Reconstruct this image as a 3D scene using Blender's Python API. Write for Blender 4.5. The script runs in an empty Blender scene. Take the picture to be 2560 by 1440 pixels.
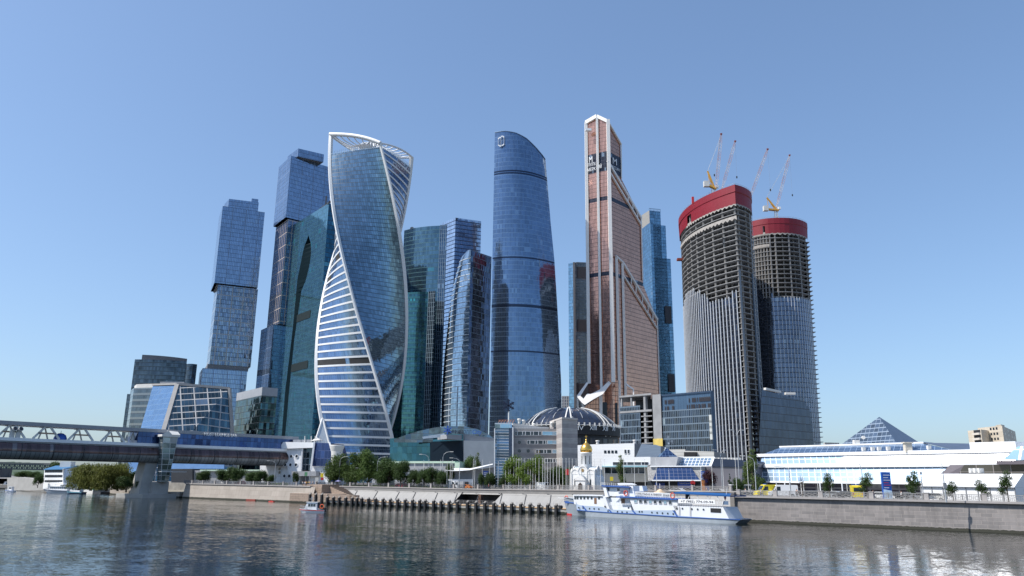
import bpy, bmesh, math, random
from mathutils import Vector, Matrix
random.seed(7)
S = bpy.context.scene
COL = S.collection
R = math.radians
# ------------------------------------------------------------------ camera
FPX = 1920.0; CAMH = 7.6
PITCH = math.atan(0.25); ROLL = math.atan(0.0125)
_F = Vector((0, math.cos(PITCH), math.sin(PITCH)))
_R0 = Vector((1, 0, 0)); _U0 = Vector((0, -math.sin(PITCH), math.cos(PITCH)))
CR = _R0*math.cos(ROLL) + _U0*math.sin(ROLL)
CU = -_R0*math.sin(ROLL) + _U0*math.cos(ROLL)
cd = bpy.data.cameras.new('camera'); cam = bpy.data.objects.new('camera', cd); COL.objects.link(cam)
cd.lens = 27.0; cd.sensor_width = 36.0; cd.clip_start = 0.5; cd.clip_end = 30000
m = Matrix.Identity(4)
for i in range(3):
    m[i][0] = CR[i]; m[i][1] = CU[i]; m[i][2] = -_F[i]
m[2][3] = CAMH
cam.matrix_world = m
S.camera = cam
# ------------------------------------------------------------------ light
SUN_EL = 52.0; SUN_AZ = 255.0          # azimuth: clockwise from +Y
sd = Vector((math.sin(R(SUN_AZ))*math.cos(R(SUN_EL)), math.cos(R(SUN_AZ))*math.cos(R(SUN_EL)), math.sin(R(SUN_EL))))
W = bpy.data.worlds.new('World'); S.world = W; W.use_nodes = True
nt = W.node_tree; bg = nt.nodes['Background']; sk = nt.nodes.new('ShaderNodeTexSky')
sk.sky_type = 'NISHITA'; sk.sun_disc = False; sk.sun_elevation = R(SUN_EL); sk.sun_rotation = R(SUN_AZ)
sk.air_density = 1.0; sk.dust_density = 1.4; sk.ozone_density = 4.0; sk.altitude = 0
_g = nt.nodes.new('ShaderNodeGamma'); _g.inputs[1].default_value = 0.78; nt.links.new(sk.outputs[0], _g.inputs[0])
_v = nt.nodes.new('ShaderNodeVectorMath'); _v.operation = 'MULTIPLY'; _v.inputs[1].default_value = (1.0, 1.13, 1.27)
nt.links.new(_g.outputs[0], _v.inputs[0]); nt.links.new(_v.outputs[0], bg.inputs[0]); bg.inputs[1].default_value = 0.115
sl = bpy.data.lights.new('sun', 'SUN'); so = bpy.data.objects.new('sun', sl); COL.objects.link(so)
sl.energy = 3.5; sl.angle = R(0.5); sl.color = (1.0, 0.95, 0.88)
so.rotation_euler = (-sd).to_track_quat('-Z', 'Y').to_euler()
S.view_settings.view_transform = 'Standard'; S.view_settings.look = 'None'
S.view_settings.exposure = 0.8; S.view_settings.gamma = 1.0
# ------------------------------------------------------------------ pixel helpers (photo pixels -> world)
def ray(px, py): return _F + CR*((px-1280)/FPX) + CU*((720-py)/FPX)
def at(px, py, Y):
    d = ray(px, py); k = Y/d.y
    return Vector((d.x*k, Y, CAMH + d.z*k))
def onz(px, py, z):
    d = ray(px, py); k = (z-CAMH)/d.z
    return Vector((d.x*k, d.y*k, z))
def hor(px): return 1200 + 0.0125*(px-1280)
class Plane:
    """vertical plane through two ground points; e = to the right, n = towards the camera"""
    def __init__(s, P, Q):
        s.P = Vector((P[0], P[1], 0)); s.Q = Vector((Q[0], Q[1], 0))
        s.e = (s.Q-s.P).normalized(); s.n = Vector((s.e.y, -s.e.x, 0))
    def sz(s, px, py, off=0.0):
        d = ray(px, py); o = Vector((0, 0, CAMH)); P = s.P + s.n*off
        k = (P-o).dot(s.n)/d.dot(s.n); p = o + d*k
        return (p-s.P).dot(s.e), p.z
    def w(s, a, z, off=0.0):
        p = s.P + s.e*a + s.n*off; return Vector((p.x, p.y, z))
    def p(s, px, py, off=0.0):
        a, z = s.sz(px, py, off); return s.w(a, z, off)
# ------------------------------------------------------------------ materials
MATS = {}
def _n(nt, t, **k):
    n = nt.nodes.new(t)
    for a, b in k.items(): setattr(n, a, b)
    return n
def _math(nt, op, a, b=None, c=None):
    n = nt.nodes.new('ShaderNodeMath'); n.operation = op
    for i, v in enumerate((a, b, c)):
        if v is None: continue
        if isinstance(v, (int, float)): n.inputs[i].default_value = v
        else: nt.links.new(v, n.inputs[i])
    return n.outputs[0]
def _mix(nt, f, a, b):
    n = nt.nodes.new('ShaderNodeMix'); n.data_type = 'RGBA'
    for i, v in ((0, f), (6, a), (7, b)):
        if isinstance(v, (int, float)): n.inputs[i].default_value = v
        elif isinstance(v, tuple): n.inputs[i].default_value = (*v, 1) if len(v) == 3 else v
        else: nt.links.new(v, n.inputs[i])
    return n.outputs[2]
def newmat(name):
    m = bpy.data.materials.new(name); m.use_nodes = True
    return m, m.node_tree, m.node_tree.nodes['Principled BSDF']
def mat(name, col, rough=0.6, metal=0.0, var=0.15, scale=0.5, bump=0.0, spec=0.5, dirt=0.0):
    if name in MATS: return MATS[name]
    m, nt, b = newmat(name)
    tc = _n(nt, 'ShaderNodeTexCoord'); no = _n(nt, 'ShaderNodeTexNoise')
    no.inputs['Scale'].default_value = scale; no.inputs['Detail'].default_value = 6
    nt.links.new(tc.outputs['Object'], no.inputs['Vector'])
    f = _math(nt, 'MULTIPLY_ADD', no.outputs[0], 2*var*1.6, 1-var*1.6)
    hs = _n(nt, 'ShaderNodeHueSaturation'); hs.inputs['Color'].default_value = (*col, 1)
    nt.links.new(f, hs.inputs['Value']); nt.links.new(hs.outputs[0], b.inputs['Base Color'])
    b.inputs['Roughness'].default_value = rough; b.inputs['Metallic'].default_value = metal
    b.inputs['Specular IOR Level'].default_value = spec
    if bump:
        bp = _n(nt, 'ShaderNodeBump'); bp.inputs['Strength'].default_value = bump; bp.inputs['Distance'].default_value = 0.1
        nt.links.new(no.outputs[0], bp.inputs['Height']); nt.links.new(bp.outputs[0], b.inputs['Normal'])
    MATS[name] = m; return m
def facade(name, col, pw, fh, line=(.05, .07, .1), lw=.12, lh=.3, sp=0.0, spcol=(.1, .13, .18), rough=.07, metal=.85,
           tilt=.012, wave=.01, bands=(), bandcol=(.03, .035, .045), var=.3, blind=.04, blindcol=(.3, .38, .45), lmetal=0.0, lrough=.45,
           gu=0.0, gw=.5, gv=0.0, gcol=(.5, .5, .5), wscale=.04):
    """curtain wall: panes pw x fh metres read from UV (metres); lines, spandrels, dark plant-room bands, coarse grid gu x gv"""
    if name in MATS: return MATS[name]
    m, nt, b = newmat(name)
    uv = _n(nt, 'ShaderNodeUVMap'); sep = _n(nt, 'ShaderNodeSeparateXYZ'); nt.links.new(uv.outputs[0], sep.inputs[0])
    u, v = sep.outputs[0], sep.outputs[1]
    U = _math(nt, 'DIVIDE', u, pw); V = _math(nt, 'DIVIDE', v, fh)
    fu = _math(nt, 'FRACT', U); fv = _math(nt, 'FRACT', V)
    lu = _math(nt, 'LESS_THAN', fu, lw/pw); lv = _math(nt, 'LESS_THAN', fv, lh/fh)
    ln = _math(nt, 'MAXIMUM', lu, lv)
    cb = _n(nt, 'ShaderNodeCombineXYZ'); nt.links.new(_math(nt, 'FLOOR', U), cb.inputs[0]); nt.links.new(_math(nt, 'FLOOR', V), cb.inputs[1])
    wn = _n(nt, 'ShaderNodeTexWhiteNoise', noise_dimensions='2D'); nt.links.new(cb.outputs[0], wn.inputs['Vector'])
    tc = _n(nt, 'ShaderNodeTexCoord'); n2 = _n(nt, 'ShaderNodeTexNoise'); n2.inputs['Scale'].default_value = wscale
    n2.inputs['Detail'].default_value = 2; nt.links.new(tc.outputs['Object'], n2.inputs['Vector'])
    n5 = _n(nt, 'ShaderNodeTexNoise'); n5.inputs['Scale'].default_value = .22; n5.inputs['Detail'].default_value = 3  # stretched streaks put into the pane colour, imitating broken reflections
    mp5 = _n(nt, 'ShaderNodeMapping'); mp5.inputs['Scale'].default_value = (.35, 1.2, 1); nt.links.new(uv.outputs[0], mp5.inputs[0]); nt.links.new(mp5.outputs[0], n5.inputs['Vector'])
    val = _math(nt, 'ADD', _math(nt, 'MULTIPLY_ADD', wn.outputs[0], var*1.2, 1-var*.6), _math(nt, 'ADD', _math(nt, 'MULTIPLY_ADD', n2.outputs[0], var*1.5, -var*.75), _math(nt, 'MULTIPLY_ADD', n5.outputs[0], var*1.3, -var*.65)))
    hs = _n(nt, 'ShaderNodeHueSaturation'); hs.inputs['Color'].default_value = (*col, 1); nt.links.new(val, hs.inputs['Value'])
    c = hs.outputs[0]
    # blinds: short runs of lighter panes
    cb3 = _n(nt, 'ShaderNodeCombineXYZ'); nt.links.new(_math(nt, 'FLOOR', _math(nt, 'DIVIDE', u, pw*3)), cb3.inputs[0]); nt.links.new(_math(nt, 'FLOOR', V), cb3.inputs[1])
    wn3 = _n(nt, 'ShaderNodeTexWhiteNoise', noise_dimensions='2D'); nt.links.new(cb3.outputs[0], wn3.inputs['Vector'])
    bl = _math(nt, 'MULTIPLY', _math(nt, 'GREATER_THAN', _math(nt, 'MULTIPLY', wn3.outputs[0], _math(nt, 'MULTIPLY_ADD', wn.outputs[0], .12, .88)), 1-blind*2.0), .75)
    c = _mix(nt, bl, c, blindcol)
    solid = ln
    if sp:
        s_ = _math(nt, 'LESS_THAN', fv, sp); c = _mix(nt, s_, c, spcol)
    c = _mix(nt, ln, c, line)
    if gu or gv:
        g = None
        if gu: g = _math(nt, 'LESS_THAN', _math(nt, 'FRACT', _math(nt, 'DIVIDE', u, gu)), gw/gu)
        if gv:
            g2 = _math(nt, 'LESS_THAN', _math(nt, 'FRACT', _math(nt, 'DIVIDE', v, gv)), gw/gv)
            g = g2 if g is None else _math(nt, 'MAXIMUM', g, g2)
        c = _mix(nt, g, c, gcol); solid = _math(nt, 'MAXIMUM', solid, g)
    for (z0, z1) in bands:
        t = _math(nt, 'MULTIPLY', _math(nt, 'GREATER_THAN', v, z0), _math(nt, 'LESS_THAN', v, z1))
        c = _mix(nt, t, c, bandcol); solid = _math(nt, 'MAXIMUM', solid, t)
    nt.links.new(c, b.inputs['Base Color'])
    nt.links.new(_math(nt, 'MULTIPLY_ADD', solid, lmetal-metal, metal), b.inputs['Metallic'])
    nt.links.new(_math(nt, 'MULTIPLY_ADD', solid, lrough-rough, rough), b.inputs['Roughness'])
    ge = _n(nt, 'ShaderNodeNewGeometry')
    def vm(op, a, bb):
        n = _n(nt, 'ShaderNodeVectorMath', operation=op)
        for i, q in enumerate((a, bb)):
            if isinstance(q, tuple): n.inputs[i].default_value = q
            elif q is not None: nt.links.new(q, n.inputs[i])
        return n.outputs[0]
    r1 = vm('MULTIPLY', vm('SUBTRACT', wn.outputs[1], (.5, .5, .5)), (tilt, tilt, tilt))
    n3 = _n(nt, 'ShaderNodeTexNoise'); n3.inputs['Scale'].default_value = .35; n3.inputs['Detail'].default_value = 1
    nt.links.new(tc.outputs['Object'], n3.inputs['Vector'])
    r2 = vm('MULTIPLY', vm('SUBTRACT', n3.outputs[1], (.5, .5, .5)), (wave, wave, wave))
    nn = vm('NORMALIZE', vm('ADD', vm('ADD', ge.outputs['Normal'], r1), r2), None)
    nt.links.new(nn, b.inputs['Normal'])
    MATS[name] = m; return m
# ------------------------------------------------------------------ mesh builder
ORG = {}
class MB:
    def __init__(s): s.v = []; s.f = []; s.u = []; s.m = []; s.sm = []
    def face(s, pts, mi=0, uv=None, smooth=False):
        pts = [Vector(p) for p in pts]; k = len(s.v); s.v += pts
        s.f.append(tuple(range(k, k+len(pts)))); s.m.append(mi); s.sm.append(smooth)
        if uv is None:
            n = Vector((0, 0, 0))
            for i in range(len(pts)):
                a, b = pts[i], pts[(i+1) % len(pts)]
                n += Vector(((a.y-b.y)*(a.z+b.z), (a.z-b.z)*(a.x+b.x), (a.x-b.x)*(a.y+b.y)))
            if n.length > 0: n.normalize()
            if abs(n.z) > .95: uv = [(p.x, p.y) for p in pts]
            else:
                t = Vector((-n.y, n.x, 0)).normalized(); w = n.cross(t)
                uv = [(p.dot(t), p.dot(w)) if abs(n.z) > .1 else (p.dot(t), p.z) for p in pts]
        s.u.append(uv)
    def grid(s, fn, nu, nv, mi=0, uvf=None, smooth=True, flip=False):
        g = [[Vector(fn(i/nu, j/nv)) for j in range(nv+1)] for i in range(nu+1)]
        k = len(s.v); L = [0]*(nu+1)
        for i in range(1, nu+1):
            a, b = g[i-1][nv//2], g[i][nv//2]; L[i] = L[i-1] + math.hypot(a.x-b.x, a.y-b.y)
        for i in range(nu+1):
            for j in range(nv+1): s.v.append(g[i][j])
        idx = lambda i, j: k + i*(nv+1) + j
        for i in range(nu):
            for j in range(nv):
                q = [(i, j), (i+1, j), (i+1, j+1), (i, j+1)]
                if flip: q = q[::-1]
                s.f.append(tuple(idx(*t) for t in q)); s.m.append(mi); s.sm.append(smooth)
                s.u.append([uvf(a/nu, b/nv, g[a][b]) if uvf else (L[a], g[a][b].z) for a, b in q])
        return g
    def walls(s, top, bot, mi=0, closed=True, smooth=False, u0=0.0, flip=False):
        """top, bot: equal-length lists of 3D points, counter-clockwise seen from above"""
        n = len(top); u = u0
        for i in range(n if closed else n-1):
            j = (i+1) % n; L = math.hypot(bot[j].x-bot[i].x, bot[j].y-bot[i].y)
            pts = [bot[i], bot[j], top[j], top[i]]; uv = [(u, pts[0].z), (u+L, pts[1].z), (u+L, pts[2].z), (u, pts[3].z)]
            if flip: pts = pts[::-1]; uv = uv[::-1]
            s.face(pts, mi, uv, smooth); u += L
    def prism(s, pts, z0, z1, mi=0, mt=None, smooth=False, bottom=True):
        P = [(p[0], p[1]) for p in pts]
        if sum(P[i][0]*P[(i+1) % len(P)][1]-P[(i+1) % len(P)][0]*P[i][1] for i in range(len(P))) < 0: P = P[::-1]
        top = [Vector((x, y, z1)) for x, y in P]; bot = [Vector((x, y, z0)) for x, y in P]
        s.walls(top, bot, mi, smooth=smooth); s.face(top, mi if mt is None else mt)
        if bottom: s.face(bot[::-1], mi if mt is None else mt)
    def box(s, c, size, rz=0.0, mi=0):
        cx, cy, cz = c; hx, hy, hz = size[0]/2, size[1]/2, size[2]/2; ca, sa = math.cos(rz), math.sin(rz)
        P = [(cx+x*ca-y*sa, cy+x*sa+y*ca) for x, y in ((-hx, -hy), (hx, -hy), (hx, hy), (-hx, hy))]
        s.prism(P, cz-hz, cz+hz, mi)
    def bar(s, a, b, w, h=None, mi=0, up=(0, 0, 1)):
        a, b = Vector(a), Vector(b); h = h or w; d = (b-a)
        if d.length < 1e-6: return
        d.normalize(); up = Vector(up)
        if abs(d.dot(up)) > .99: up = Vector((0, 1, 0))
        x = d.cross(up).normalized()*(w/2); y = x.cross(d).normalized()*(h/2)
        q = [a-x-y, a+x-y, a+x+y, a-x+y]; r = [b-x-y, b+x-y, b+x+y, b-x+y]
        for i in range(4): j = (i+1) % 4; s.face([q[j], q[i], r[i], r[j]], mi)
        s.face(q, mi); s.face(r[::-1], mi)
    def tube(s, pts, rad, n=8, mi=0, caps=True, smooth=True):
        pts = [Vector(p) for p in pts]; rr = rad if isinstance(rad, (list, tuple)) else [rad]*len(pts); rings = []
        for i, p in enumerate(pts):
            d = (pts[min(i+1, len(pts)-1)]-pts[max(i-1, 0)]).normalized()
            up = Vector((0, 0, 1)) if abs(d.z) < .95 else Vector((0, 1, 0))
            x = d.cross(up).normalized(); y = x.cross(d)
            rings.append([p + (x*math.cos(2*math.pi*k/n)+y*math.sin(2*math.pi*k/n))*rr[i] for k in range(n)])
        k0 = len(s.v)
        for r_ in rings: s.v += r_
        for i in range(len(pts)-1):
            for k in range(n):
                a = k0+i*n+k; b = k0+i*n+(k+1) % n
                s.f.append((b, a, a+n, b+n)); s.m.append(mi); s.sm.append(smooth); s.u.append([(k, i), (k+1, i), (k+1, i+1), (k, i+1)])
        if caps: s.face(rings[0], mi); s.face(rings[-1][::-1], mi)
    def lathe(s, prof, c=(0, 0, 0), n=24, mi=0, a0=0.0, a1=2*math.pi, smooth=True):
        c = Vector(c)
        s.grid(lambda i, j: c + Vector((lerp(prof, j)[0]*math.cos(a0+(a1-a0)*i), lerp(prof, j)[0]*math.sin(a0+(a1-a0)*i), lerp(prof, j)[1])), n, len(prof)-1, mi, smooth=smooth)
    def build(s, name, mats, parent=None, org=None):
        if not isinstance(mats, (list, tuple)): mats = [mats]
        if parent is not None: org = ORG.get(parent.name, Vector((0, 0, 0)))
        org = Vector(org) if org is not None else Vector((0, 0, 0))
        me = bpy.data.meshes.new(name); me.from_pydata([tuple(p-org) for p in s.v], [], s.f)
        for mt in mats: me.materials.append(mt)
        uvl = me.uv_layers.new(name='UVMap'); flat = [c for f in s.u for q in f for c in q]
        uvl.data.foreach_set('uv', flat)
        me.polygons.foreach_set('material_index', s.m); me.polygons.foreach_set('use_smooth', s.sm)
        me.validate(); me.update()
        o = bpy.data.objects.new(name, me); COL.objects.link(o)
        if parent is not None: o.parent = parent; ORG[o.name] = org
        else: o.location = org; ORG[o.name] = org
        return o
def lerp(prof, j):
    x = j*(len(prof)-1); i = min(int(x+1e-9), len(prof)-2); f = x-i
    return tuple(a+(b-a)*f for a, b in zip(prof[i], prof[i+1]))
def interp(pts, x):
    """piecewise linear, pts sorted by first value"""
    if x <= pts[0][0]: return pts[0][1]
    for (a, b), (c, d) in zip(pts, pts[1:]):
        if x <= c: return b + (d-b)*(x-a)/(c-a)
    return pts[-1][1]
def thing(name, label, cat, loc=(0, 0, 0), group=None):
    o = bpy.data.objects.new(name, None); COL.objects.link(o); o.location = loc; o.empty_display_size = .1
    o['label'] = label; o['category'] = cat
    if group: o['group'] = group
    ORG[o.name] = Vector(loc); return o
def tag(o, label=None, cat=None, group=None, kind=None):
    if label: o['label'] = label
    if cat: o['category'] = cat
    if group: o['group'] = group
    if kind: o['kind'] = kind
    return o
KIDS = {}
def kids(o):
    return [c for c in bpy.data.objects if c.parent == o]
def copy_tree(o, loc=None, rz=None, sc=None, label=None, tree=None):
    def rec(src, par):
        c = src.copy(); COL.objects.link(c)
        if par is not None: c.parent = par
        for ch in tree_of[src.name]: rec(ch, c)
        return c
    tree_of = TREES.get(o.name)
    if tree_of is None:
        tree_of = {}; st = [o]
        while st:
            q = st.pop(); tree_of[q.name] = kids(q); st += tree_of[q.name]
        TREES[o.name] = tree_of
    r = rec(o, None)
    if loc is not None: r.location = loc
    if rz is not None: r.rotation_euler = (0, 0, rz)
    if sc is not None: r.scale = sc if isinstance(sc, (tuple, list)) else (sc, sc, sc)
    if label: r['label'] = label
    return r
TREES = {}
class Placer:
    """first call moves the prototype itself, later calls copy it"""
    def __init__(s, proto): s.p = proto; s.used = False
    def __call__(s, loc, rz=0.0, sc=1.0, label=None):
        if not s.used:
            s.used = True; TREES.pop(s.p.name, None)
            o = s.p; kk = {}; st = [o]
            while st:
                q = st.pop(); kk[q.name] = kids(q); st += kk[q.name]
            TREES[o.name] = kk
            o.location = loc; o.rotation_euler = (0, 0, rz); o.scale = (sc, sc, sc) if isinstance(sc, (int, float)) else sc
            if label: o['label'] = label
            return o
        return copy_tree(s.p, loc, rz, sc, label)
def struct(o): o['kind'] = 'structure'; return o
def text_on(pl, txt, px0, px1, py, hpx, name, m, parent, off=0.3, depth=.15, slant=0.0, hm=None):
    """raised lettering on a vertical plane: runs from px0 to px1, baseline at py, cap height hpx pixels"""
    cu = bpy.data.curves.new('t', 'FONT'); cu.body = txt; cu.extrude = .05; cu.resolution_u = 3
    to = bpy.data.objects.new('t', cu); COL.objects.link(to)
    dg = bpy.context.evaluated_depsgraph_get(); me = bpy.data.meshes.new_from_object(to.evaluated_get(dg))
    bpy.data.objects.remove(to)
    a0, z0 = pl.sz(px0, py, off); a1, z1 = pl.sz(px1, py, off); mid = (px0+px1)/2
    zb = pl.sz(mid, py, off)[1]; zt = pl.sz(mid, py-hpx, off)[1]
    xs = [v.co.x for v in me.vertices]; ys = [v.co.y for v in me.vertices]
    if not xs: return None
    x0, x1 = min(xs), max(xs); sx = (a1-a0)/(x1-x0); sy = (zt-zb)/.72
    org = ORG.get(parent.name, Vector((0, 0, 0))) if parent else Vector((0, 0, 0))
    for v in me.vertices:
        x, y, z = v.co
        q = pl.w(a0+(x-x0)*sx, z0+(z1-z0)*0 + (zb-z0) + y*sy, off+z/.05*depth/2); v.co = q-org
    me.materials.append(m); o = bpy.data.objects.new(name, me); COL.objects.link(o)
    if parent: o.parent = parent; ORG[o.name] = org
    return o
def poly_on(pl, pts, m, part, t, off=0, th=20, mt=None, bv=None):
    b = MB(); F = [pl.p(x, y, off) for x, y in pts]; bv = Vector(bv) if bv else -pl.n*th; K = [p+bv for p in F]; b.face(F, 0); b.face(K[::-1], 0)
    for i in range(len(F)): j = (i+1) % len(F); b.face([F[j], F[i], K[i], K[j]], 1 if mt else 0)
    return b.build(part, [m]+([mt] if mt else []), t)
GZ = 4.8      # level of the embankment road
# ------------------------------------------------------------------ common materials
M = dict(
 white=mat('white_paint', (.78, .79, .8), .45, var=.05, scale=.4),
 offwhite=mat('offwhite_panels', (.62, .61, .58), .55, var=.1, scale=.3),
 grey=mat('grey_paint', (.3, .31, .33), .5, var=.1),
 midgrey=mat('mid_grey', (.16, .165, .18), .6, var=.15),
 dark=mat('dark_grey', (.035, .038, .045), .5, var=.2),
 black=mat('near_black', (.012, .012, .014), .6),
 steel=mat('galvanised_steel', (.42, .44, .46), .4, .3, var=.1),
 concrete=mat('concrete', (.36, .35, .33), .85, var=.18, scale=.35, bump=.3),
 rawconc=mat('raw_concrete', (.265, .27, .28), .85, var=.2, scale=.25, bump=.3),
 conc_dark=mat('shuttering_dark', (.10, .095, .09), .9, var=.3, scale=.3),
 asphalt=mat('asphalt', (.06, .06, .062), .9, var=.2, scale=.8),
 blue=mat('blue_paint', (.03, .1, .42), .4, var=.08),
 red=mat('red_paint', (.5, .03, .03), .5, var=.1),
 orange=mat('orange_paint', (.75, .22, .03), .5, var=.1),
 yellow=mat('yellow_paint', (.8, .62, .04), .4, var=.06),
 gold=mat('gold_leaf', (.85, .5, .12), .25, .9, var=.1),
 glassdark=mat('dark_window_glass', (.03, .045, .065), .06, .3, var=.3, scale=.6, spec=1.0),
 glassblue=mat('sky_window_glass', (.35, .52, .68), .05, .85, var=.15, scale=.6),
 rust=mat('rust_red', (.24, .05, .035), .7, var=.25),
 skin=mat('skin', (.45, .27, .19), .6),
)
# water
def water_mat():
    m, nt, b = newmat('river_water')
    b.inputs['Base Color'].default_value = (.010, .014, .012, 1); b.inputs['Roughness'].default_value = .06
    b.inputs['IOR'].default_value = 1.33
    tc = _n(nt, 'ShaderNodeTexCoord'); mp = _n(nt, 'ShaderNodeMapping'); nt.links.new(tc.outputs['Object'], mp.inputs[0])
    mp.inputs['Rotation'].default_value = (0, 0, R(20)); mp.inputs['Scale'].default_value = (.8, 1.35, 1)
    def vm(op, x, y=None):
        n = _n(nt, 'ShaderNodeVectorMath', operation=op)
        for k, q in enumerate((x, y)):
            if q is None: continue
            if isinstance(q, tuple): n.inputs[k].default_value = q
            else: nt.links.new(q, n.inputs[k])
        return n.outputs[0]
    # calm and ruffled patches scale the wave slopes
    n = _n(nt, 'ShaderNodeTexNoise'); n.inputs['Scale'].default_value = .02; n.inputs['Detail'].default_value = 4
    mp2 = _n(nt, 'ShaderNodeMapping'); mp2.inputs['Scale'].default_value = (.5, 2.2, 1); nt.links.new(tc.outputs['Object'], mp2.inputs[0]); nt.links.new(mp2.outputs[0], n.inputs['Vector'])
    st = _math(nt, 'MAXIMUM', _math(nt, 'MULTIPLY_ADD', n.outputs[0], 3.0, -.65), .4)
    tot = None
    for sc, amp, det in ((.18, .04, 2), (.75, .06, 2), (2.6, .095, 2), (8.0, .09, 1)):
        n = _n(nt, 'ShaderNodeTexNoise'); n.inputs['Scale'].default_value = sc; n.inputs['Detail'].default_value = det; n.inputs['Distortion'].default_value = .4
        nt.links.new(mp.outputs[0], n.inputs['Vector']); q = vm('MULTIPLY', vm('SUBTRACT', n.outputs[1], (.5, .5, .5)), (amp*.9, amp*2.0, 0)); tot = q if tot is None else vm('ADD', tot, q)
    cb = _n(nt, 'ShaderNodeCombineXYZ')
    for k in range(3): nt.links.new(st, cb.inputs[k])
    nrm = vm('NORMALIZE', vm('ADD', vm('MULTIPLY', tot, cb.outputs[0]), (0, 0, 1))); nt.links.new(nrm, b.inputs['Normal'])
    return m
w = MB(); w.face([(-2500, -400, 0), (2500, -400, 0), (2500, 3000, 0), (-2500, 3000, 0)])
struct(w.build('river_water', water_mat()))
# stone walls
def stone_mat(name, c1, c2, mortar, bw, bh, msize=.03, wear=.35, rough=.85):
    m, nt, b = newmat(name)
    uv = _n(nt, 'ShaderNodeUVMap'); br = _n(nt, 'ShaderNodeTexBrick'); nt.links.new(uv.outputs[0], br.inputs[0])
    br.inputs['Color1'].default_value = (*c1, 1); br.inputs['Color2'].default_value = (*c2, 1); br.inputs['Mortar'].default_value = (*mortar, 1)
    br.inputs['Scale'].default_value = 1; br.inputs['Brick Width'].default_value = bw; br.inputs['Row Height'].default_value = bh
    br.inputs['Mortar Size'].default_value = msize; br.inputs['Bias'].default_value = 0; br.offset_frequency = 2; br.squash = 1.3; br.squash_frequency = 3
    n = _n(nt, 'ShaderNodeTexNoise'); n.inputs['Scale'].default_value = .12; n.inputs['Detail'].default_value = 8; n.inputs['Roughness'].default_value = .65
    nt.links.new(uv.outputs[0], n.inputs['Vector'])
    n4 = _n(nt, 'ShaderNodeTexNoise'); n4.inputs['Scale'].default_value = 1.5; n4.inputs['Detail'].default_value = 5
    mp = _n(nt, 'ShaderNodeMapping'); mp.inputs['Scale'].default_value = (1, .15, 1); nt.links.new(uv.outputs[0], mp.inputs[0]); nt.links.new(mp.outputs[0], n4.inputs['Vector'])
    hs = _n(nt, 'ShaderNodeHueSaturation'); nt.links.new(br.outputs[0], hs.inputs['Color'])
    val = _math(nt, 'ADD', _math(nt, 'MULTIPLY_ADD', n.outputs[0], wear*3.0, 1-wear*1.5), _math(nt, 'MULTIPLY_ADD', n4.outputs[0], wear*1.6, -wear*.8))
    nt.links.new(val, hs.inputs['Value'])
    # damp band at the water line (wear of the stone itself)
    sp = _n(nt, 'ShaderNodeSeparateXYZ'); nt.links.new(uv.outputs[0], sp.inputs[0])
    wet = _math(nt, 'LESS_THAN', _math(nt, 'MULTIPLY_ADD', n4.outputs[0], -.5, sp.outputs[1]), .22)
    c = _mix(nt, wet, hs.outputs[0], (.035, .035, .025))
    nt.links.new(c, b.inputs['Base Color']); b.inputs['Roughness'].default_value = rough
    bp = _n(nt, 'ShaderNodeBump'); bp.inputs['Strength'].default_value = .5; bp.inputs['Distance'].default_value = .06
    nt.links.new(_math(nt, 'ADD', br.outputs[1], _math(nt, 'MULTIPLY', n4.outputs[0], -.6)), bp.inputs['Height']); bp.invert = True
    nt.links.new(bp.outputs[0], b.inputs['Normal'])
    MATS[name] = m; return m
stoneR = stone_mat('granite_blocks', (.23, .212, .205), (.165, .155, .152), (.29, .26, .24), 1.7, .62)
stoneL = stone_mat('pale_stone_slabs', (.35, .31, .27), (.30, .265, .23), (.24, .20, .17), 3.4, 1.6, .02, .2)
stoneM = stone_mat('pale_concrete_slabs', (.29, .285, .275), (.26, .257, .25), (.16, .155, .15), 9.0, 4.0, .03, .18)
coping = mat('granite_coping', (.33, .31, .30), .8, var=.12, scale=1.0, bump=.2)
pA, pB = onz(459, 1245, 0), onz(768, 1257, 0)
pC, pD = onz(768, 1257.5, 0), onz(1840, 1303.5, 0)
pE = onz(2640, 1338.5, 0)
PA = Plane(pA, pB); PB = Plane(pC, pD); PC = Plane(pD, pE)
LA, LB, LC = (pB-pA).length, (pD-pC).length, (pE-pD).length
# land, one sheet to the horizon; its river edge follows the walls
SET = 12.0
eB0, eB1 = PB.w(0, 0, -SET), PB.w(LB, 0, -SET+1)
land = MB()
low0, low1, low2 = onz(60, 1222.5, 0), onz(240, 1233.5, 0), onz(345, 1241, 0)
nA = Vector((-.12, 1, 0))
edge = [Vector((-3000, 900, 0)), Vector((-600, 640, 0)), low0+Vector((0, 26, 0)), low1+Vector((2, 26, 0)), low2+Vector((14, 22, 0)), pA+Vector((-1, 16, 0)), pA+Vector((.6, 1.2, 0)), pB-PA.n*1.2, eB0+Vector((-3, 2, 0)), eB0, eB1, pD-PC.n*1.2, pE-PC.n*1.2, pE-PC.n*1.2+PC.e*2400]
far = [Vector((6000, 9000, 0)), Vector((-9000, 9000, 0))]
poly = [Vector((p.x, p.y, GZ)) for p in edge+far]
land.face(poly)
struct(land.build('ground', mat('paved_ground', (.17, .165, .155), .9, var=.2, scale=.05)))
# near bank behind and beside the viewer
nb = MB(); nb.prism([(-2500, -400), (2500, -400), (2500, -3), (-2500, -3)], -1, 5.6)
nb.build('near_bank', mat('near_bank_paving', (.14, .15, .12), .9, var=.3, scale=.05))['kind'] = 'structure'
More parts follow.
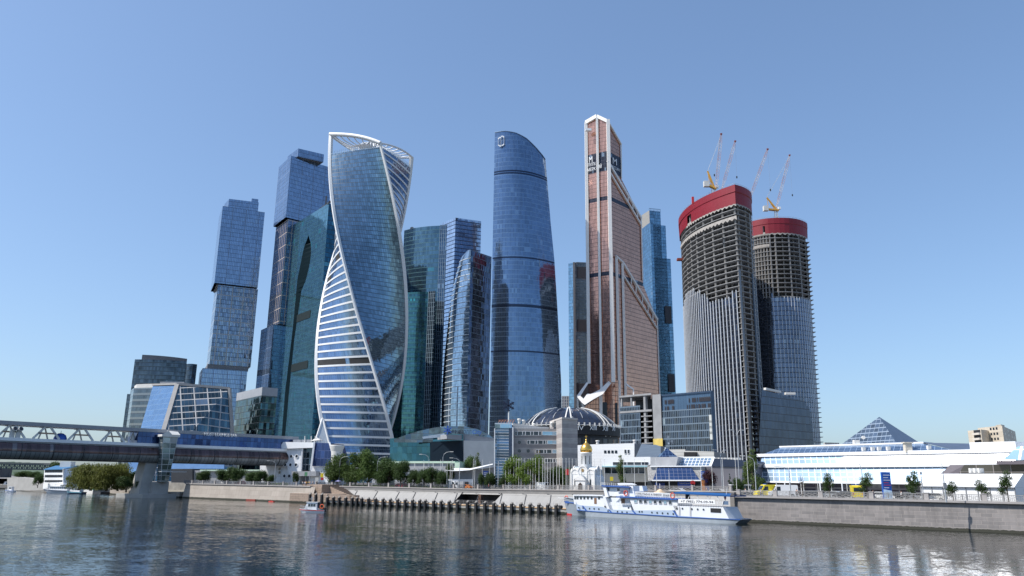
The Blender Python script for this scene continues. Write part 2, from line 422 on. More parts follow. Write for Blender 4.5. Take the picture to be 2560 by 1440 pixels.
# embankment road, pavement
rd = MB(); q = [PB.w(0, 0, -SET-6), PB.w(LB, 0, -SET-5), PB.w(LB, 0, -SET-22), PB.w(0, 0, -SET-22)]
rd.face([Vector((p.x, p.y, GZ+.004)) for p in q])
q = [PC.w(0, 0, -6), PC.w(LC, 0, -6), PC.w(LC, 0, -22), PC.w(0, 0, -22)]
rd.face([Vector((p.x, p.y, GZ+.008)) for p in q]); struct(rd.build('road', M['asphalt']))
# low left bank
lb = MB(); P = [onz(-60, 1221, 0), low0, low1, low2, pA+Vector((-2, 1, 0)), pA+Vector((2, 17, 0)), low2+Vector((14, 24, 0)), low1+Vector((2, 28, 0)), low0+Vector((0, 28, 0)), onz(-60, 1221, 0)+Vector((-30, 28, 0))]
lb.prism([(p.x, p.y) for p in P], -1, 1.9, 0, 1)
struct(lb.build('left_bank', [stoneL, mat('bank_top', (.2, .18, .14), .9, var=.3, scale=.3)]))
st = MB()                                                    # rise behind the low bank
for i in range(2, 5):
    a, b = edge[i], edge[i+1]; st.face([Vector((a.x, a.y, 1)), Vector((b.x, b.y, 1)), Vector((b.x, b.y, GZ)), Vector((a.x, a.y, GZ))])
struct(st.build('bank_slope', mat('bank_stone', (.2, .19, .17), .9, var=.4, scale=.4)))
# left wall (battered pale stone)
z0A, zTA = 0, 4.75
wl = MB()
wl.walls([PA.w(-1, zTA, -1.0), PA.w(LA+2, zTA, -1.0)], [PA.w(-1, -1, .3), PA.w(LA+2, -1, .3)], 0, closed=False)
wl.walls([PA.w(-1, zTA, -14), PA.w(-1, zTA, -1.0)], [PA.w(-1, -1, -14), PA.w(-1, -1, .3)], 0, closed=False)
o = tag(wl.build('embankment_wall', stoneL), 'battered pale beige stone river wall left of the landing stairs', 'river wall', 'river walls')
c = MB(); a = PA
c.prism([PA.w(-1.2, 0, -.7)[:2], PA.w(LA, 0, -.7)[:2], PA.w(LA, 0, -1.8)[:2], PA.w(-1.2, 0, -1.8)[:2]], zTA, zTA+.3); c.build('coping', coping, o)
# middle: quay, sloped wall, vertical parapet band
def zB(s): return 4.9 + .75*max(0, (s-60)/(LB-60))            # the parapet climbs slowly to the right
qy = MB(); qy.prism([PB.w(0, 0, 0)[:2], PB.w(LB, 0, 0)[:2], PB.w(LB, 0, -7)[:2], PB.w(0, 0, -7)[:2]], -1, 1.15, 0, 1)
qy.build('quay', [stone_mat('quay_concrete', (.34, .33, .31), (.31, .30, .28), (.18, .17, .15), 5.0, 2.5, .03, .3), mat('quay_top', (.45, .36, .26), .85, var=.2)])
quay = bpy.data.objects['quay']; tag(quay, 'low concrete quay running along the foot of the sloped wall', 'quay')
qe = MB(); qe.bar(PB.w(0, 1.2, -.1), PB.w(LB, 1.2, -.1), .5, .2); qe.build('kerb', mat('quay_kerb', (.55, .36, .2), .8, var=.2, scale=1.0), quay)
wm = MB(); N = 24; o0, o1 = PB.sz(1143, 1240, -8.5)[0], PB.sz(1241, 1240, -8.5)[0]; om = (o0+o1)/2
segs = sorted([LB*i/N for i in range(N+1)] + [o0, o1]); segs = [s for s in segs if s < o0-.01 or s > o1+.01 or s in (o0, o1)]
for a, b in zip(segs, segs[1:]):
    A = [(a, -6.5, 1.15), (b, -6.5, 1.15), (b, -11, zB(b)-.9), (a, -11, zB(a)-.9)]
    if a == o0:
        k0, k1 = .02, .88
        def sl_(s, k): return PB.w(s, 1.15+(zB(s)-.9-1.15)*k, -6.5-4.5*k)
        wm.face([sl_(a, 0), sl_(b, 0), sl_(b, k0), sl_(a, k0)]); wm.face([sl_(a, k1), sl_(b, k1), sl_(b, 1), sl_(a, 1)])
        bk = [PB.w(a, 1.1, -13), PB.w(b, 1.1, -13), PB.w(b, 4.4, -13), PB.w(a, 4.4, -13)]
        wm.face(bk, 1); wm.face([sl_(a, k1), PB.w(a, 4.4, -13), PB.w(b, 4.4, -13), sl_(b, k1)][::-1], 1); wm.face([PB.w(a, 1.2, -6.5), PB.w(b, 1.2, -6.5), PB.w(b, 1.2, -13), PB.w(a, 1.2, -13)], 1)
        wm.face([PB.w(a, 1.1, -6.5), PB.w(a, 4.2, -10.8), PB.w(a, 4.4, -13), PB.w(a, 1.1, -13)], 1); wm.face([PB.w(b, 1.1, -6.5), PB.w(b, 4.2, -10.8), PB.w(b, 4.4, -13), PB.w(b, 1.1, -13)][::-1], 1)
        continue
    wm.face([PB.w(s, z, o) for s, o, z in A], 0, [(p[0], p[2]+.3) for p in A])
wmo = wm.build('embankment_wall', [stoneM, M['black']]); tag(wmo, 'long sloped pale concrete river wall above the low quay', 'river wall', 'river walls')
cp = MB()
for a, b in zip([LB*i/N for i in range(N)], [LB*i/N for i in range(1, N+1)]):
    cp.bar(PB.w(a, zB(a)-.45, -11.2), PB.w(b, zB(b)-.45, -11.2), .5, .95); cp.bar(PB.w(a, zB(a)+.12, -11.15), PB.w(b, zB(b)+.12, -11.15), .75, .24, 1)
cp.build('coping', [mat('parapet_granite', (.2, .195, .19), .8, var=.15), coping], wmo)
pr = MB(); pr.prism([PB.w(om-.45, 0, -9.8)[:2], PB.w(om+.45, 0, -9.8)[:2], PB.w(om+.45, 0, -11)[:2], PB.w(om-.45, 0, -11)[:2]], 1.15, 3.7); pr.build('opening_pillar', mat('brick_brown', (.12, .07, .05), .9), wmo)
cbl = MB()
for px in (893, 944, 998, 1039, 1094, 1143, 1197, 1255, 1315, 1377, 1440, 1500):
    s, _ = PB.sz(px, 1228, -10.5); cbl.bar(PB.w(s, zB(s)-1.1, -10.6), PB.w(s+2.0, 1.6, -7.0), .16, .16); cbl.bar(PB.w(s-1.4, zB(s)-.95, -10.85), PB.w(s+.2, zB(s)-1.2, -10.7), .12)
cbl.build('mooring_chain', M['dark'], wmo)
# right wall
wr = MB(); zR = 4.72
LX_ = LC+400
wr.walls([PC.w(0, zR, -.5), PC.w(LX_, zR, -.5)], [PC.w(0, -1, .1), PC.w(LX_, -1, .1)], 0, closed=False)
wr.walls([PC.w(0, zR+.9, -13), PC.w(0, zR, -.5)], [PC.w(0, -1, -13), PC.w(0, -1, .1)], 0, closed=False)
wro = wr.build('embankment_wall', stoneR); tag(wro, 'high vertical granite block river wall right of the moored ship', 'river wall', 'river walls')
c = MB(); c.prism([PC.w(-.3, 0, .1)[:2], PC.w(LX_, 0, .1)[:2], PC.w(LX_, 0, -1.4)[:2], PC.w(-.3, 0, -1.4)[:2]], zR, zR+.38); c.build('coping', coping, wro)
# joint buttress between the two walls
bt = MB(); bt.prism([PC.w(-.9, 0, .25)[:2], PC.w(.0, 0, .25)[:2], PC.w(0.3, 0, -13)[:2], PC.w(-.9, 0, -13)[:2]], -1, 5.75)
tag(bt.build('buttress', mat('buttress_stone', (.2, .185, .17), .85, var=.2)), 'dark stone buttress where the sloped wall meets the granite wall', 'buttress')
# landing stairs at px 745-860
ls = MB(); s0 = PB.sz(745, 1240, -2)[0]
ls.prism([PB.w(s0-1, 0, .35)[:2], PB.w(9.5, 0, .35)[:2], PB.w(9.5, 0, -12)[:2], PB.w(s0-1, 0, -12)[:2]], -1, 2.8)
for i in range(12):
    a = 1.5+i*1.15; ls.prism([PB.w(a, 0, -7)[:2], PB.w(a+1.15, 0, -7)[:2], PB.w(a+1.15, 0, -11.3)[:2], PB.w(a, 0, -11.3)[:2]], 1, 4.9-i*.3)
ls.prism([PB.w(s0-1, 0, -4)[:2], PB.w(1.5, 0, -4)[:2], PB.w(1.5, 0, -12)[:2], PB.w(s0-1, 0, -12)[:2]], 2.8, 5.5)
ls.prism([PB.w(9.5, 0, .3)[:2], PB.w(26, 0, .3)[:2], PB.w(26, 0, -5)[:2], PB.w(9.5, 0, -5)[:2]], 1.1, 1.6)
ls.face([PB.w(19, 1.6, .0), PB.w(27, 1.3, 0), PB.w(19, 2.9, 0)]); ls.prism([PB.w(9.5, 0, 0)[:2], PB.w(20, 0, 0)[:2], PB.w(20, 0, -3)[:2], PB.w(9.5, 0, -3)[:2]], 1.6, 2.7)
tag(ls.build('landing_stairs', stone_mat('stairs_stone', (.33, .25, .2), (.28, .22, .17), (.15, .12, .1), 1.6, .6, .03, .4)), 'brown stone landing with steps down from road to quay', 'stairs')
# fenders
def fender():
    t = thing('quay_fender', 'x', 'fender')
    b = MB(); b.prism([(-.32, -.5), (.32, -.5), (.32, .1), (-.32, .1)], -1.2, 1.9); b.build('fender_pile', M['black'], t)
    b = MB(); b.face([(-.3, -.5, 1.9), (.3, -.5, 1.9), (.3, .1, 2.35), (-.3, .1, 2.35)]); b.face([(-.3, .1, 2.35), (.3, .1, 2.35), (.3, .1, 1.9), (-.3, .1, 1.9)][::-1]); b.face([(.3, -.5, 1.9), (.3, .1, 1.9), (.3, .1, 2.35)]); b.face([(-.3, -.5, 1.9), (-.3, .1, 2.35), (-.3, .1, 1.9)])
    b.build('cap', mat('fender_cap', (.16, .15, .14), .8), t)
    b = MB(); b.box((.75, .3, 1.35), (.5, .3, .35)); b.bar((.3, .1, 1.9), (1.0, .3, 1.3), .16); b.build('bracket', M['conc_dark'], t)
    return t
fx = [774.5, 789, 804, 818, 833, 847.6, 864, 880, 892, 904, 921, 938.7, 957.7, 976, 994.2, 1013.3, 1031.5, 1049.7, 1063.6, 1084.7, 1103.3, 1123.4, 1144, 1169.3, 1190.5, 1213, 1235.4, 1257.5, 1280, 1303, 1326, 1348, 1370, 1391]
pf = Placer(fender()); angB = math.atan2(PB.e.y, PB.e.x)
for i, px in enumerate(fx):
    s = PB.sz(px, 1262, .4)[0]; p = PB.w(s, 0, .35)
    o = pf(p, angB, (1, 1, 1.35 if i < 3 else 1), 'tall black fender post at the landing stairs' if i < 3 else 'black timber fender post standing in the water along the quay edge')
    o['group'] = 'fender posts beside the stairs' if i < 3 else 'fender posts along the quay'
# embankment fences -----------------------------------------------------------
def fence(label, posts, wfn, m_post, m_rail, h=1.05, infill=.28, pw=.5, name='embankment_fence', rmat=None, sub=4):
    """posts: distances along the wall; wfn(s, z) -> point"""
    t = thing(name, label, 'fence', tuple(wfn(posts[0], 0)), 'railings on the river walls')
    for s in posts:
        b = MB(); p = wfn(s, 0); q = wfn(s+1, 0); a = math.atan2(q.y-p.y, q.x-p.x)
        b.box((p.x, p.y, p.z+h/2), (pw, .45, h), a); b.box((p.x, p.y, p.z+h+.06), (pw+.12, .55, .12), a); b.build('post', m_post, t)
    b = MB()
    for s0, s1 in zip(posts, posts[1:]):
        b.bar(wfn(s0, h-.08), wfn(s1, h-.08), .1, .1); b.bar(wfn(s0, .12), wfn(s1, .12), .08, .08); b.bar(wfn(s0, h*.68), wfn(s1, h*.68), .05, .05)
        n = max(2, int((s1-s0)/infill))
        for i in range(1, n):
            s = s0+(s1-s0)*i/n; big = (i % max(1, n//sub) == 0)
            b.bar(wfn(s, .1), wfn(s, h+.02 if big else h-.1), .14 if big else .045)
        k = max(1, int((s1-s0)/1.1))
        for i in range(k):
            a0 = s0+(s1-s0)*i/k; a1 = s0+(s1-s0)*(i+1)/k; b.bar(wfn(a0, .2), wfn(a1, h*.64), .05); b.bar(wfn(a1, .2), wfn(a0, h*.64), .05)
    b.build('railing', m_rail, t); return t
fA = lambda s, z: PA.w(s, zTA+.3+z, -1.25)
fence('grey iron railing with stone posts above the beige left wall', [PA.sz(px, 1206, -1.25)[0] for px in (462, 481, 508, 538, 568, 602, 635, 671, 709, 742)], fA, coping, M['midgrey'])
fB = lambda s, z: PB.w(s, zB(s)+.24+z, -11.15)
sB = [PB.sz(px, 1212, -11.15)[0] for px in (790, 831, 876, 923, 972, 1024, 1078, 1135, 1195.5, 1259)]
fence('black iron railing with pale stone posts above the quay', sB, fB, coping, M['dark'])
sB2 = [PB.sz(px, 1215, -11.15)[0] for px in (1259.5, 1326, 1396, 1472, 1552, 1639, 1731, 1826)]
rail_grey = mat('rail_grey', (.27, .265, .26), .7, var=.1)
fence('light grey railing with stone posts behind the moored ship', sB2, fB, coping, rail_grey)
fC = lambda s, z: PC.w(s, zR+.38+z, -.75)
fence('light grey railing with thick stone posts on the granite wall', [PC.sz(px, 1232, -.75)[0] for px in (1846, 1938, 2052, 2178, 2315, 2460, 2620)], fC, coping, rail_grey, h=1.1, pw=.75, sub=3)
# quay handrail
t = thing('quay_railing', 'thin steel handrail along the back edge of the low quay', 'railing', tuple(PB.w(20, 1.15, -5)))
b = MB(); s0, s1 = PB.sz(857, 1245, -5)[0], PB.sz(1398, 1262, -5)[0]
for z in (.35, .7, 1.05): b.bar(PB.w(s0, 1.15+z, -5), PB.w(s1, 1.15+z, -5), .035)
n = int((s1-s0)/1.6)
for i in range(n+1): b.bar(PB.w(s0+(s1-s0)*i/n, 1.15, -5), PB.w(s0+(s1-s0)*i/n, 2.25, -5), .05)
b.build('handrail', M['grey'], t)
# ------------------------------------------------------------------ hills and far bank
hl = MB(); random.seed(3)
def hz(i, j): return 0
prof = [(-420, 1148), (-100, 1152), (60, 1156), (160, 1160), (300, 1168), (420, 1178), (560, 1190), (900, 1198)]
top = [at(a, b + random.uniform(-1, 1), 1900) for a, b in [(x, interp(prof, x)) for x in range(-420, 900, 12)]]
hl.grid(lambda u, v: (lambda p: Vector((p[0], 1400+500*v+160*math.sin(u*9), GZ-1+(p[2]-GZ)*(v**.6)+2.0*math.sin(u*160+v*9))))(lerp([tuple(p) for p in top], u)), 110, 8)
struct(hl.build('hills', mat('wooded_hill', (.055, .085, .05), .95, var=.5, scale=.03, bump=1.0)))
# ------------------------------------------------------------------ towers
def box_tower(name, label, pix, H, wall, roofm, z0=GZ, cat='skyscraper', parapet=1.2, group='glass office towers', extra=None, part='glass_wall'):
    """pix: roof corners L, M, R in photo pixels (M the near corner)"""
    L, Mm, Rr = [onz(x, y, H) for x, y in pix]; B = L+Rr-Mm
    t = thing(name, label, cat, (Mm.x, Mm.y, z0), group)
    b = MB(); b.prism([p[:2] for p in (L, Mm, Rr, B)], z0, H, 0, 1, bottom=False); b.build(part, [wall, roofm], t)
    return t, (L, Mm, Rr, B)
def sub_box(t, pix, H, z0, wall, roofm, part, depth=None):
    L, Mm, Rr = [onz(x, y, H) for x, y in pix]; B = L+Rr-Mm
    b = MB(); b.prism([p[:2] for p in (L, Mm, Rr, B)], z0, H, 0, 1); return b.build(part, [wall, roofm], t), (L, Mm, Rr, B)
def grow(P, k, d=(0, 0)):
    c = sum(P, Vector((0, 0, 0)))/len(P); return [Vector((c.x+(p.x-c.x)*k+d[0], c.y+(p.y-c.y)*k+d[1], p.z)) for p in P]
def prismp(t, P, z0, z1, mats, part):
    b = MB(); b.prism([p[:2] for p in P], z0, z1, 0, 1); return b.build(part, mats, t)
RF = M['midgrey']
# --- Evolution-like twisted tower ---
TX = at(905, 720, 525); TH = 255.0
def build_twist():
    top = at(928, 360, 525); cx, cy = top.x, 525.0
    t = thing('twisted_tower', 'twisted glass tower with white corner ribbons and white floor bands', 'skyscraper', (cx, cy, GZ), 'glass office towers')
    RR = 30.7; Zc = at(908, 775, 525).z; 
    def phi(z): return R(interp([(0, 83), (25, 65), (50, 46), (70, 31.5), (90, 18), (116, 1), (180, -37), (260, -82.5)], z))
    def corner(k, z, r=RR, dr=0):
        f = phi(z) + k*math.pi/2          # angle measured from towards-camera, positive to the right
        return Vector((cx + 3.0 - 2.4*z/250 + r*math.sin(f), cy - r*math.cos(f), z))
    # k: A=0, B=1, C=2, D=3
    ztop = TH-20
    def roofz(k): return {0: ztop-2, 1: ztop-3, 2: ztop-2, 3: ztop-2}[k]
    gA = facade('twist_glass', (.17, .26, .34), 1.5, 2.93, line=(.035, .06, .09), lw=.14, lh=.36, tilt=.03, wave=.05, var=.35, blind=.03, blindcol=(.25, .35, .45), rough=.05)
    gB = facade('twist_glass_banded', (.17, .26, .40), 1.5, 4.3, line=(.12, .16, .2), lw=.12, lh=.15, tilt=.03, wave=.05, var=.3, blind=.03, rough=.05)
    for k in range(4):
        b = MB(); n = 96
        def fn(u, v, k=k):
            za = GZ+(roofz(k)-GZ)*v; zb = GZ+(roofz((k+1) % 4)-GZ)*v; z = za+(zb-za)*u
            a = corner(k, z, RR-.8); c = corner((k+1) % 4, z, RR-.8); p = a.lerp(c, u)
            bul = 1+.05*math.sin(math.pi*u); return Vector((cx+(p.x-cx)*bul, cy+(p.y-cy)*bul, z))
        b.grid(fn, 20, n, 0, uvf=lambda u, v, p: (u*42.0, p.z), flip=False)
        gw = b.build('glass_wall', [gA if k in (0, 2) else gB], t)
        if k in (1, 3):
            # white floor bands standing proud of the glass
            bb = MB(); z = GZ+2.2
            i = 0
            while z < min(roofz(k), roofz((k+1) % 4))-1:
                for z_a, z_b in ((z, z+1.25),):
                    P = []
                    for u in [j/16 for j in range(17)]:
                        pts = []
                        for zz in (z_a, z_b):
                            a = corner(k, zz, RR-.5); c = corner((k+1) % 4, zz, RR-.5); p = a.lerp(c, u); bul = 1+.05*math.sin(math.pi*u)+.008
                            pts.append(Vector((cx+(p.x-cx)*bul, cy+(p.y-cy)*bul, zz)))
                        P.append(pts)
                    for a, c in zip(P, P[1:]):
                        inn = [Vector((cx+(q.x-cx)*.975, cy+(q.y-cy)*.975, q.z)) for q in (a[0], c[0], c[1], a[1])]
                        bb.face([a[0], c[0], c[1], a[1]], 0); bb.face([a[1], c[1], inn[2], inn[3]], 0); bb.face([inn[0], inn[1], c[0], a[0]], 0)
                z += 5.15; i += 1
            bb.build('floor_bands', mat('ribbon_white', (.68, .69, .7), .5, var=.04), t)
            lv = MB()
            for (zc, u0, u1) in (((GZ+2.2+5.15*14), .0, .55), ((GZ+2.2+5.15*14), .62, .98), (GZ+2.2+5.15*26, .05, .3), (GZ+2.2+5.15*28, .62, .85)):
                if k != 3: continue
                lv = MB()
                for j in range(10):
                    ua, ub = u0+(u1-u0)*j/10, u0+(u1-u0)*(j+1)/10; q = []
                    for (u, zz) in ((ua, zc+1.3), (ub, zc+1.3), (ub, zc+5.1), (ua, zc+5.1)):
                        a = corner(k, zz, RR-.5); c = corner(0, zz, RR-.5); p = a.lerp(c, u); bul = 1+.05*math.sin(math.pi*u)-.004
                        q.append(Vector((cx+(p.x-cx)*bul, cy+(p.y-cy)*bul, zz)))
                    lv.face(q)
                lv.build('louvre_panel', mat('louvre', (.05, .05, .05), .8, var=.2, spec=.1), t)
    # corner ribbons
    for k in range(4):
        b = MB(); n = 110; zt = (251.5, 235.0, 241.0, 247)[k]
        pr = []
        for i in range(n+1):
            z = GZ+(zt-GZ)*i/n; p = corner(k, z); f = phi(z)+k*math.pi/2
            out = Vector((math.sin(f), -math.cos(f), 0)); tn = Vector((math.cos(f), math.sin(f), 0)); wd = 1.1
            pr.append([p-tn*wd-out*1.1, p-tn*.5+out*.6, p+tn*.5+out*.6, p+tn*wd-out*1.1, p-out*2.6])
        for a, c in zip(pr, pr[1:]):
            for i in range(5):
                j = (i+1) % 5; b.face([a[i], a[j], c[j], c[i]], 0)
        b.face(pr[-1], 0); b.build('corner_ribbon', mat('ribbon_white', (.68, .69, .7), .5, var=.04), t)
    # crown: open white loop above the glass, ribs and helipad
    zt = TH-1
    ring = {k: corner(k, (251.5, 235.0, 241.0, 247)[k], RR-.3) for k in range(4)}
    b = MB()
    def edge(k0, k1, th, sag):
        a, c = ring[k0], ring[k1]; pts = []
        for i in range(15):
            u = i/14; p = a.lerp(c, u); out = Vector((p.x-cx, p.y-cy, 0)); p = p+out*(.10*math.sin(math.pi*u)); p.z += sag*math.sin(math.pi*u); pts.append(p)
        b.tube(pts, th, 8); return pts
    pAB = edge(0, 1, 1.5, 1.5); pBC = edge(1, 2, .7, 1.0); pCD = edge(2, 3, 1.0, 1.5); pDA = edge(3, 0, 1.3, 1.0)
    b.build('crown_ring', mat('ribbon_white', (.68, .69, .7), .5, var=.04), t)
    hc = Vector((cx, cy+2, 244.5))
    b = MB(); b.lathe([(0, 1.2), (9.0, 1.2), (9.6, .7), (8.6, 0), (7.5, -1.6), (0, -2.6)], hc, 28); b.build('helipad', M['white'], t)
    b = MB(); b.lathe([(6, -13), (6, -1)], hc, 20); b.build('roof_core', M['offwhite'], t)
    for seq, nr in ((pAB, 14), (pDA, 14), (pBC, 14), (pCD, 14)):
        for i in range(1, 14, 2):
            b = MB(); p = seq[i]; d = (p-hc); d.z = 0; d.normalize(); q = hc+d*9.0; mid = (p+q)/2; mid.z = min(p.z, q.z)-1.5+1.0
            b.tube([p, p*.7+q*.3+Vector((0, 0, -2.2)), q*.7+p*.3+Vector((0, 0, -2.6)), q+Vector((0, 0, .3))], .38, 6); b.build('crown_rib', M['white'], t)
    rf = MB()
    P = [corner(k, roofz(k)-1.5, RR-2) for k in range(4)]; rf.face(P[::-1]); rf.face(P); rf.build('roof', RF, t)
    fr = MB()
    for k in (0, 1):
        for i in range(26):
            u = (i+.5)/26; z = roofz(k)+(roofz(k+1)-roofz(k))*u; a = corner(k, z, RR-.7).lerp(corner(k+1, z, RR-.7), u); bul = 1+.05*math.sin(math.pi*u)
            p = Vector((cx+(a.x-cx)*bul, cy+(a.y-cy)*bul, z)); fr.bar(p, p+Vector((0, 0, 2.6)), .3)
            if (k, i) != (0, 0): fr.bar(pp+Vector((0, 0, .4)), p+Vector((0, 0, .4)), .25)
            pp = p
    fr.build('parapet_fin', mat('glass_pale', (.45, .55, .62), .2, .5), t)
    # leaning strut at the left foot
    b = MB(); p0, p1, p2 = at(807, 1045, 500), at(786, 1112, 497), at(824, 1112, 497)
    b.face([p0, p1, p2], 1); b.bar(p0, p1, 1.0); b.bar(p0, p2, 1.0); b.build('foot_canopy', [M['white'], mat('canopy_glass', (.45, .48, .5), .2, .4)], t)
    return t
build_twist()
# --- left low dark block ---
gd = facade('dark_green_glass', (.085, .11, .14), 1.5, 3.9, line=(.02, .03, .04), lh=.5, sp=.22, spcol=(.10, .14, .17), tilt=.02, var=.6, blind=.05, blindcol=(.15, .2, .25))
t = thing('office_tower', 'dark glass mid rise with curved crown wall at far left', 'office tower', tuple(at(330, 1190, 700)), 'glass office towers')
Lp = Plane(onz(330, 893, 116)[:2], onz(470, 898, 116)[:2])
def arc_block(t, pL, pR, bulge, z0, z1, mats, part, back=30, n=14, flare=1.0):
    pL, pR = Vector((*pL[:2], 0)), Vector((*pR[:2], 0)); e = (pR-pL).normalized(); nn = Vector((e.y, -e.x, 0))
    P = [pL+(pR-pL)*(i/n)+nn*bulge*4*(i/n)*(1-i/n) for i in range(n+1)]
    P = P + [pR+Vector((pR.x/pR.y*back, back, 0)), pL+Vector((pL.x/pL.y*back, back, 0))]
    b = MB(); b.prism([p[:2] for p in P], z0, z1, 0, 1); return b.build(part, mats, t)
A0, A1 = onz(338, 893, 114), onz(468, 898, 114)
arc_block(t, A0, A1, 3, GZ, 112, [gd, RF], 'glass_wall', 40)
arc_block(t, onz(356, 884, 118), onz(468, 897, 117), 4, 112, 117, [M['midgrey'], RF], 'roof_screen', 20)
arc_block(t, onz(466, 910, 108), onz(493, 911, 108), 3, GZ, 108, [gd, RF], 'side_wing', 40)
arc_block(t, onz(318, 985, 84), onz(345, 985, 84), 0, GZ, 84, [gd, RF], 'lower_wing', 40)
t, P = box_tower('office_building', 'grey mid rise with rounded beige top beside slanted glass hall', [(328, 975), (335, 970), (400, 968)], 62, facade('grey_bands', (.12, .15, .18), 1.6, 3.8, sp=.45, spcol=(.25, .26, .27), var=.4), RF, group='low office blocks', cat='office building')
prismp(t, grow(P, .8), 62, 64.5, [M['offwhite'], RF], 'roof_house')
# --- two stacked-block towers ---
gs = facade('stack_glass', (.25, .34, .47), 1.45, 3.9, line=(.045, .07, .13), lw=.14, lh=.3, tilt=.03, wave=.03, var=.2, blind=.012, gu=11.5, gw=.45, gv=23.4, gcol=(.16, .22, .34), wscale=.03)
gs2 = facade('stack_glass_mid', (.22, .28, .36), 1.45, 3.9, line=(.04, .055, .08), lw=.2, lh=.4, tilt=.08, wave=.09, var=.5, blind=.02, gu=9.4, gw=.8, gv=11.7, gcol=(.36, .37, .38))
gs3 = facade('stack_glass_orange', (.17, .22, .32), 1.45, 3.9, line=(.04, .05, .08), lw=.2, lh=.4, tilt=.05, wave=.03, var=.5, gu=4.6, gw=.6, gv=11.7, gcol=(.45, .38, .33))
t, P = box_tower('stacked_tower', 'blue tower of three shifted glass blocks with stepped top left', [(547, 545), (557, 515), (662, 531)], 246, gs, RF, z0=174, part='upper_block')
def at_base(P, z0, z1, k, d, part, m, t):
    prismp(t, grow(P, k, d), z0, z1, [m, RF], part)
sub_box(t, [(561, 510), (573, 497), (647, 506)], 256, 246, gs, RF, 'roof_block')
sub_box(t, [(628, 498), (630, 496), (646, 498)], 259, 256, gs, RF, 'roof_block')
at_base(P, 102, 173, .93, (1.5, 1.5), 'middle_block', gs2, t); at_base(P, 173, 174, .90, (0, 1), 'recess', M['dark'], t)
at_base(P, 98, 102, .92, (0, 1), 'recess', M['midgrey'], t); at_base(P, GZ, 98, 1.0, (-2, 0), 'lower_block', gs, t)
t, P = box_tower('stacked_tower', 'taller blue stacked glass tower behind the teal arch tower', [(697, 418), (728, 389), (830, 420)], 296, gs, RF, z0=236, part='upper_block')
sub_box(t, [(719, 391), (746, 371), (810, 386)], 304, 296, gs, RF, 'roof_block')
at_base(P, 138, 235, .95, (1.0, 1), 'middle_block', gs3, t); at_base(P, 235, 236, .9, (0, 1), 'recess', M['dark'], t)
at_base(P, 137, 138, .93, (-.5, 1), 'recess', M['dark'], t); at_base(P, GZ, 137, 1.0, (-2.5, 0), 'lower_block', gs, t)
# --- teal arch tower ---
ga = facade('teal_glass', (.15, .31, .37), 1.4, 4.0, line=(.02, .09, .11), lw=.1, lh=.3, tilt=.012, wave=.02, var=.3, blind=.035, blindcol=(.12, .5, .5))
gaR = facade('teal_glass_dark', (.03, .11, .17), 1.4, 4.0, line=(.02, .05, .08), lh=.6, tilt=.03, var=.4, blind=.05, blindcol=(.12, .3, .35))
L, Mm, Rr = onz(732, 563, 231), onz(822, 508, 231), onz(852, 516, 231); B = L+Rr-Mm
t = thing('arch_tower', 'teal glass slab tower with tall dark pointed arch groove', 'skyscraper', (Mm.x, Mm.y, GZ), 'glass office towers')
pl = Plane(L, Mm); W_ = (Mm-L).length
lefte = [pl.sz(x, y)[::1] for x, y in ((771, 590), (762, 612), (757, 631), (751, 662), (743, 700), (741, 725), (734, 800), (729, 846), (713, 977), (705, 1079))]
righte = [pl.sz(x, y) for x, y in ((771, 590), (777, 606), (778, 631), (774, 662), (765, 700), (754, 725), (743, 800), (736, 846), (723, 977), (714, 1079))]
b = MB(); zs = [GZ+(231-GZ)*i/60 for i in range(61)]
le = sorted([(z, s) for s, z in lefte]); re = sorted([(z, s) for s, z in righte]); zap = le[-1][0]
apex = le[-1][1]
for z0, z1 in zip(zs, zs[1:]):
    def q(s0a, s1a, s0b, s1b, off=0, mi=0):
        P = [pl.w(s0a, z0, off), pl.w(s1a, z0, off), pl.w(s1b, z1, off), pl.w(s0b, z1, off)]
        b.face(P, mi, [(s0a, z0), (s1a, z0), (s1b, z1), (s0b, z1)])
    if z0 >= zap: q(0, W_, 0, W_)
    else:
        zz = min(z1, zap); a0, a1 = interp(le, z0), interp(le, z1) if z1 < zap else apex; c0, c1 = interp(re, z0), interp(re, z1) if z1 < zap else apex
        q(0, a0, 0, a1); q(c0, W_, c1, W_)
        P = [pl.w(a0, z0, 0), pl.w(c0, z0, -5), pl.w(c1, z1, -5), pl.w(a1, z1, 0)]; b.face(P, 1)
        P = [pl.w(c0, z0, -5), pl.w(c0, z0, 0), pl.w(c1, z1, 0), pl.w(c1, z1, -5)]; b.face(P, 1)
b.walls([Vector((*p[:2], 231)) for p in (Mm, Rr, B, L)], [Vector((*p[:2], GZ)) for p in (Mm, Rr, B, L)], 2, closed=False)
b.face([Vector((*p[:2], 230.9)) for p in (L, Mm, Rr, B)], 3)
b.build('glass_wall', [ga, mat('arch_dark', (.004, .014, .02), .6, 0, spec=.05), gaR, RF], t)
b = MB(); b.bar(L+Vector((6, 2, 1.6)), Mm+Vector((0, 2, 1.6)), .5, 2.0); b.bar(Mm+Vector((0, 1, 1.8)), Rr+Vector((-1, 0, 1.6)), .5, 2.0); b.bar(Mm+Vector((-3, 2, 0)), Mm+Vector((-3, 2, 7)), 1.0); b.build('roof_screen', M['dark'], t)
for (x0, y0, x1, y1) in ((743, 792, 776, 785), (729, 916, 770, 908)):
    b = MB(); a, z = pl.sz(x0, y0); c, _ = pl.sz(x1, y1); P = [pl.w(a, z-5, .3), pl.w(c, z-5, .3), pl.w(c, z+1.5, .3), pl.w(a, z+1.5, .3)]; b.face(P); b.build('louvre_panel', mat('arch_louvre', (.02, .03, .034), .8, spec=.1), t)
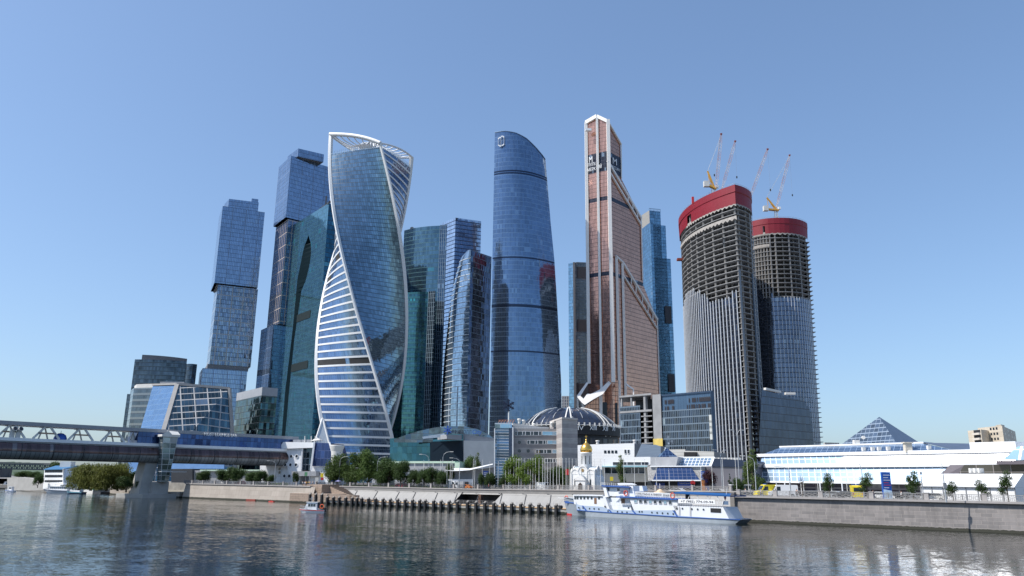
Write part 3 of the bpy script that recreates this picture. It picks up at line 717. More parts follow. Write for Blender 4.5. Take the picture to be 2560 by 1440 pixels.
# --- teal round tower and its step ---
gt = facade('teal_dark_glass', (.11, .19, .24), 1.5, 4.1, line=(.07, .15, .17), lw=.08, lh=.55, tilt=.015, var=.35, blind=.02, blindcol=(.1, .3, .32), lmetal=.6)
gf = facade('finned_glass', (.07, .115, .17), 1.9, 4.1, line=(.22, .30, .36), lw=.35, lh=.2, var=.4)
gt2 = facade('teal_band_glass', (.07, .17, .20), 1.5, 4.1, line=(.02, .05, .06), lw=.1, lh=.2, sp=.5, spcol=(.08, .2, .19), var=.5, blind=.03, blindcol=(.12, .5, .45), lmetal=.6)
t = thing('curved_teal_tower', 'dark teal tower with bowed face and finned right edge', 'skyscraper', tuple(at(1070, 1190, 690)), 'glass office towers')
H8 = 242; a, c, d = onz(1020, 575, H8), onz(1100, 564, H8), onz(1118, 563, H8)
arc_block(t, a-(c-a)*.12, c, 3, GZ, H8, [gt, RF], 'glass_wall', 40)
arc_block(t, c, d, 0, GZ, H8+.5, [gf, RF], 'finned_edge', 38)
H8b = 170; a, c, d = onz(1020, 733, H8b), onz(1071, 730, H8b), onz(1089, 728, H8b)
arc_block(t, a-(c-a)*.7, c, 3, GZ, H8b, [gt2, RF], 'lower_step', 20)
arc_block(t, c, d, 0, GZ, H8b+.4, [gf, RF], 'finned_edge', 20)
b = MB(); b.bar(onz(1035, 571, H8+1), onz(1047, 571, H8+4), 1); b.tube([onz(1030, 572, H8), onz(1030, 572, H8+3)], 2, 8); b.build('roof_crane', M['grey'], t)
# --- light blue tower behind ---
g9 = facade('blue_line_glass', (.46, .55, .67), 1.5, 4.1, line=(.03, .05, .10), lw=.1, lh=.9, tilt=.015, var=.3, blind=.01)
t, P = box_tower('blue_tower', 'tall square blue glass tower behind teal and curved towers', [(1104, 558), (1139, 544), (1203, 553)], 266, g9, RF)
# --- curved arch-topped tower ---
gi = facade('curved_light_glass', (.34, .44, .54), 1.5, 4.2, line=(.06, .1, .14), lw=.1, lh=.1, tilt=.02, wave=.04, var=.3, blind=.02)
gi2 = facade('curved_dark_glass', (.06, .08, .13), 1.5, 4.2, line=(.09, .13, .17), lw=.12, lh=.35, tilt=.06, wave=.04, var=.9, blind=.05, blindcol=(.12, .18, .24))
t = thing('curved_tower', 'curved blue tower with bright floor lines and sharp vertical front edge', 'skyscraper', tuple(at(1172, 1190, 560)), 'glass office towers')
Y10 = 560
sil = [(1066, 1102), (1000, 1103.5), (950, 1106), (900, 1110), (840, 1116), (787, 1122.5), (744, 1128.5), (713, 1134.5), (684, 1142), (655, 1150), (644, 1154.5), (634, 1161), (628, 1168), (625, 1176)]   # y -> x
silw = sorted([(at(x, y, Y10+min(18, (1177-x)*.5)).z, at(x, y, Y10+min(18, (1177-x)*.5)).x) for y, x in sil]); silw = [(GZ-5, silw[0][1]+.3)] + silw
ztp = silw[-1][0]
def edx(z):                                   # vertical near edge
    p = at(1177, 626, Y10); return p.x
def f10(u, v):
    z = GZ+(ztp-GZ)*v; xl = interp(silw, z); xr = edx(z); k = math.sin(u*math.pi/2)
    w_ = max(.2, xr-xl); return Vector((xl+w_*(1-math.cos(u*math.pi/2)) if False else xl+w_*u, Y10+min(30, w_*1.3)*(.62*(1-u)+.38*(1-u)**4), z))
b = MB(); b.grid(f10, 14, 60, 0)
ytr = at(1229, 642, Y10+22); y_tr0 = at(1177, 626, Y10)
def f10r(u, v):
    zt = y_tr0.z+(ytr.z-y_tr0.z)*(u**1.7)
    z = GZ+(zt-GZ)*v; return Vector((y_tr0.x+(ytr.x-y_tr0.x)*u, Y10+22*(u**1.25), z))
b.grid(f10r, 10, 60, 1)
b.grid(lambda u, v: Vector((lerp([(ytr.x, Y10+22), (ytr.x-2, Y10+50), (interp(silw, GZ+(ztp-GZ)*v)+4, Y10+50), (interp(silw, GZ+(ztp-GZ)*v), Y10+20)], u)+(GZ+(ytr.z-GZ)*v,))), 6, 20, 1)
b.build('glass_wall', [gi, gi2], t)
b = MB(); z = GZ+2.0
while z < ztp-5:
    v = (z-GZ)/(ztp-GZ); P = [f10(i/12, v) for i in range(13)]
    for p, q in zip(P, P[1:]): b.bar(p+Vector((0, -.25, 0)), q+Vector((0, -.25, 0)), .5, .42)
    z += 4.2
b.build('floor_lines', mat('floor_line_white', (.6, .66, .7), .4), t)
for u in (.3, .62):
    b = MB(); P = [f10(u, j/40)+Vector((0, -.4, 0)) for j in range(0, 17)]
    for p, q in zip(P, P[1:]): b.bar(p, q, .6, .5)
    b.build('vertical_frame', mat('floor_line_white', (.6, .66, .7), .4), t)
pl = Plane((y_tr0.x-20, Y10+3), (y_tr0.x, Y10)); b = MB()
for i in range(3):
    a, z = pl.sz(1158+i*1.0, 691+i*4.3, 6); b.face([pl.w(a, z-1, 5), pl.w(a+2.6, z-.4, 5), pl.w(a+2.6, z+.7, 5), pl.w(a, z+.1, 5)])
b.build('sign_bars', M['white'], t)
# --- tall sail tower ---
gF = facade('sail_glass', (.15, .225, .34), 1.5, 4.15, line=(.22, .31, .42), lw=.08, lh=.4, tilt=.02, wave=.03, var=.24, blind=.03, blindcol=(.24, .34, .46), lmetal=.7, lrough=.2,
  bands=[(at(1300, y+h, 640).z, at(1300, y, 640).z) for y, h in ((430, 4), (435.5, 4), (645, 4), (763, 7), (878, 4))], bandcol=(.03, .045, .08))
Y11 = 640
t = thing('sail_tower', 'tall blue tower with curved sloping roof and white emblem at top', 'skyscraper', tuple(at(1310, 1190, Y11)), 'glass office towers')
xl = at(1237, 332, Y11).x
sr = sorted([(at(x, y, Y11+12).z, at(x, y, Y11+12).x) for x, y in ((1362, 386), (1368, 450), (1377, 560), (1386, 650), (1393, 760), (1399, 870), (1403, 960), (1404, 1020))])
tp = [(at(x, y, Y11).x, at(x, y, Y11).z) for x, y in ((1237, 332), (1262, 333), (1290, 339), (1315, 349), (1340, 366), (1355, 378), (1362, 386))]
xt = tp[-1][0]
def fF(u, v):
    zt = interp(tp, xl+(xt-xl)*u); z = GZ+(zt-GZ)*v; xr = interp(sr, z)
    return Vector((xl+(xr-xl)*u, Y11+10*(2*u-1)**2-10+12*u, z))
b = MB(); b.grid(fF, 24, 70, 0)
def bk(u, v):
    z = GZ+(tp[-1][1]-GZ)*v; xr = interp(sr, z); return Vector(lerp([(xr, Y11+12), (xr-12, Y11+45), (xl+8, Y11+45), (xl, Y11)], u)+(z,))
b.grid(bk, 9, 30, 0)
P = [fF(i/24, 1) for i in range(25)]; Q = [Vector((p.x*.98, Y11+45, min(p.z, tp[-1][1]))) for p in P]
for i in range(24): b.face([P[i], P[i+1], Q[i+1], Q[i]], 1)
b.build('glass_wall', [gF, RF], t)
b = MB()
for a, c in zip(P, P[1:]): b.bar(a+Vector((0, -.2, .2)), c+Vector((0, -.2, .2)), .8, .5)
b.build('roof_edge', mat('edge_blue', (.2, .28, .4), .4, .5), t)
pl = Plane((xl, Y11+0), (xl+20, Y11-5.0)); b = MB()
def em(pts, off=3.2):
    q = [pl.p(1210+x/3.69, 310+y/3.69, off) for x, y in pts]
    for a, c in zip(q, q[1:]): b.bar(a, c, .3, 1.0)
em([(156, 208), (156, 115)]); em([(156, 125), (140, 127), (131, 140), (131, 190), (142, 201), (156, 205)]); em([(156, 115), (175, 113), (184, 124), (184, 184), (175, 195), (156, 200)])
b.build('emblem', M['white'], t)
# --- twin slender towers behind the bronze one ---
gn = facade('neva_glass', (.19, .33, .44), 1.4, 3.6, line=(.035, .08, .14), lw=.15, lh=.35, tilt=.03, var=.4, blind=.03)
t, P = box_tower('slender_tower', 'slim blue glass tower behind left side of bronze tower', [(1421, 659), (1436, 656), (1480, 657)], 240, gn, RF)
sub_box(t, [(1436, 657), (1441, 655), (1466, 656)], 240.5, 226, M['midgrey'], RF, 'roof_core')
b = MB()
for p in (P[0], P[1]): pass
q0, q1, q2 = P[0]+Vector((0, 0, -12)), P[1], P[2]
b.bar(P[1]+Vector((-.5, -.6, -230)), P[1]+Vector((-.5, -.6, 0)), 2.2, 1.0); b.build('corner_pier', M['midgrey'], t)
plN = Plane(P[1], P[2])
for y in (808, 968, 676):
    b = MB(); a, z = plN.sz(1446, y); b.face([plN.w(a-2, z-9, .4), plN.w(a+14, z-9, .4), plN.w(a+14, z+4, .4), plN.w(a-2, z+4, .4)]); b.build('plant_louvre', M['dark'], t)
t, P = box_tower('slender_tower', 'taller slim blue glass tower right of bronze tower', [(1604, 538), (1623, 526), (1651, 529)], 300, gn, RF)
Lq, Mq, Rq, Bq = P
prismp(t, [Mq+(Rq-Mq)*.3, Rq+(Rq-Mq)*.42+Vector((0, 0, 0)), Bq+(Rq-Mq)*.42, Bq-(Rq-Mq)*.5], GZ, 284, [gn, RF], 'side_wing')
prismp(t, [Mq+(Rq-Mq)*.3, Rq+(Rq-Mq)*.75, Bq+(Rq-Mq)*.75+Vector((0, 3, 0)), Bq-(Rq-Mq)*.5+Vector((0, 3, 0))], GZ, 246, [gn, RF], 'side_wing')
prismp(t, [Lq-(Mq-Lq)*.0+Vector((-1, -1, 0)), Lq+(Mq-Lq)*.5+Vector((1, -14, 0)), Mq+Vector((-.6, -8, 0)), Lq+Vector((0, 6, 0))], GZ, 283, [gn, RF], 'front_wing')
b = MB(); b.face([Lq+Vector((0, -.1, 0)), Mq+Vector((0, -.3, 0)), Vector((Mq.x, Mq.y-.3, 283)), Vector((Lq.x, Lq.y-.1, 283))][::-1]); b.build('blank_wall', mat('blank_beige', (.27, .265, .25), .8), t)
b = MB()
for a, c in ((Mq, Rq),):
    for i in range(9): p = a.lerp(c, i/8); b.bar(p, p+Vector((0, 0, 2.5)), .4)
    b.bar(a+Vector((0, 0, 2.5)), c+Vector((0, 0, 2.5)), .4)
b.build('roof_screen', mat('screen_blue', (.2, .3, .4), .4, .5), t)
plN = Plane(Mq, Rq)
for x, y in ((1665, 785), (1673, 955)):
    b = MB(); a, z = plN.sz(x, y, -3); off = 1.2; b.face([plN.w(a-3, z-11, off), plN.w(a+4.5, z-11, off), plN.w(a+4.5, z+8, off), plN.w(a-3, z+8, off)]); b.build('plant_louvre', M['dark'], t)
t, P = box_tower('distant_office', 'small grey office block between sail tower and slim tower', [(1403, 992), (1405, 990), (1440, 990)], 105, facade('distant_grey', (.3, .33, .36), 2, 3.6, sp=.4, spcol=(.5, .5, .5), lw=.8, line=(.5, .5, .5)), RF, group='low office blocks', cat='office building')
# --- bronze stepped tower ---
def bronze():
    YA, YC = 668, 660
    A = at(1463, 308, YA+4); B = at(1492, 292, YA-3); C = at(1518, 303, YC)
    gb = facade('bronze_glass', (.71, .355, .235), 1.35, 3.75, line=(.04, .02, .02), lw=.35, lh=.4, tilt=.02, wave=.02, var=.22, blind=.015, blindcol=(.5, .28, .2), rough=.12)
    gbl = facade('bronze_glass_left', (.75, .38, .265), 1.35, 3.75, line=(.045, .022, .022), lw=.32, lh=.3, tilt=.02, wave=.02, var=.2, blind=.0, rough=.12)
    gk = facade('bronze_black', (.015, .016, .03), 1.35, 3.75, line=(.04, .05, .08), lw=.3, lh=.2, var=.3, metal=.4)
    wf = mat('frame_white', (.82, .8, .77), .5, var=.05)
    t = thing('bronze_tower', 'tall bronze glass tower with white frames and diagonal stepped edge', 'skyscraper', (C.x, C.y, GZ), 'glass office towers')
    ex = Vector((29.0, 32.0, 0)).normalized()
    Cg = Vector((C.x, C.y, 0)); pr = Plane(Cg, Cg+ex*40)      # right face
    pm = Plane((B.x, B.y), (C.x, C.y)); pq = Plane((A.x, A.y), (B.x, B.y))
    # right face outline from the photo, on the right plane
    def rp(x, y, off=0): return pr.sz(x, y, off)
    out = [rp(1519, 302), rp(1552, 361), rp(1553, 446), rp(1603, 545), rp(1607, 705), rp(1643, 801), (None, GZ)]
    sE = rp(1643, 801)[0]; s2 = rp(1553, 446)[0]; s3 = rp(1603, 545)[0]
    pts = [(0, GZ), (sE, GZ), (sE, out[5][1]), (s3, rp(1608, 712)[1]), (s3, out[3][1]), (s2, out[2][1]), (s2, out[1][1]), (0, out[0][1])]
    D = 34.0; bv = Vector((5, 34, 0))
    # horizontal strips keep the glass pattern regular
    zk = sorted(set([p[1] for p in pts] + [GZ+(out[0][1]-GZ)*i/40 for i in range(41)]))
    def sr_(z):
        prof = sorted([(pts[1][1], sE), (pts[2][1], sE), (pts[3][1], s3), (pts[4][1], s3), (pts[5][1], s2), (pts[6][1], s2), (pts[7][1], .3)]); return interp(prof, z)
    b = MB()
    kz = [(at(1530, y1, YC+6).z, at(1530, y0, YC+6).z) for y0, y1 in ((384, 432), (495, 505), (682, 692))]
    def isb(z): return any(a <= z <= c for a, c in kz)
    zk = sorted(set(zk + [z for k in kz for z in k])); Ab = A+Vector((6, 36, 0))
    for z0, z1 in zip(zk, zk[1:]):
        e = .001; a0, a1 = sr_(z0+e), sr_(z1-e); mi = 1 if isb((z0+z1)/2) else 0
        b.face([pr.w(0, z0), pr.w(a0, z0), pr.w(a1, z1), pr.w(0, z1)], mi, [(0, z0), (a0, z0), (a1, z1), (0, z1)])
        P0, P1 = pr.w(a0, z0), pr.w(a1, z1); b.face([P0, P0+bv, P1+bv, P1], 0, [(0, z0), (D, z0), (D, z1), (0, z1)])
        b.face([Vector((Ab.x, Ab.y, z0)), pr.w(a0, z0)+bv, pr.w(a1, z1)+bv, Vector((Ab.x, Ab.y, z1))][::-1], 0)
    b.build('bronze_wall', [gb, gk], t)
    b = MB()
    for P, Q, zt0, zt1 in ((A, B, A.z, B.z), (B, C, B.z-1, C.z)):
        zk2 = sorted(set([GZ, 999] + [z for k in kz for z in k])); L = math.hypot(Q.x-P.x, Q.y-P.y)
        for z0, z1 in zip(zk2, zk2[1:]):
            mi = 1 if isb((z0+z1)/2) else 0; y0, y1 = min(z1, zt0), min(z1, zt1)
            b.face([Vector((P.x, P.y, z0)), Vector((Q.x, Q.y, z0)), Vector((Q.x, Q.y, y1)), Vector((P.x, P.y, y0))], mi, [(0, z0), (L, z0), (L, y1), (0, y0)])
    b.face([Vector((A.x, A.y, GZ)), A, Ab, Vector((Ab.x, Ab.y, GZ))], 0)
    b.face([A, B, C, pr.w(s2, C.z)+bv, Ab], 0)
    b.build('bronze_wall', [gbl, gk], t)
    # white frame
    def beam(p, q, w_=2.6, d=1.6, name='white_frame'):
        x = MB(); x.bar(p, q, w_, d); return x.build(name, wf, t)
    def rpt(x, y, off=.8): return pr.p(x, y, off)
    dn = lambda p, z: Vector((p.x, p.y, z))
    zl = at(1467, 958, YA).z
    beam(dn(A, zl)+Vector((.6, -1, 0)), A+Vector((.6, -1, .5)), 2.7, 2.6)
    beam(dn(B, zl-8)+Vector((0, -1.2, 0)), B+Vector((0, -1.2, .5)), 2.0, 2.0)
    beam(dn(C, zl)+Vector((.6, -1.2, 0)), C+Vector((.6, -1.2, 1)), 3.1, 2.6)
    beam(A+Vector((.6, -1, 0)), B+Vector((0, -1.2, 0)), 2.6, 3.5); beam(B+Vector((0, -1, 0)), C+Vector((0, -1, -.5)), 2.0, 3.0)
    beam(rpt(1520, 303), rpt(1553, 361), 1.5, 1.2); beam(rpt(1553, 361), rpt(1554, 446), .9, .9)
    beam(rpt(1519, 402), rpt(1603, 545), 1.5, 2.0); beam(rpt(1521, 425), rpt(1603, 562), 1.5, 1.5); beam(rpt(1603, 545), rpt(1607, 700), 1.0, 1.0)
    beam(rpt(1539, 640), rpt(1557, 657), 2.2, 1.6); beam(rpt(1557, 657), rpt(1643, 800), 2.2, 2.0); beam(rpt(1558, 688), rpt(1643, 822), 1.4, 1.2)
    beam(rpt(1541, 640), rpt(1541, 640)*1 + Vector((0, 0, GZ+2-rpt(1541, 640).z)), 2.4, 1.6)
    q = rpt(1556, 655); beam(q, dn(q, rpt(1566, 1000).z), 2.2, 1.6)
    for x in (1570, 1582, 1594, 1578, 1590, 1606, 1620, 1632):
        if x < 1600 and x in (1570, 1582, 1594): p = rpt(x, interp([(1519, 402), (1603, 545)], x)); beam(p, p-Vector((0, 0, 8)), .8, .8)
        else: p = rpt(x, interp([(1557, 657), (1643, 800)], x)); beam(p, p-Vector((0, 0, 7)), .8, .8)
    q = rpt(1643, 801, .4); beam(q, dn(q, GZ+3), 1.2, 1.0)
    # lower left splayed frame
    YF = YA-6
    f = lambda x, y, d=0: at(x, y, YF+d)
    x = MB()
    def slab(pts, th=5, tl=.14):
        P = [f(p[0], p[1], -tl*(p[1]-945)+.05*(p[0]-1490)) for p in pts]; Q = [p+Vector((0, th, 0)) for p in P]; x.face(P); x.face(Q[::-1])
        for i in range(len(P)): j = (i+1) % len(P); x.face([P[j], P[i], Q[i], Q[j]])
    slab([(1443, 988), (1467, 955), (1471, 958), (1451, 990), (1459, 997), (1468, 984), (1477, 985), (1499, 974), (1514, 960), (1529, 946), (1531, 951), (1528, 958), (1507, 985), (1484, 998), (1462, 1012), (1456, 1008), (1444, 994)], 5, .26)
    for pp in ([(1443, 988), (1446, 990), (1447, 1035), (1443, 1035)], [(1456, 1010), (1461, 1016), (1461, 1050), (1456, 1050)], [(1498, 985), (1506, 985), (1507, 1120), (1501, 1120)]): slab(pp, 5, .02); x.build('frame_leg', wf, t); x = MB()
    slab([(1566, 958), (1585, 972), (1585, 976), (1566, 963)], 2); slab([(1582, 972), (1585, 972), (1586, 1040), (1583, 1040)], 2)
    x.build('splayed_frame', wf, t)
    x = MB(); P = [f(1456, 1030, 1.0), f(1463, 1015, 1), f(1498, 992, 1), f(1498, 1140, 1), f(1456, 1140, 1)]; x.face(P); P = [f(1506, 985, 1.5), f(1530, 958, 1.5), f(1546, 950, 1.5), f(1546, 1140, 1.5), f(1506, 1140, 1.5)]; x.face(P); x.build('lower_glass', gb, t)
    x = MB(); x.face([f(1507, 1005, .5), f(1544, 1007, .5), f(1546, 1150, .5), f(1507, 1150, .5)]); x.build('dark_base_glass', mat('base_black', (.01, .012, .02), .08, .3), t)
    # roof top plant, small window
    x = MB(); p0 = at(1471, 325, YA-4); x.box(tuple(p0), (5.5, 3, 2.2)); x.build('gondola', M['white'], t)
    # lettering
    pql = Plane(A+Vector((0, -1.0, 0)), B+Vector((0, -1.0, 0)))
    text_on(pql, 'M', 1473, 1481, 406, 15, 'emblem', M['white'], t, off=1.0)
    text_on(pql, 'ГРУППА', 1469, 1489, 415, 8, 'lettering', M['white'], t, off=1.0)
    text_on(pql, 'МЕРК', 1469, 1489, 427, 8, 'lettering', M['white'], t, off=1.0)
    text_on(Plane(B+Vector((0, -1, 0)), C+Vector((0, -1, 0))), 'УРИЙ', 1490.5, 1504, 421, 9, 'lettering', M['white'], t, off=.6)
    text_on(pr, 'M', 1532, 1542, 411, 16, 'emblem', M['white'], t, off=.6)
    text_on(pr, 'MERCURY', 1523, 1551, 423, 7, 'lettering', M['white'], t, off=.6)
    return t
bronze()
# ------------------------------------------------------------------ unfinished towers with red screens
def unfinished(name, label, Y, pxL, pxC, pxR, ytop, Hred, yred, zgl, bL, bC, bR, yb, side_open, bulgeL, bulgeR, fin_gap, dY=(14, 22), right_glass=False, win=None, redbot=None):
    """outline: left tip, front corner, right tip given at the top (pxL..) and at the base (bL..)"""
    t = thing(name, label, 'tower under construction', tuple(at(bC, 1190, Y)), 'unfinished twin towers')
    topC = at(pxC, yred, Y); zt = topC.z; zb = GZ
    TL, TC, TR = at(pxL, yred, Y+dY[0]), topC, at(pxR, yred, Y+dY[1])
    BL, BC, BR = at(bL, yb, Y+dY[0]), at(bC, yb, Y), at(bR, yb, Y+dY[1])
    zk = BC.z
    nL, nR = 22, 10
    def outline(z, k=1.0):
        f = (z-zk)/(zt-zk); L, C, Rr = [Vector((b.x+(a.x-b.x)*f, b.y+(a.y-b.y)*f, z)) for a, b in ((TL, BL), (TC, BC), (TR, BR))]
        def arc(p, q, bul, n):
            d = (q-p); nn = Vector((d.y, -d.x, 0)).normalized(); return [p+d*(i/n)+nn*bul*4*(i/n)*(1-i/n) for i in range(n+1)]
        P = arc(L, C, bulgeL, nL) + arc(C, Rr, bulgeR, nR)[1:]
        back = Vector((0, 1, 0)); mid = (L+Rr)/2+Vector((0, 30, 0))
        P += [Rr+Vector((-3, 14, 0)), mid+Vector((6, 0, 0)), mid-Vector((6, 0, 0)), L+Vector((3, 14, 0))]
        if k != 1:
            c = (L+C+Rr)/3; P = [Vector((c.x+(p.x-c.x)*k, c.y+(p.y-c.y)*k, z)) for p in P]
        return P
    # floors
    b = MB(); zz = []; z = GZ+4; fh = 4.05
    ztopf = zt-Hred*.75
    while z < ztopf: zz.append(z); z += fh
    for z in zz:
        P = outline(z, 1.004 if z > zgl else .985); Q = [Vector((p.x, p.y, z+.45)) for p in P]
        b.walls(Q, P, 0); b.face(Q, 0); b.face(P[::-1], 0)
    b.build('floor_slabs', M['rawconc'], t)
    # core
    b = MB(); P = outline(GZ, .55); Q = outline(zt-2, .55); b.walls(Q, P, 0); b.face(Q, 0); b.build('core', mat('core_concrete', (.06, .056, .052), .9, var=.25, scale=.1), t)
    # columns
    b = MB(); P0 = outline(GZ, .935); P1 = outline(zt-3, .935)
    for i in list(range(1, nL+1, 3))+list(range(nL+1, nL+nR+1, 3)): b.bar(P0[i], P1[i], 1.15)
    P0 = outline(GZ, .72); P1 = outline(zt-3, .72)
    for i in list(range(1, nL+nR+1, 4)): b.bar(P0[i], P1[i], 1.0)
    b.build('columns', mat('column_concrete', (.25, .24, .23), .85, var=.15), t)
    # glazing with fins on the left curve
    gc = facade('fin_glass', (.065, .08, .115), 1.6, 4.05, line=(.03, .035, .045), lw=.15, lh=.7, tilt=.04, wave=.04, var=.5, blind=.03, blindcol=(.3, .33, .36))
    gcb = facade('fin_glass_blue', (.14, .165, .22), 1.6, 4.05, line=(.03, .04, .06), lw=.15, lh=.6, tilt=.03, wave=.03, var=.4, blind=.03, blindcol=(.3, .33, .36))
    b = MB(); n1 = nL if not right_glass else nL+nR
    zl = lambda i: zgl + (4.05*round(2.2*math.sin(i*.28)) if i < nL else -8)
    for i in range(n1):
        if i >= nL-1 and not right_glass and side_open: continue
        za = zl(i); A0, A1 = outline(GZ)[i], outline(GZ)[i+1]; T0, T1 = outline(za)[i], outline(za)[i+1]
        L = (A1-A0).length; u0 = i*L
        b.face([A0, A1, T1, T0], 0, [(u0, A0.z), (u0+L, A1.z), (u0+L, T1.z), (u0, T0.z)])
    b.build('glass_wall', [gcb if right_glass else gc], t)
    b = MB(); O0 = outline(GZ, 1.004); nf = int(((O0[nL]-O0[0]).length+4)/fin_gap)
    last = nL-1 if side_open and not right_glass else nL
    def on(z, u):
        P = outline(z, 1.003); x = u*last; i = min(int(x), last-1); return P[i].lerp(P[i+1], x-i)
    for j in range(0 if right_glass else nf+1):
        u = j/nf; za = zl(min(int(u*last), last-1)); 
        p, q = on(GZ, u), on(za+1, u); b.bar(p, q, .5, .8, up=(0, 1, 0))
    if right_glass:
        for j in range(15):
            P_, Q_ = outline(GZ, 1.002), outline(zgl-7, 1.002); x = nL+(nR-.3)*j/14; i = min(int(x), nL+nR-1); b.bar(P_[i].lerp(P_[i+1], x-i), Q_[i].lerp(Q_[i+1], x-i), .35, .5, up=(0, 1, 0))
    b.build('facade_fins', mat('fin_aluminium', (.66, .69, .73), .4, .1), t)
    if side_open:
        b = MB()
        for i in (nL, nL+nR//2, nL+nR-1):
            P, Q = outline(GZ, 1.0)[i], outline(zgl+12, 1.0)[i]; b.bar(P, Q, 1.3, 1.0)
        b.build('edge_frame', mat('edge_frame_blue', (.10, .13, .17), .5, .3), t)
    # red protection screen
    b = MB(); red = mat('red_screen', (.21, .006, .018), .55, var=.12, scale=.15)
    P0, P1 = outline(zt-Hred, 1.03), outline(zt, 1.03); m_ = nL+nR
    Pm0, Pm1 = outline(zt-Hred*.40, 1.03), outline(zt-Hred*.36, 1.05); Pt = outline(zt, 1.05)
    for i in range(m_):
        if win and win[0] <= i < win[1]:
            b.face([P0[i].lerp(P1[i], .52), P0[i+1].lerp(P1[i+1], .52), Pm0[i+1], Pm0[i]])
        else: b.face([P0[i], P0[i+1], Pm0[i+1], Pm0[i]])
        b.face([Pm0[i], Pm0[i+1], Pm1[i+1], Pm1[i]]); b.face([Pm1[i], Pm1[i+1], Pt[i+1], Pt[i]])
    for i in range(m_, len(P0)):
        j = (i+1) % len(P0); b.face([P0[i], P0[j], Pt[j], Pt[i]])
    b.build('protection_screen', red, t)
    b = MB(); P = outline(zt-3.5, 1.0); b.face(P); b.face([Vector((p.x, p.y, p.z-.4)) for p in P][::-1]); b.build('roof_deck', M['conc_dark'], t)
    # dust nets
    for zc, rng in ((zt-Hred-2, (6, m_)), (zt-Hred-13, (0, nL))):
        b = MB(); P = outline(zc, 1.035); Q = outline(zc+3.6, 1.02)
        random.seed(int(zc))
        for i in range(*rng):
            for s_ in range(2):
                a, c = s_/2, (s_+1)/2; d0, d1 = (.0, 1.0) if s_ == 0 else (1.0, 0)
                b.face([P[i].lerp(P[i+1], a)+Vector((0, 0, 1.6*d0)), P[i].lerp(P[i+1], c)+Vector((0, 0, 1.6*d1)), Q[i].lerp(Q[i+1], c), Q[i].lerp(Q[i+1], a)])
        b.build('safety_net', mat('dust_net', (.33, .31, .29), .9, var=.3, scale=.4), t)
    b = MB()
    for i in range(0, m_, 1): p = outline(zt-.2, 1.04)[i]; b.bar(p, p+Vector((0, 0, 1.4)), .15)
    for i in range(m_): b.bar(outline(zt+1.1, 1.04)[i], outline(zt+1.1, 1.04)[i+1], .12)
    b.build('edge_rail', M['steel'], t)
    return t, outline, zt
tA, oA, zA = unfinished('unfinished_tower', 'nearer round concrete tower wrapped in pale fins below red screen', 556, 1697, 1835, 1873, 463, 15.5, 463, at(1790, 712, 556).z, 1722, 1879, 1908, 1140, True, 9, 4, 3.5, dY=(80, 26), win=(7, 9))
tB, oB, zB_ = unfinished('unfinished_tower', 'farther concrete tower with blue glazing behind the finned tower', 640, 1868, 1920, 2013, 546, 14, 546, at(1950, 722, 640).z, 1885, 1955, 2052, 1110, False, 2, 7, 2.35, dY=(14, 12), right_glass=True, win=(17, 19))
# exposed floors on the right edge of the farther tower
b = MB(); z = GZ+4; P = oB(zB_); Rt = 22+10
while z < zB_-15:
    o = oB(z); p = o[Rt]; b.box((p.x-1.0, p.y+4, z+.25), (5.5, 11, .5)); z += 4.05
b.build('edge_slabs', M['rawconc'], tB)
b = MB()
for dx, dy in ((-.5, 1), (2.2, 9)):
    b.bar(oB(GZ)[Rt]+Vector((dx, dy, 0)), oB(zB_-18)[Rt]+Vector((dx, dy, 0)), .9)
b.build('edge_columns', M['conc_dark'], tB)
# scaffold platform & hoist on the towers
b = MB(); p = oA(at(1700, 597, 575).z)[0]; b.box((p.x-1.2, p.y-3, p.z), (7, 4, 1.8)); b.build('loading_platform', M['rust'], tA)
b = MB(); p = at(1732, 497, 560); b.bar(p-Vector((0, 0, 4)), p+Vector((0, 0, 1.5)), 1.6); b.build('red_mast', M['red'], tA)
b = MB()
for k in range(46):
    z = GZ+20+k*4.2; p = oA(z)[22+5]; 
    if z < zA-22: b.box((p.x+1.0, p.y-1.2, z), (1.8, 1.5, .18)); b.bar(p+Vector((.2, -1.9, 0)), p+Vector((1.8, -1.9, 4.2)), .12)
for dx in (.1, 1.9): b.bar(oA(GZ)[27]+Vector((dx, -1.9, 0)), oA(zA-20)[27]+Vector((dx, -1.9, 0)), .25)
b.build('hoist_mast', M['steel'], tA)
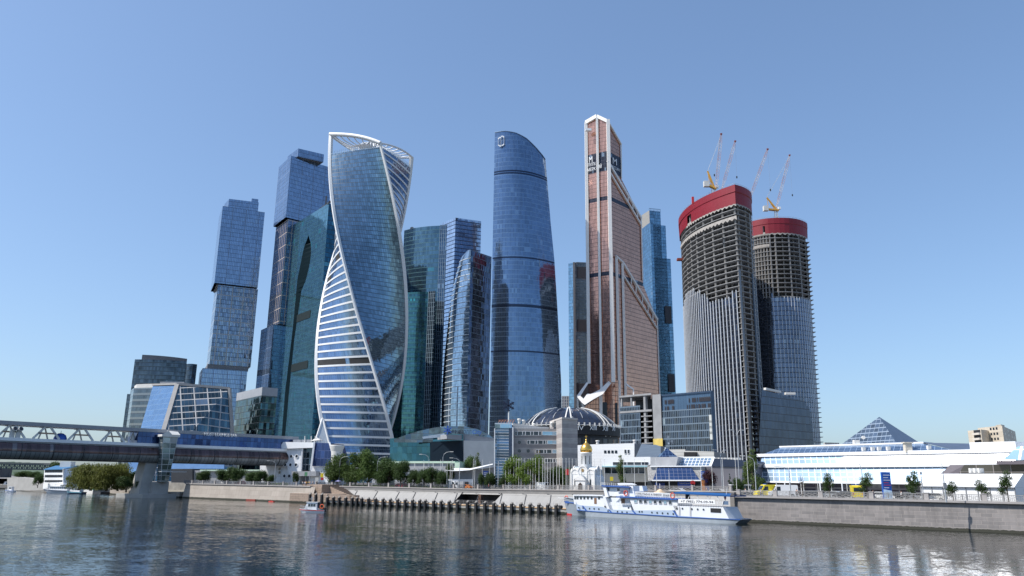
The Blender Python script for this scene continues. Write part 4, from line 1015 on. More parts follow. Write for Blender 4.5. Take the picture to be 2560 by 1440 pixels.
# tower cranes ---------------------------------------------------------------
def crane(name, label, base, tip, jibroot, mast_h, cw=None, aframe=None, hook=None):
    t = thing(name, label, 'tower crane', tuple(base), 'luffing cranes on the unfinished towers')
    b = MB(); w_ = 1.0
    for dx, dy in ((-w_, -w_), (w_, -w_), (w_, w_), (-w_, w_)): b.bar(base+Vector((dx, dy, 0)), base+Vector((dx, dy, mast_h)), .3)
    k = 0
    while k*2.4 < mast_h-2.4:
        for (x0, y0), (x1, y1) in (((-w_, -w_), (w_, -w_)), ((w_, -w_), (w_, w_)), ((-w_, w_), (-w_, -w_))):
            b.bar(base+Vector((x0, y0, k*2.4)), base+Vector((x1, y1, (k+1)*2.4)), .18)
        k += 1
    b.build('mast', M['offwhite'], t)
    b = MB(); d = (tip-jibroot); L = d.length; d.normalize(); sx = d.cross(Vector((0, 1, 0))).normalized()*1.15; sy = Vector((0, .9, 0))
    ch = [sx-sy*.6, -sx-sy*.6, sy]
    def tap(s): return .35+.65*min(1, min(s, 1-s)*6)
    n = int(L/2.6)
    for c in ch:
        for i in range(n): b.bar(jibroot+d*L*i/n+c*tap(i/n), jibroot+d*L*(i+1)/n+c*tap((i+1)/n), .19, .19, 1 if (i//3) % 2 else 0)
    for i in range(n):
        for a, c in ((0, 1), (1, 2), (2, 0)):
            b.bar(jibroot+d*L*i/n+ch[a]*tap(i/n), jibroot+d*L*(i+1)/n+ch[c]*tap((i+1)/n), .11, .11, 1 if (i//3) % 2 else 0)
    b.build('jib', [mat('jib_white', (.6, .5, .45), .6), mat('jib_red', (.5, .3, .26), .6)], t)
    b = MB(); b.box(tuple(tip), (1.5, 1.0, 1.1)); b.build('jib_head', M['rust'], t)
    if cw:
        b = MB(); b.bar(base+Vector((2.5, 0, mast_h)), cw+Vector((0, 0, 0)), 3.2, 1.3); b.build('machine_deck', mat('crane_orange', (.62, .34, .06), .5), t)
        b = MB(); b.box((cw.x-1, cw.y, cw.z+.6), (4.2, 3.4, 4.6)); b.build('counterweight', M['offwhite'], t)
        b = MB(); b.bar(base+Vector((1.5, 0, mast_h)), aframe, 1.1, 1.1); b.bar(cw+Vector((1.5, 0, 2)), aframe, .35, .35); b.bar(base+Vector((-.5, 0, mast_h)), aframe, .5)
        b.build('a_frame', mat('crane_orange', (.62, .34, .06), .5), t)
        b = MB(); b.bar(aframe, jibroot+(tip-jibroot)*.93, .14); b.bar(aframe+Vector((0, 0, .5)), tip, .1); b.build('pendant_cable', M['offwhite'], t)
        b = MB(); b.box(tuple(base+Vector((2.8, -1.6, mast_h+1.6))), (2.2, 1.8, 2.2)); b.build('cab', M['white'], t)
    if hook:
        b = MB(); b.bar(tip, hook, .07); b.build('hoist_rope', M['grey'], t); b = MB(); b.box(tuple(hook), (.9, .6, 1.8)); b.build('hook_block', M['dark'], t)
    return t
pz = lambda x, y, Y: at(x, y, Y)
bs = pz(1784, 492, 575); bs.z = zA-6
crane('tower_crane', 'orange luffing crane with white counterweight on nearer tower', bs, pz(1803, 335, 572), pz(1790, 470, 572), pz(1784, 473, 575).z-bs.z, pz(1769, 462, 575), pz(1769, 428, 575), pz(1786, 438, 574))
bs = pz(1806, 478, 590); bs.z = zA-8
crane('tower_crane', 'thin lattice crane jib just right of the orange crane', bs, pz(1838, 353, 590), pz(1805, 472, 590), 12, None, None, pz(1842, 443, 590))
bs = pz(1872, 520, 590); bs.z = zB_-6
crane('tower_crane', 'leaning lattice crane jib between the two unfinished towers', bs, pz(1919, 373, 592), pz(1874, 497, 592), pz(1872, 505, 590).z-bs.z, None, None, pz(1926, 475, 592))
bs = pz(1941, 545, 650); bs.z = zB_-6
crane('tower_crane', 'yellow luffing crane standing on the farther tower', bs, pz(1974, 388, 650), pz(1941, 520, 650), pz(1941, 526, 650).z-bs.z, pz(1917, 523, 650), pz(1917, 494, 650), pz(1981, 488, 650))
# ------------------------------------------------------------------ mid-rise blocks at the foot of the towers
gm = facade('midrise_glass', (.06, .075, .10), 1.15, 3.7, line=(.17, .22, .27), lw=.22, lh=.62, tilt=.06, wave=.06, var=.6, blind=.03, blindcol=(.4, .45, .5), lmetal=.4)
t = thing('unfinished_block', 'unfinished concrete and dark glass block in front of the bronze tower', 'office building', tuple(at(1670, 1190, 420)), 'low office blocks')
Yb = 420; pl = Plane(at(1550, 1150, Yb+22)[:2], at(1656, 1150, Yb)[:2])
def pbox(pl, x0, y0, x1, y1, th, m, part, t, off=0.0, z0=None, mt=None):
    s0, zt_ = pl.sz(x0, y0, off); s1, zb_ = pl.sz(x1, y1, off)
    if z0 is not None: zb_ = z0
    b = MB(); bv_ = Vector((th*.16, th, 0)); P = [pl.w(s0, 0, off)[:2], pl.w(s1, 0, off)[:2], (pl.w(s1, 0, off)+bv_)[:2], (pl.w(s0, 0, off)+bv_)[:2]]
    b.prism(P, zb_, zt_, 0, 1 if mt else None); return b.build(part, [m]+([mt] if mt else []), t)
ztop = pl.sz(1656, 987)[1]
pbox(pl, 1550, 1017, 1603, 1118, 30, gm, 'glass_wall', t, z0=GZ, mt=RF)
# open bay: slabs and columns
s0, s1, s2 = pl.sz(1603, 1050)[0], pl.sz(1631, 1050)[0], pl.sz(1656, 1050)[0]; sl0 = pl.sz(1551, 1050)[0]
b = MB()
fl = [pl.sz(1620, y)[1] for y in (1026, 1040, 1053.5, 1067, 1080, 1094, 1108)]
for z in fl: b.prism([pl.w(s0, 0, .2)[:2], pl.w(s1, 0, .2)[:2], (pl.w(s1, 0, .2)+Vector((4.5, 28, 0)))[:2], (pl.w(s0, 0, .2)+Vector((4.5, 28, 0)))[:2]], z-.25, z+.25)
b.prism([pl.w(sl0, 0, .4)[:2], pl.w(s1, 0, .4)[:2], (pl.w(s1, 0, .2)+Vector((4.5, 28, 0)))[:2], (pl.w(sl0, 0, .2)+Vector((4.5, 28, 0)))[:2]], fl[0]+8.3, fl[0]+9.3)
b.prism([pl.w(sl0, 0, .4)[:2], pl.w(s1, 0, .4)[:2], (pl.w(s1, 0, .2)+Vector((4.5, 28, 0)))[:2], (pl.w(sl0, 0, .2)+Vector((4.5, 28, 0)))[:2]], fl[0]-.6, fl[0]+.5)
b.build('floor_slabs', M['rawconc'], t)
b = MB(); sm = pl.sz(1612, 1050)[0]
for s in (sm,): b.prism([pl.w(s-.7, 0, -.1)[:2], pl.w(s+.7, 0, -.1)[:2], pl.w(s+.7, 0, -2)[:2], pl.w(s-.7, 0, -2)[:2]], GZ, fl[0]+8.3)
for s in (sl0+1, sl0+8): b.prism([pl.w(s-.4, 0, -.1)[:2], pl.w(s+.4, 0, -.1)[:2], pl.w(s+.4, 0, -1)[:2], pl.w(s-.4, 0, -1)[:2]], fl[0], fl[0]+8.3)
b.build('columns', M['rawconc'], t)
b = MB(); b.face([pl.w(sl0, GZ, -14), pl.w(s1, GZ, -14), pl.w(s1, fl[0]+8, -14), pl.w(sl0, fl[0]+8, -14)]); b.build('back_wall', M['dark'], t)
pbox(pl, 1631, 987, 1656, 1118, 28, M['rawconc'], 'stair_core', t, .5, z0=GZ)
pbox(pl, 1633, 1097, 1657, 1117, 2, mat('yellow_insulation', (.55, .42, .12), .9, var=.2), 'insulation_panel', t, 1.2)
p2 = Plane(at(1657, 1150, Yb)[:2], at(1780, 1150, Yb-22)[:2])
s0, zt0 = p2.sz(1657, 992); s1, zt1 = p2.sz(1780, 977); ztp2 = (zt0+zt1)/2
b = MB(); B2 = Vector((7, 30, 0)); b.prism([p2.w(0, 0, 0)[:2], p2.w(s1, 0, 0)[:2], (p2.w(s1, 0, 0)+B2)[:2], (p2.w(0, 0, 0)+B2)[:2]], GZ, ztp2-8, 0, 1); b.build('glass_wall', [gm, RF], t)
g_ = facade('louvre_blue', (.05, .10, .17), .6, 30, line=(.10, .17, .26), lw=.2, lh=0, metal=.4, lmetal=.4, rough=.4, blind=0)
b = MB(); b.prism([p2.w(0, 0, -.3)[:2], p2.w(s1, 0, -.3)[:2], (p2.w(s1, 0, -.3)+B2)[:2], (p2.w(0, 0, -.3)+B2)[:2]], ztp2-8, ztp2, 0, 1); b.build('roof_screen', [g_, RF], t)
b = MB(); b.bar(p2.w(0, ztp2+.2, -.3), p2.w(s1, ztp2+.2, -.3), 1, .9); b.bar(p2.w(s1, GZ, 0), p2.w(s1, ztp2, 0), 1.6, 1.6); b.build('edge_frame', mat('edge_frame_dkblue', (.04, .07, .12), .4, .4), t)
for x0, x1, rows in ((1661, 1686, 2), (1716, 1776, 2)):
    for r_ in range(rows):
        n = int((x1-x0)/2.6)
        b = MB(); random.seed(x0+r_)
        for i in range(n):
            if random.random() < .45: continue
            a = p2.sz(x0+i*2.6, 990)[0]; z = ztp2-2.3-r_*3.4
            b.face([p2.w(a, z-2.3, .0), p2.w(a+.5, z-2.3, .0), p2.w(a+.5, z, .0), p2.w(a, z, .0)], 0)
        if b.f: b.build('open_louvres', mat('open_louvre', (.3, .32, .34) if r_ else (.02, .02, .03), .7), t)
for k in range(4):
    b = MB(); a = p2.sz(1770, 990)[0]; z = p2.sz(1775, 1037+k*14)[1]; b.face([p2.w(a, z-4, .06), p2.w(a+3, z-4, .06), p2.w(a+3, z, .06), p2.w(a, z, .06)]); b.build('blank_pane', mat('blank_pane', (.5, .52, .5), .6), t)
# glass annex at the foot of the farther tower
ga_ = facade('annex_glass', (.07, .085, .12), 1.5, 5.4, line=(.03, .035, .05), lw=.08, lh=.5, tilt=.02, wave=.02, var=.25, blind=.0)
t = thing('glass_annex', 'long low grey glass annex at foot of the farther unfinished tower', 'office building', tuple(at(1960, 1190, 545)), 'low office blocks')
pa = Plane(at(1898, 1150, 520)[:2], at(2034, 1150, 560)[:2])
poly_on(pa, [(1903, 1228), (1898, 1092), (1905, 974), (2010, 1003), (2012, 1013), (2023, 1016), (2036, 1120), (2038, 1228)], ga_, 'glass_wall', t, 0, 20, RF, (7.5, 22, 0))
b = MB(); b.bar(pa.p(1912, 972, -3), pa.p(1950, 980, -3), 2, 1.5); b.build('roof_duct', M['offwhite'], t); b = MB(); b.box(tuple(pa.p(1975, 984, -5)), (7, 3, 1.6)); b.build('roof_plant', M['offwhite'], t)
# ------------------------------------------------------------------ bridge
BP = Vector((-130.5, 279.5, 0)); BD = (Vector((-90.6, 322, 0))-Vector((-163, 244, 0))).normalized()
PBr = Plane(BP-BD*100, BP+BD*100)        # s=100 at the pier
def bs(px, y=1110): return PBr.sz(px, y)[0]
S0, S1 = bs(-420), bs(722)
t = thing('covered_footbridge', 'long tubular glazed footbridge with open truss upper deck and blue gallery', 'bridge', tuple(PBr.w(100, 4, -4)))
BWD = 9.0
def tube_sec(z0, z1, r0, n=14, a0=0, a1=180):
    return [(math.cos(R(a0+(a1-a0)*i/n)), math.sin(R(a0+(a1-a0)*i/n))) for i in range(n+1)]
cz, cr = 15.0, 2.9
def bsec(deg): return (cr*1.0*math.sin(R(deg)), cz+cr*math.cos(R(deg)))     # off (towards camera), z ; deg 0 top, 90 front, 180 bottom
ns = int((S1-S0)/1.35)
def brg(name, d0, d1, m, n=8, push=0.0, nn=1):
    b = MB()
    b.grid(lambda u, v: (lambda q: PBr.w(S0+(S1-S0)*u, q[1], q[0]*(1+push)-1.0))(bsec(d0+(d1-d0)*v)), nn, n, 0, uvf=lambda u, v, p: ((S1-S0)*u, v*3.0), flip=True)
    return b.build(name, m, t)
brown = facade('tube_brown_glass', (.10, .065, .065), 1.35, 3.0, line=(.05, .04, .045), lw=.12, lh=.12, tilt=.05, wave=.02, var=.5, blind=.02, blindcol=(.22, .2, .2), metal=.5, rough=.15)
greyp = facade('tube_grey_panel', (.26, .28, .29), 1.35, 3.0, line=(.06, .06, .065), lw=.16, lh=.1, tilt=.02, var=.3, blind=0, metal=.35, rough=.4)
brg('tube_glazing', 38, 98, brown); brg('tube_cladding', 98, 168, greyp); 
b = MB(); b.face([PBr.w(S0, 12.05, 0), PBr.w(S1, 12.05, 0), PBr.w(S1, 12.2, -BWD), PBr.w(S0, 12.2, -BWD)][::-1]); b.face([PBr.w(S0, 12.05, -.4), PBr.w(S1, 12.05, -.4), PBr.w(S1, 12.8, -.4), PBr.w(S0, 12.8, -.4)])
b.face([PBr.w(S0, 12.1, -BWD), PBr.w(S1, 12.1, -BWD), PBr.w(S1, 18, -BWD-.2), PBr.w(S0, 18, -BWD-.2)][::-1]); b.build('underside', M['midgrey'], t)
b = MB(); k = 0; s = S0
while s < S1:                       # heavy ribs round the tube
    pts = [PBr.w(s, bsec(d)[1], bsec(d)[0]*1.02-1.0) for d in range(40, 170, 10)]
    b.tube(pts, .13, 5); s += 9.2
b.build('tube_ribs', M['dark'], t)
b = MB(); b.prism([PBr.w(S0, 0, 1.0)[:2], PBr.w(S1, 0, 1.0)[:2], PBr.w(S1, 0, -BWD)[:2], PBr.w(S0, 0, -BWD)[:2]], 17.75, 18.75); b.build('deck_slab', M['white'], t)
b = MB(); b.prism([PBr.w(S0, 0, .6)[:2], PBr.w(S1, 0, .6)[:2], PBr.w(S1, 0, -BWD+.5)[:2], PBr.w(S0, 0, -BWD+.5)[:2]], 17.0, 17.75); b.build('deck_beam', M['grey'], t)
b = MB(); b.prism([PBr.w(S0, 0, .2)[:2], PBr.w(bs(745), 0, .2)[:2], PBr.w(bs(745), 0, -BWD)[:2], PBr.w(S0, 0, -BWD)[:2]], 22.75, 23.95); b.build('roof_beam', M['grey'], t)
def vst(px):
    s = bs(px); b = MB()
    b.bar(PBr.w(s-.6, 22.9, -.6), PBr.w(s-3.9, 18.8, -.6), .6); b.bar(PBr.w(s+.6, 22.9, -.6), PBr.w(s+3.9, 18.8, -.6), .6)
    b.bar(PBr.w(s-.2, 22.9, -BWD/2), PBr.w(s-1.2, 18.8, -BWD/2), .4); b.bar(PBr.w(s+.2, 22.9, -BWD/2), PBr.w(s+1.6, 18.8, -BWD/2), .4)
    b.box(tuple(PBr.w(s, 22.7, -BWD/2)), (2.4, 1, .5), math.atan2(PBr.e.y, PBr.e.x)); b.build('truss_strut', M['offwhite'], t)
    b = MB(); b.bar(PBr.w(s-2.7, 20.6, -.5), PBr.w(s+2.7, 20.6, -.5), .4, .5); b.build('timber_rail', mat('timber', (.40, .28, .19), .8), t)
for px in (-85, 26, 115, 202, 283): vst(px)
b = MB(); s0, s1 = bs(343), bs(742); b.prism([PBr.w(s0, 0, -.4)[:2], PBr.w(s1, 0, -.4)[:2], PBr.w(s1, 0, -BWD+.3)[:2], PBr.w(s0, 0, -BWD+.3)[:2]], 18.75, 22.75)
b.build('blue_gallery', facade('gallery_blue', (.04, .085, .23), 1.5, 4.2, line=(.015, .03, .1), lw=.12, lh=.15, tilt=.03, var=.35, blind=.01, metal=.7), t)
text_on(PBr, 'MOST LOUNGE BAR', 510, 593, 1091, 8, 'lettering', M['white'], t, off=.6)
b = MB(); a = MB()
for px in (25.5, 40.5):
    s = bs(px); b.tube([PBr.w(s, 18.7, .2), PBr.w(s, 20.6, .2), PBr.w(s+.2, 21.3, .6), PBr.w(s+.4, 21.6, 1.3)], .75, 10); a.tube([PBr.w(s+.4, 21.62, 1.31), PBr.w(s+.42, 21.64, 1.36)], .62, 10)
    b.build('vent_cowl', M['offwhite'], t); a.build('vent_mouth', M['dark'], t); b = MB(); a = MB()
t2 = thing('blue_dome_tent', 'small blue dome tent on the open footbridge deck', 'tent', tuple(PBr.w(bs(156), 18.75, -3)))
b = MB(); b.lathe([(2.0, 0), (2.0, .6), (1.6, 1.6), (.8, 2.15), (0, 2.3)], PBr.w(bs(156), 18.75, -3), 16); b.build('dome_cover', M['blue'], t2)
b = MB(); p = PBr.w(bs(156), 21, -3); b.bar(p, p+Vector((0, 0, .8)), .12); b.build('finial', M['white'], t2)
def umb(px, lab, sc=1):
    p = PBr.w(bs(px), 18.75, -2.5); u = thing('folded_parasol', lab, 'parasol', tuple(p), 'folded parasols on the footbridge')
    b = MB(); b.tube([p, p+Vector((0, 0, 2.4*sc))], .06, 6); b.build('pole', M['grey'], u)
    b = MB(); b.tube([p+Vector((0, 0, .7*sc)), p+Vector((0, 0, 1.0*sc)), p+Vector((0, 0, 2.0*sc)), p+Vector((0, 0, 2.9*sc))], [.5*sc, .62*sc, .35*sc, .05], 10); b.build('cover', mat('parasol_cloth', (.6, .58, .55), .8), u)
umb(310, 'small white folded parasol left of the blue gallery', .8); umb(322, 'white folded parasol in the middle of three'); umb(337, 'tall grey folded parasol touching the blue gallery end', 1.35)
# bridge pier
t = thing('bridge_pier', 'tapered concrete footbridge pier standing at the river edge', 'pier', tuple(PBr.w(100, 0, -3)))
b = MB(); sA, sB = bs(370), bs(397)
top = [PBr.w(bs(372), 12.1, -.5), PBr.w(bs(402), 12.1, -.5), PBr.w(bs(402), 12.1, -7), PBr.w(bs(372), 12.1, -7)]
bot = [PBr.w(bs(362), 1, 0), PBr.w(bs(386), 1, 0), PBr.w(bs(386), 1, -8), PBr.w(bs(362), 1, -8)]
b.walls(top, bot, 0); b.build('pier_leg', M['concrete'], t)
b = MB(); b.prism([PBr.w(bs(358), 0, 5)[:2], PBr.w(bs(470), 0, 5)[:2], PBr.w(bs(470), 0, -9)[:2], PBr.w(bs(332), 0, -9)[:2]], -1, 1.3); b.build('pier_base', M['concrete'], t)
b = MB(); b.prism([PBr.w(bs(388), 0, 2)[:2], PBr.w(bs(428), 0, 2)[:2], PBr.w(bs(428), 0, -8)[:2], PBr.w(bs(388), 0, -8)[:2]], 1.3, 5.4); b.build('plinth', M['concrete'], t)
t = thing('lift_tower', 'glazed lift tower narrowing towards the ground beside the pier', 'lift tower', tuple(PBr.w(bs(410), 5.4, 3)))
b = MB(); q = [PBr.w(bs(393), 21.2, 4), PBr.w(bs(431), 21.2, 4), PBr.w(bs(431), 21.2, .9), PBr.w(bs(393), 21.2, .9)]; r_ = [PBr.w(bs(401), 5.4, 4), PBr.w(bs(420), 5.4, 4), PBr.w(bs(420), 5.4, .9), PBr.w(bs(401), 5.4, .9)]
b.walls(q, r_, 0); b.build('glass_shaft', facade('lift_glass', (.16, .21, .22), 1.3, 1.9, line=(.42, .44, .44), lw=.1, lh=.14, tilt=.06, var=.6, metal=.6, blind=.05), t)
b = MB(); b.prism([PBr.w(bs(389), 0, 4.6)[:2], PBr.w(bs(434), 0, 4.6)[:2], PBr.w(bs(434), 0, .4)[:2], PBr.w(bs(389), 0, .4)[:2]], 21.2, 22.0)
b.face([PBr.w(bs(389), 22, 4.6), PBr.w(bs(404), 23.3, 4.6), PBr.w(bs(414), 22.0, 4.6)]); b.face([PBr.w(bs(404), 23.4, 3), PBr.w(bs(432), 23.2, 3), PBr.w(bs(434), 22, 4.8), PBr.w(bs(410), 22, 4.8)]); b.build('roof_cap', M['offwhite'], t)
b = MB(); b.box(tuple(PBr.w(bs(418), 9.0, 7)), (9, 3, .25), math.atan2(BD.y, BD.x)); b.build('canopy', M['steel'], t)
# bridge head building
t = thing('bridge_head_building', 'white ship-like building with round portholes at bridge end', 'building', tuple(at(770, 1200, 318)))
Yh = 316; ph = Plane(at(690, 1150, Yh+6)[:2], at(842, 1150, Yh-2)[:2])
def rect(pl, x0, y0, x1, y1, m, part, t, off=.06, mi=0):
    a0, z0 = pl.sz(x0, y0, off); a1, z1 = pl.sz(x1, y1, off); b = MB(); b.face([pl.w(a0, z1, off), pl.w(a1, z1, off), pl.w(a1, z0, off), pl.w(a0, z0, off)]); return b.build(part, m, t)
wp = facade('white_panels', (.68, .70, .73), 2.4, 2.6, line=(.4, .42, .45), lw=.06, lh=.07, tilt=.0, wave=0, var=.12, blind=0, metal=0, rough=.45)
poly_on(ph, [(705, 1123), (702, 1106), (757, 1108), (752, 1178), (748, 1215), (729, 1215), (719, 1170)], wp, 'white_hull', t, 0, 12)
poly_on(ph, [(650, 1158), (722, 1158), (735, 1215), (650, 1215)], wp, 'white_base', t, -1.5, 10)
poly_on(ph, [(704, 1122), (702, 1114), (708, 1105), (788, 1106), (785, 1119)], M['white'], 'roof_canopy', t, 1.2, 13)
poly_on(ph, [(757, 1119), (783, 1119), (778, 1176), (753, 1175)], facade('head_glass', (.06, .10, .14), 1.5, 2.5, line=(.2, .22, .25), lw=.12, lh=.25, tilt=.05, var=.6), 'stair_glass', t, -1, 8)
poly_on(ph, [(786, 1106), (824, 1108), (835, 1148), (840, 1165), (779, 1165)], facade('head_blue', (.05, .085, .23), 1.6, 3.0, line=(.07, .1, .22), lw=.1, lh=.2, tilt=.03, var=.5), 'blue_glass', t, 1, 12)
for q_ in ((786, 1105, 777, 1176, 1.6, .7), (824, 1106, 836, 1150, 1.6, .6), (757, 1108, 752, 1178, .4, .5)): b = MB(); b.bar(ph.p(q_[0], q_[1], q_[4]), ph.p(q_[2], q_[3], q_[4]), q_[5]); b.build('white_mullion', M['white'], t)
poly_on(ph, [(778, 1165), (842, 1165), (842, 1215), (774, 1215)], wp, 'lower_wall', t, 0, 10)
poly_on(ph, [(729, 1178), (790, 1178), (790, 1190), (729, 1190)], M['grey'], 'entrance_canopy', t, 3, 6)
for x, y in ((715, 1140), (728, 1141), (742, 1141), (726, 1162), (740, 1162), (713, 1162), (694, 1172), (694, 1181), (711, 1190), (723, 1190), (798, 1184)):
    s, z = ph.sz(x, y, .1); c = ph.w(s, z, .12 if x > 700 else -1.4)
    b = MB(); b.tube([c-ph.n*.1, c], .62, 16); pw_ = b.build('porthole', M['glassdark'], t)
    b = MB(); b.lathe([(.62, 0), (.62, .12), (.78, .12), (.78, 0)], (0, 0, 0), 16)
    for i, v in enumerate(b.v): b.v[i] = c + ph.e*v.x + Vector((0, 0, 1))*v.y + ph.n*v.z
    rg = b.build('porthole_rim', M['white'], pw_)
b = MB(); 
for x in (716, 722, 738, 748, 760, 772): b.box(tuple(ph.p(x, 1103, -3)), (1.6, 1.2, 1.2)); b.tube([ph.p(x+3, 1104, -3), ph.p(x+3, 1100, -3)], .5, 8); b.build('roof_fan', M['grey'], t); b = MB()
b = MB(); b.tube([ph.p(792, 1102, -3), ph.p(792, 1099, -3), ph.p(792, 1094, -3)], [2.6, 1.5, .3], 14); b.build('roof_cone', M['offwhite'], t)
for x in (762, 778, 788, 800):
    b = MB(); b.bar(ph.p(x, 1106, -2), ph.p(x, 1090, -2), .3); b.build('roof_mast', M['offwhite'], t)
b = MB(); p = ph.p(843, 1120, 2); p.z = GZ; zc = ph.sz(843, 1113, 2)[1]; zb_ = ph.sz(843, 1128, 2)[1]; b.lathe([(2.2, zb_-GZ), (2.9, zc-GZ-.3), (2.9, zc-GZ), (0, zc-GZ+.1)], p, 18); b.lathe([(1.5, 0), (2.3, zb_-GZ)], p, 12); b.build('round_turret', M['offwhite'], t)
# ------------------------------------------------------------------ slanted glass hall and neighbours
t = thing('glass_hall', 'wedge shaped hall with sloping blue glass end and stone framed windows', 'office building', tuple(at(480, 1195, 425)), 'low office blocks')
c0, c1, c2, c3 = at(351, 1074, 440), at(409, 1076, 420), at(443, 960, 436), at(383, 962, 458)
def ext(a, b_, z):                       # extend the edge b_->a down to height z
    k = (z-b_.z)/(a.z-b_.z); return b_+(a-b_)*k
d0, d1 = ext(c0, c3, GZ), ext(c1, c2, GZ)
b = MB(); b.face([d0, d1, c2, c3], 0)
b.build('sloping_glass', facade('hall_blue', (.22, .36, .52), 1.6, 3.4, line=(.13, .22, .36), lw=.12, lh=.2, tilt=.02, wave=.02, var=.2, blind=.02), t)
e1, e2 = at(581, 1082, 442), at(574, 971, 442); f1 = ext(e1, e2, GZ)
b = MB(); b.face([d1, f1, e2, c2], 0); b.face([f1, f1+Vector((-20, 50, 0)), e2+Vector((-20, 50, 0)), e2], 0); b.face([c2, e2, e2+Vector((-20, 50, 0)), c3+Vector((-20, 50, 0)), c3], 1)
b.build('framed_wall', [facade('hall_framed', (.07, .12, .15), 1.9, 4.1, line=(.05, .07, .09), lw=.15, lh=.2, tilt=.12, wave=.12, var=.7, gu=6.6, gw=.55, gv=4.1, gcol=(.36, .36, .36), blind=.05), RF], t)
b = MB(); b.bar(d1, c2, 2.2, 1.2); b.bar(c2, e2, 1.4, 1.4); b.bar(e2, f1, 2.4, 1.2); b.bar(c3, c2, 1.6, 1.0); b.build('stone_frame', mat('frame_stone', (.33, .32, .31), .8), t)
b = MB(); p = c2.lerp(c3, .4)+Vector((0, 10, 0)); b.box((p.x, p.y, p.z+1), (14, 8, 2.4)); b.build('roof_plant', M['grey'], t)
t, P = box_tower('office_building', 'dark glass mid rise with grey top band between hall and arch tower', [(592, 984), (656, 969), (694, 972)], 60, facade('dark_wavy', (.05, .10, .11), 1.8, 3.9, line=(.02, .03, .04), lh=.4, sp=.12, spcol=(.3, .33, .34), tilt=.12, wave=.15, var=.9, blind=.04), RF, group='low office blocks', cat='office building')
b = MB(); L_, M_, R_ = P[0], P[1], P[2]; P4 = [L_+Vector((0, 0, .3)), M_+Vector((0, -.2, .3)), R_+Vector((.2, 0, .3)), P[3]]; b.walls(P4, [p-Vector((0, 0, 5)) for p in P4], 0); b.build('top_band', M['grey'], t)
# ------------------------------------------------------------------ mall
t = thing('shopping_mall', 'low shopping mall with arched glass roof, teal glass front and white side', 'shopping mall', tuple(at(1120, 1200, 400)), 'low office blocks')
pm = Plane(at(985, 1150, 415)[:2], at(1158, 1150, 392)[:2]); pw = Plane(at(1158, 1150, 392)[:2], at(1240, 1150, 400)[:2])
poly_on(pm, [(975, 1210), (975, 1096), (1035, 1093), (1035, 1089), (1117, 1084), (1158, 1086), (1158, 1210)], facade('mall_teal', (.04, .13, .18), 3.2, 3.4, line=(.015, .08, .11), lw=.1, lh=.12, tilt=.03, wave=.04, var=.3, blind=.0), 'teal_glass', t, 0, 40, RF)
poly_on(pm, [(1075, 1104), (1158, 1101), (1158, 1210), (1075, 1210)], mat('mall_dark', (.006, .014, .024), .5, spec=.12), 'dark_glass', t, .4, .3)
poly_on(pw, [(1158, 1101), (1240, 1103), (1240, 1210), (1158, 1210)], M['offwhite'], 'white_wall', t, 0, 40)
poly_on(pw, [(1117, 1086), (1180, 1088), (1240, 1096), (1240, 1103), (1158, 1101), (1117, 1097)], M['grey'], 'parapet_band', t, -1, 30)
b = MB(); arc = [(985, 1098), (1010, 1089), (1045, 1078), (1085, 1069), (1120, 1065), (1160, 1066), (1195, 1073), (1220, 1085), (1238, 1099)]
b.grid(lambda u, v: (lambda q: at(q[0], q[1], 402)+Vector((0, 70*v, -2*v)))(lerp(arc, u)), 32, 6, 0)
F = [at(x, y, 402) for x, y in arc]+[at(1238, 1106, 402), at(985, 1106, 402)]; b.face(F[::-1], 1)
b.build('arched_roof', [mat('roof_skin', (.10, .12, .15), .3, .5), facade('mall_roof_glass', (.16, .22, .27), 3, 3, line=(.1, .13, .16), tilt=.1, wave=.1, var=.5)], t)
ps = Plane(at(1110, 1100, 389)[:2], at(1210, 1100, 389)[:2]); drk = mat('sign_dark', (.02, .03, .07), .5)
text_on(ps, 'АФИМОЛЛ', 1129, 1178, 1084, 9, 'lettering', drk, t, off=0); text_on(ps, 'City', 1181, 1204, 1085, 11, 'lettering', M['blue'], t, off=0)
ps2 = Plane(at(1000, 1100, 408)[:2], at(1110, 1100, 404)[:2]); text_on(ps2, 'АФИМОЛЛ', 1030, 1060, 1091, 7, 'lettering', drk, t, off=0)
b = MB()
c = at(1119, 1075, 389)
for k in range(3):
    a = math.pi*k/3+.5; d = Vector((math.cos(a), 0, math.sin(a)))*2.2; b.bar(c-d, c+d, .6, .5)
b.build('emblem', M['blue'], t)
b = MB(); s = at(1070, 1100, 395)
b.face([at(1055, 1092, 400), at(1110, 1083, 396), at(1116, 1092, 396), at(1058, 1097, 400)]); b.build('lit_banner', mat('pale_banner', (.4, .5, .62), .3, .3), t)
t = thing('station_canopy', 'long low pale green canopy building in front of the mall', 'building', tuple(at(1070, 1200, 300)), 'low office blocks')
pc = Plane(at(930, 1160, 300)[:2], at(1170, 1160, 285)[:2])
poly_on(pc, [(930, 1153), (1137, 1153), (1137, 1158), (930, 1158)], mat('mint_panel', (.45, .58, .47), .5), 'roof_edge', t, .5, 14)
poly_on(pc, [(930, 1158), (1137, 1158), (1137, 1212), (930, 1212)], M['grey'], 'wall', t, 0, 12)
poly_on(pc, [(1137, 1156), (1150, 1156), (1150, 1175), (1137, 1175)], mat('mint_panel', (.45, .58, .47), .5), 'green_box', t, .6, 6)
b = MB()
for i in range(9): x = 945+i*23; b.bar(pc.p(x, 1158, 1), pc.p(x, 1205, 1), .25)
b.build('columns', M['offwhite'], t)
t = thing('swoop_canopy', 'white swooping pavilion canopy curving up to the right', 'canopy', tuple(at(1160, 1200, 262)))
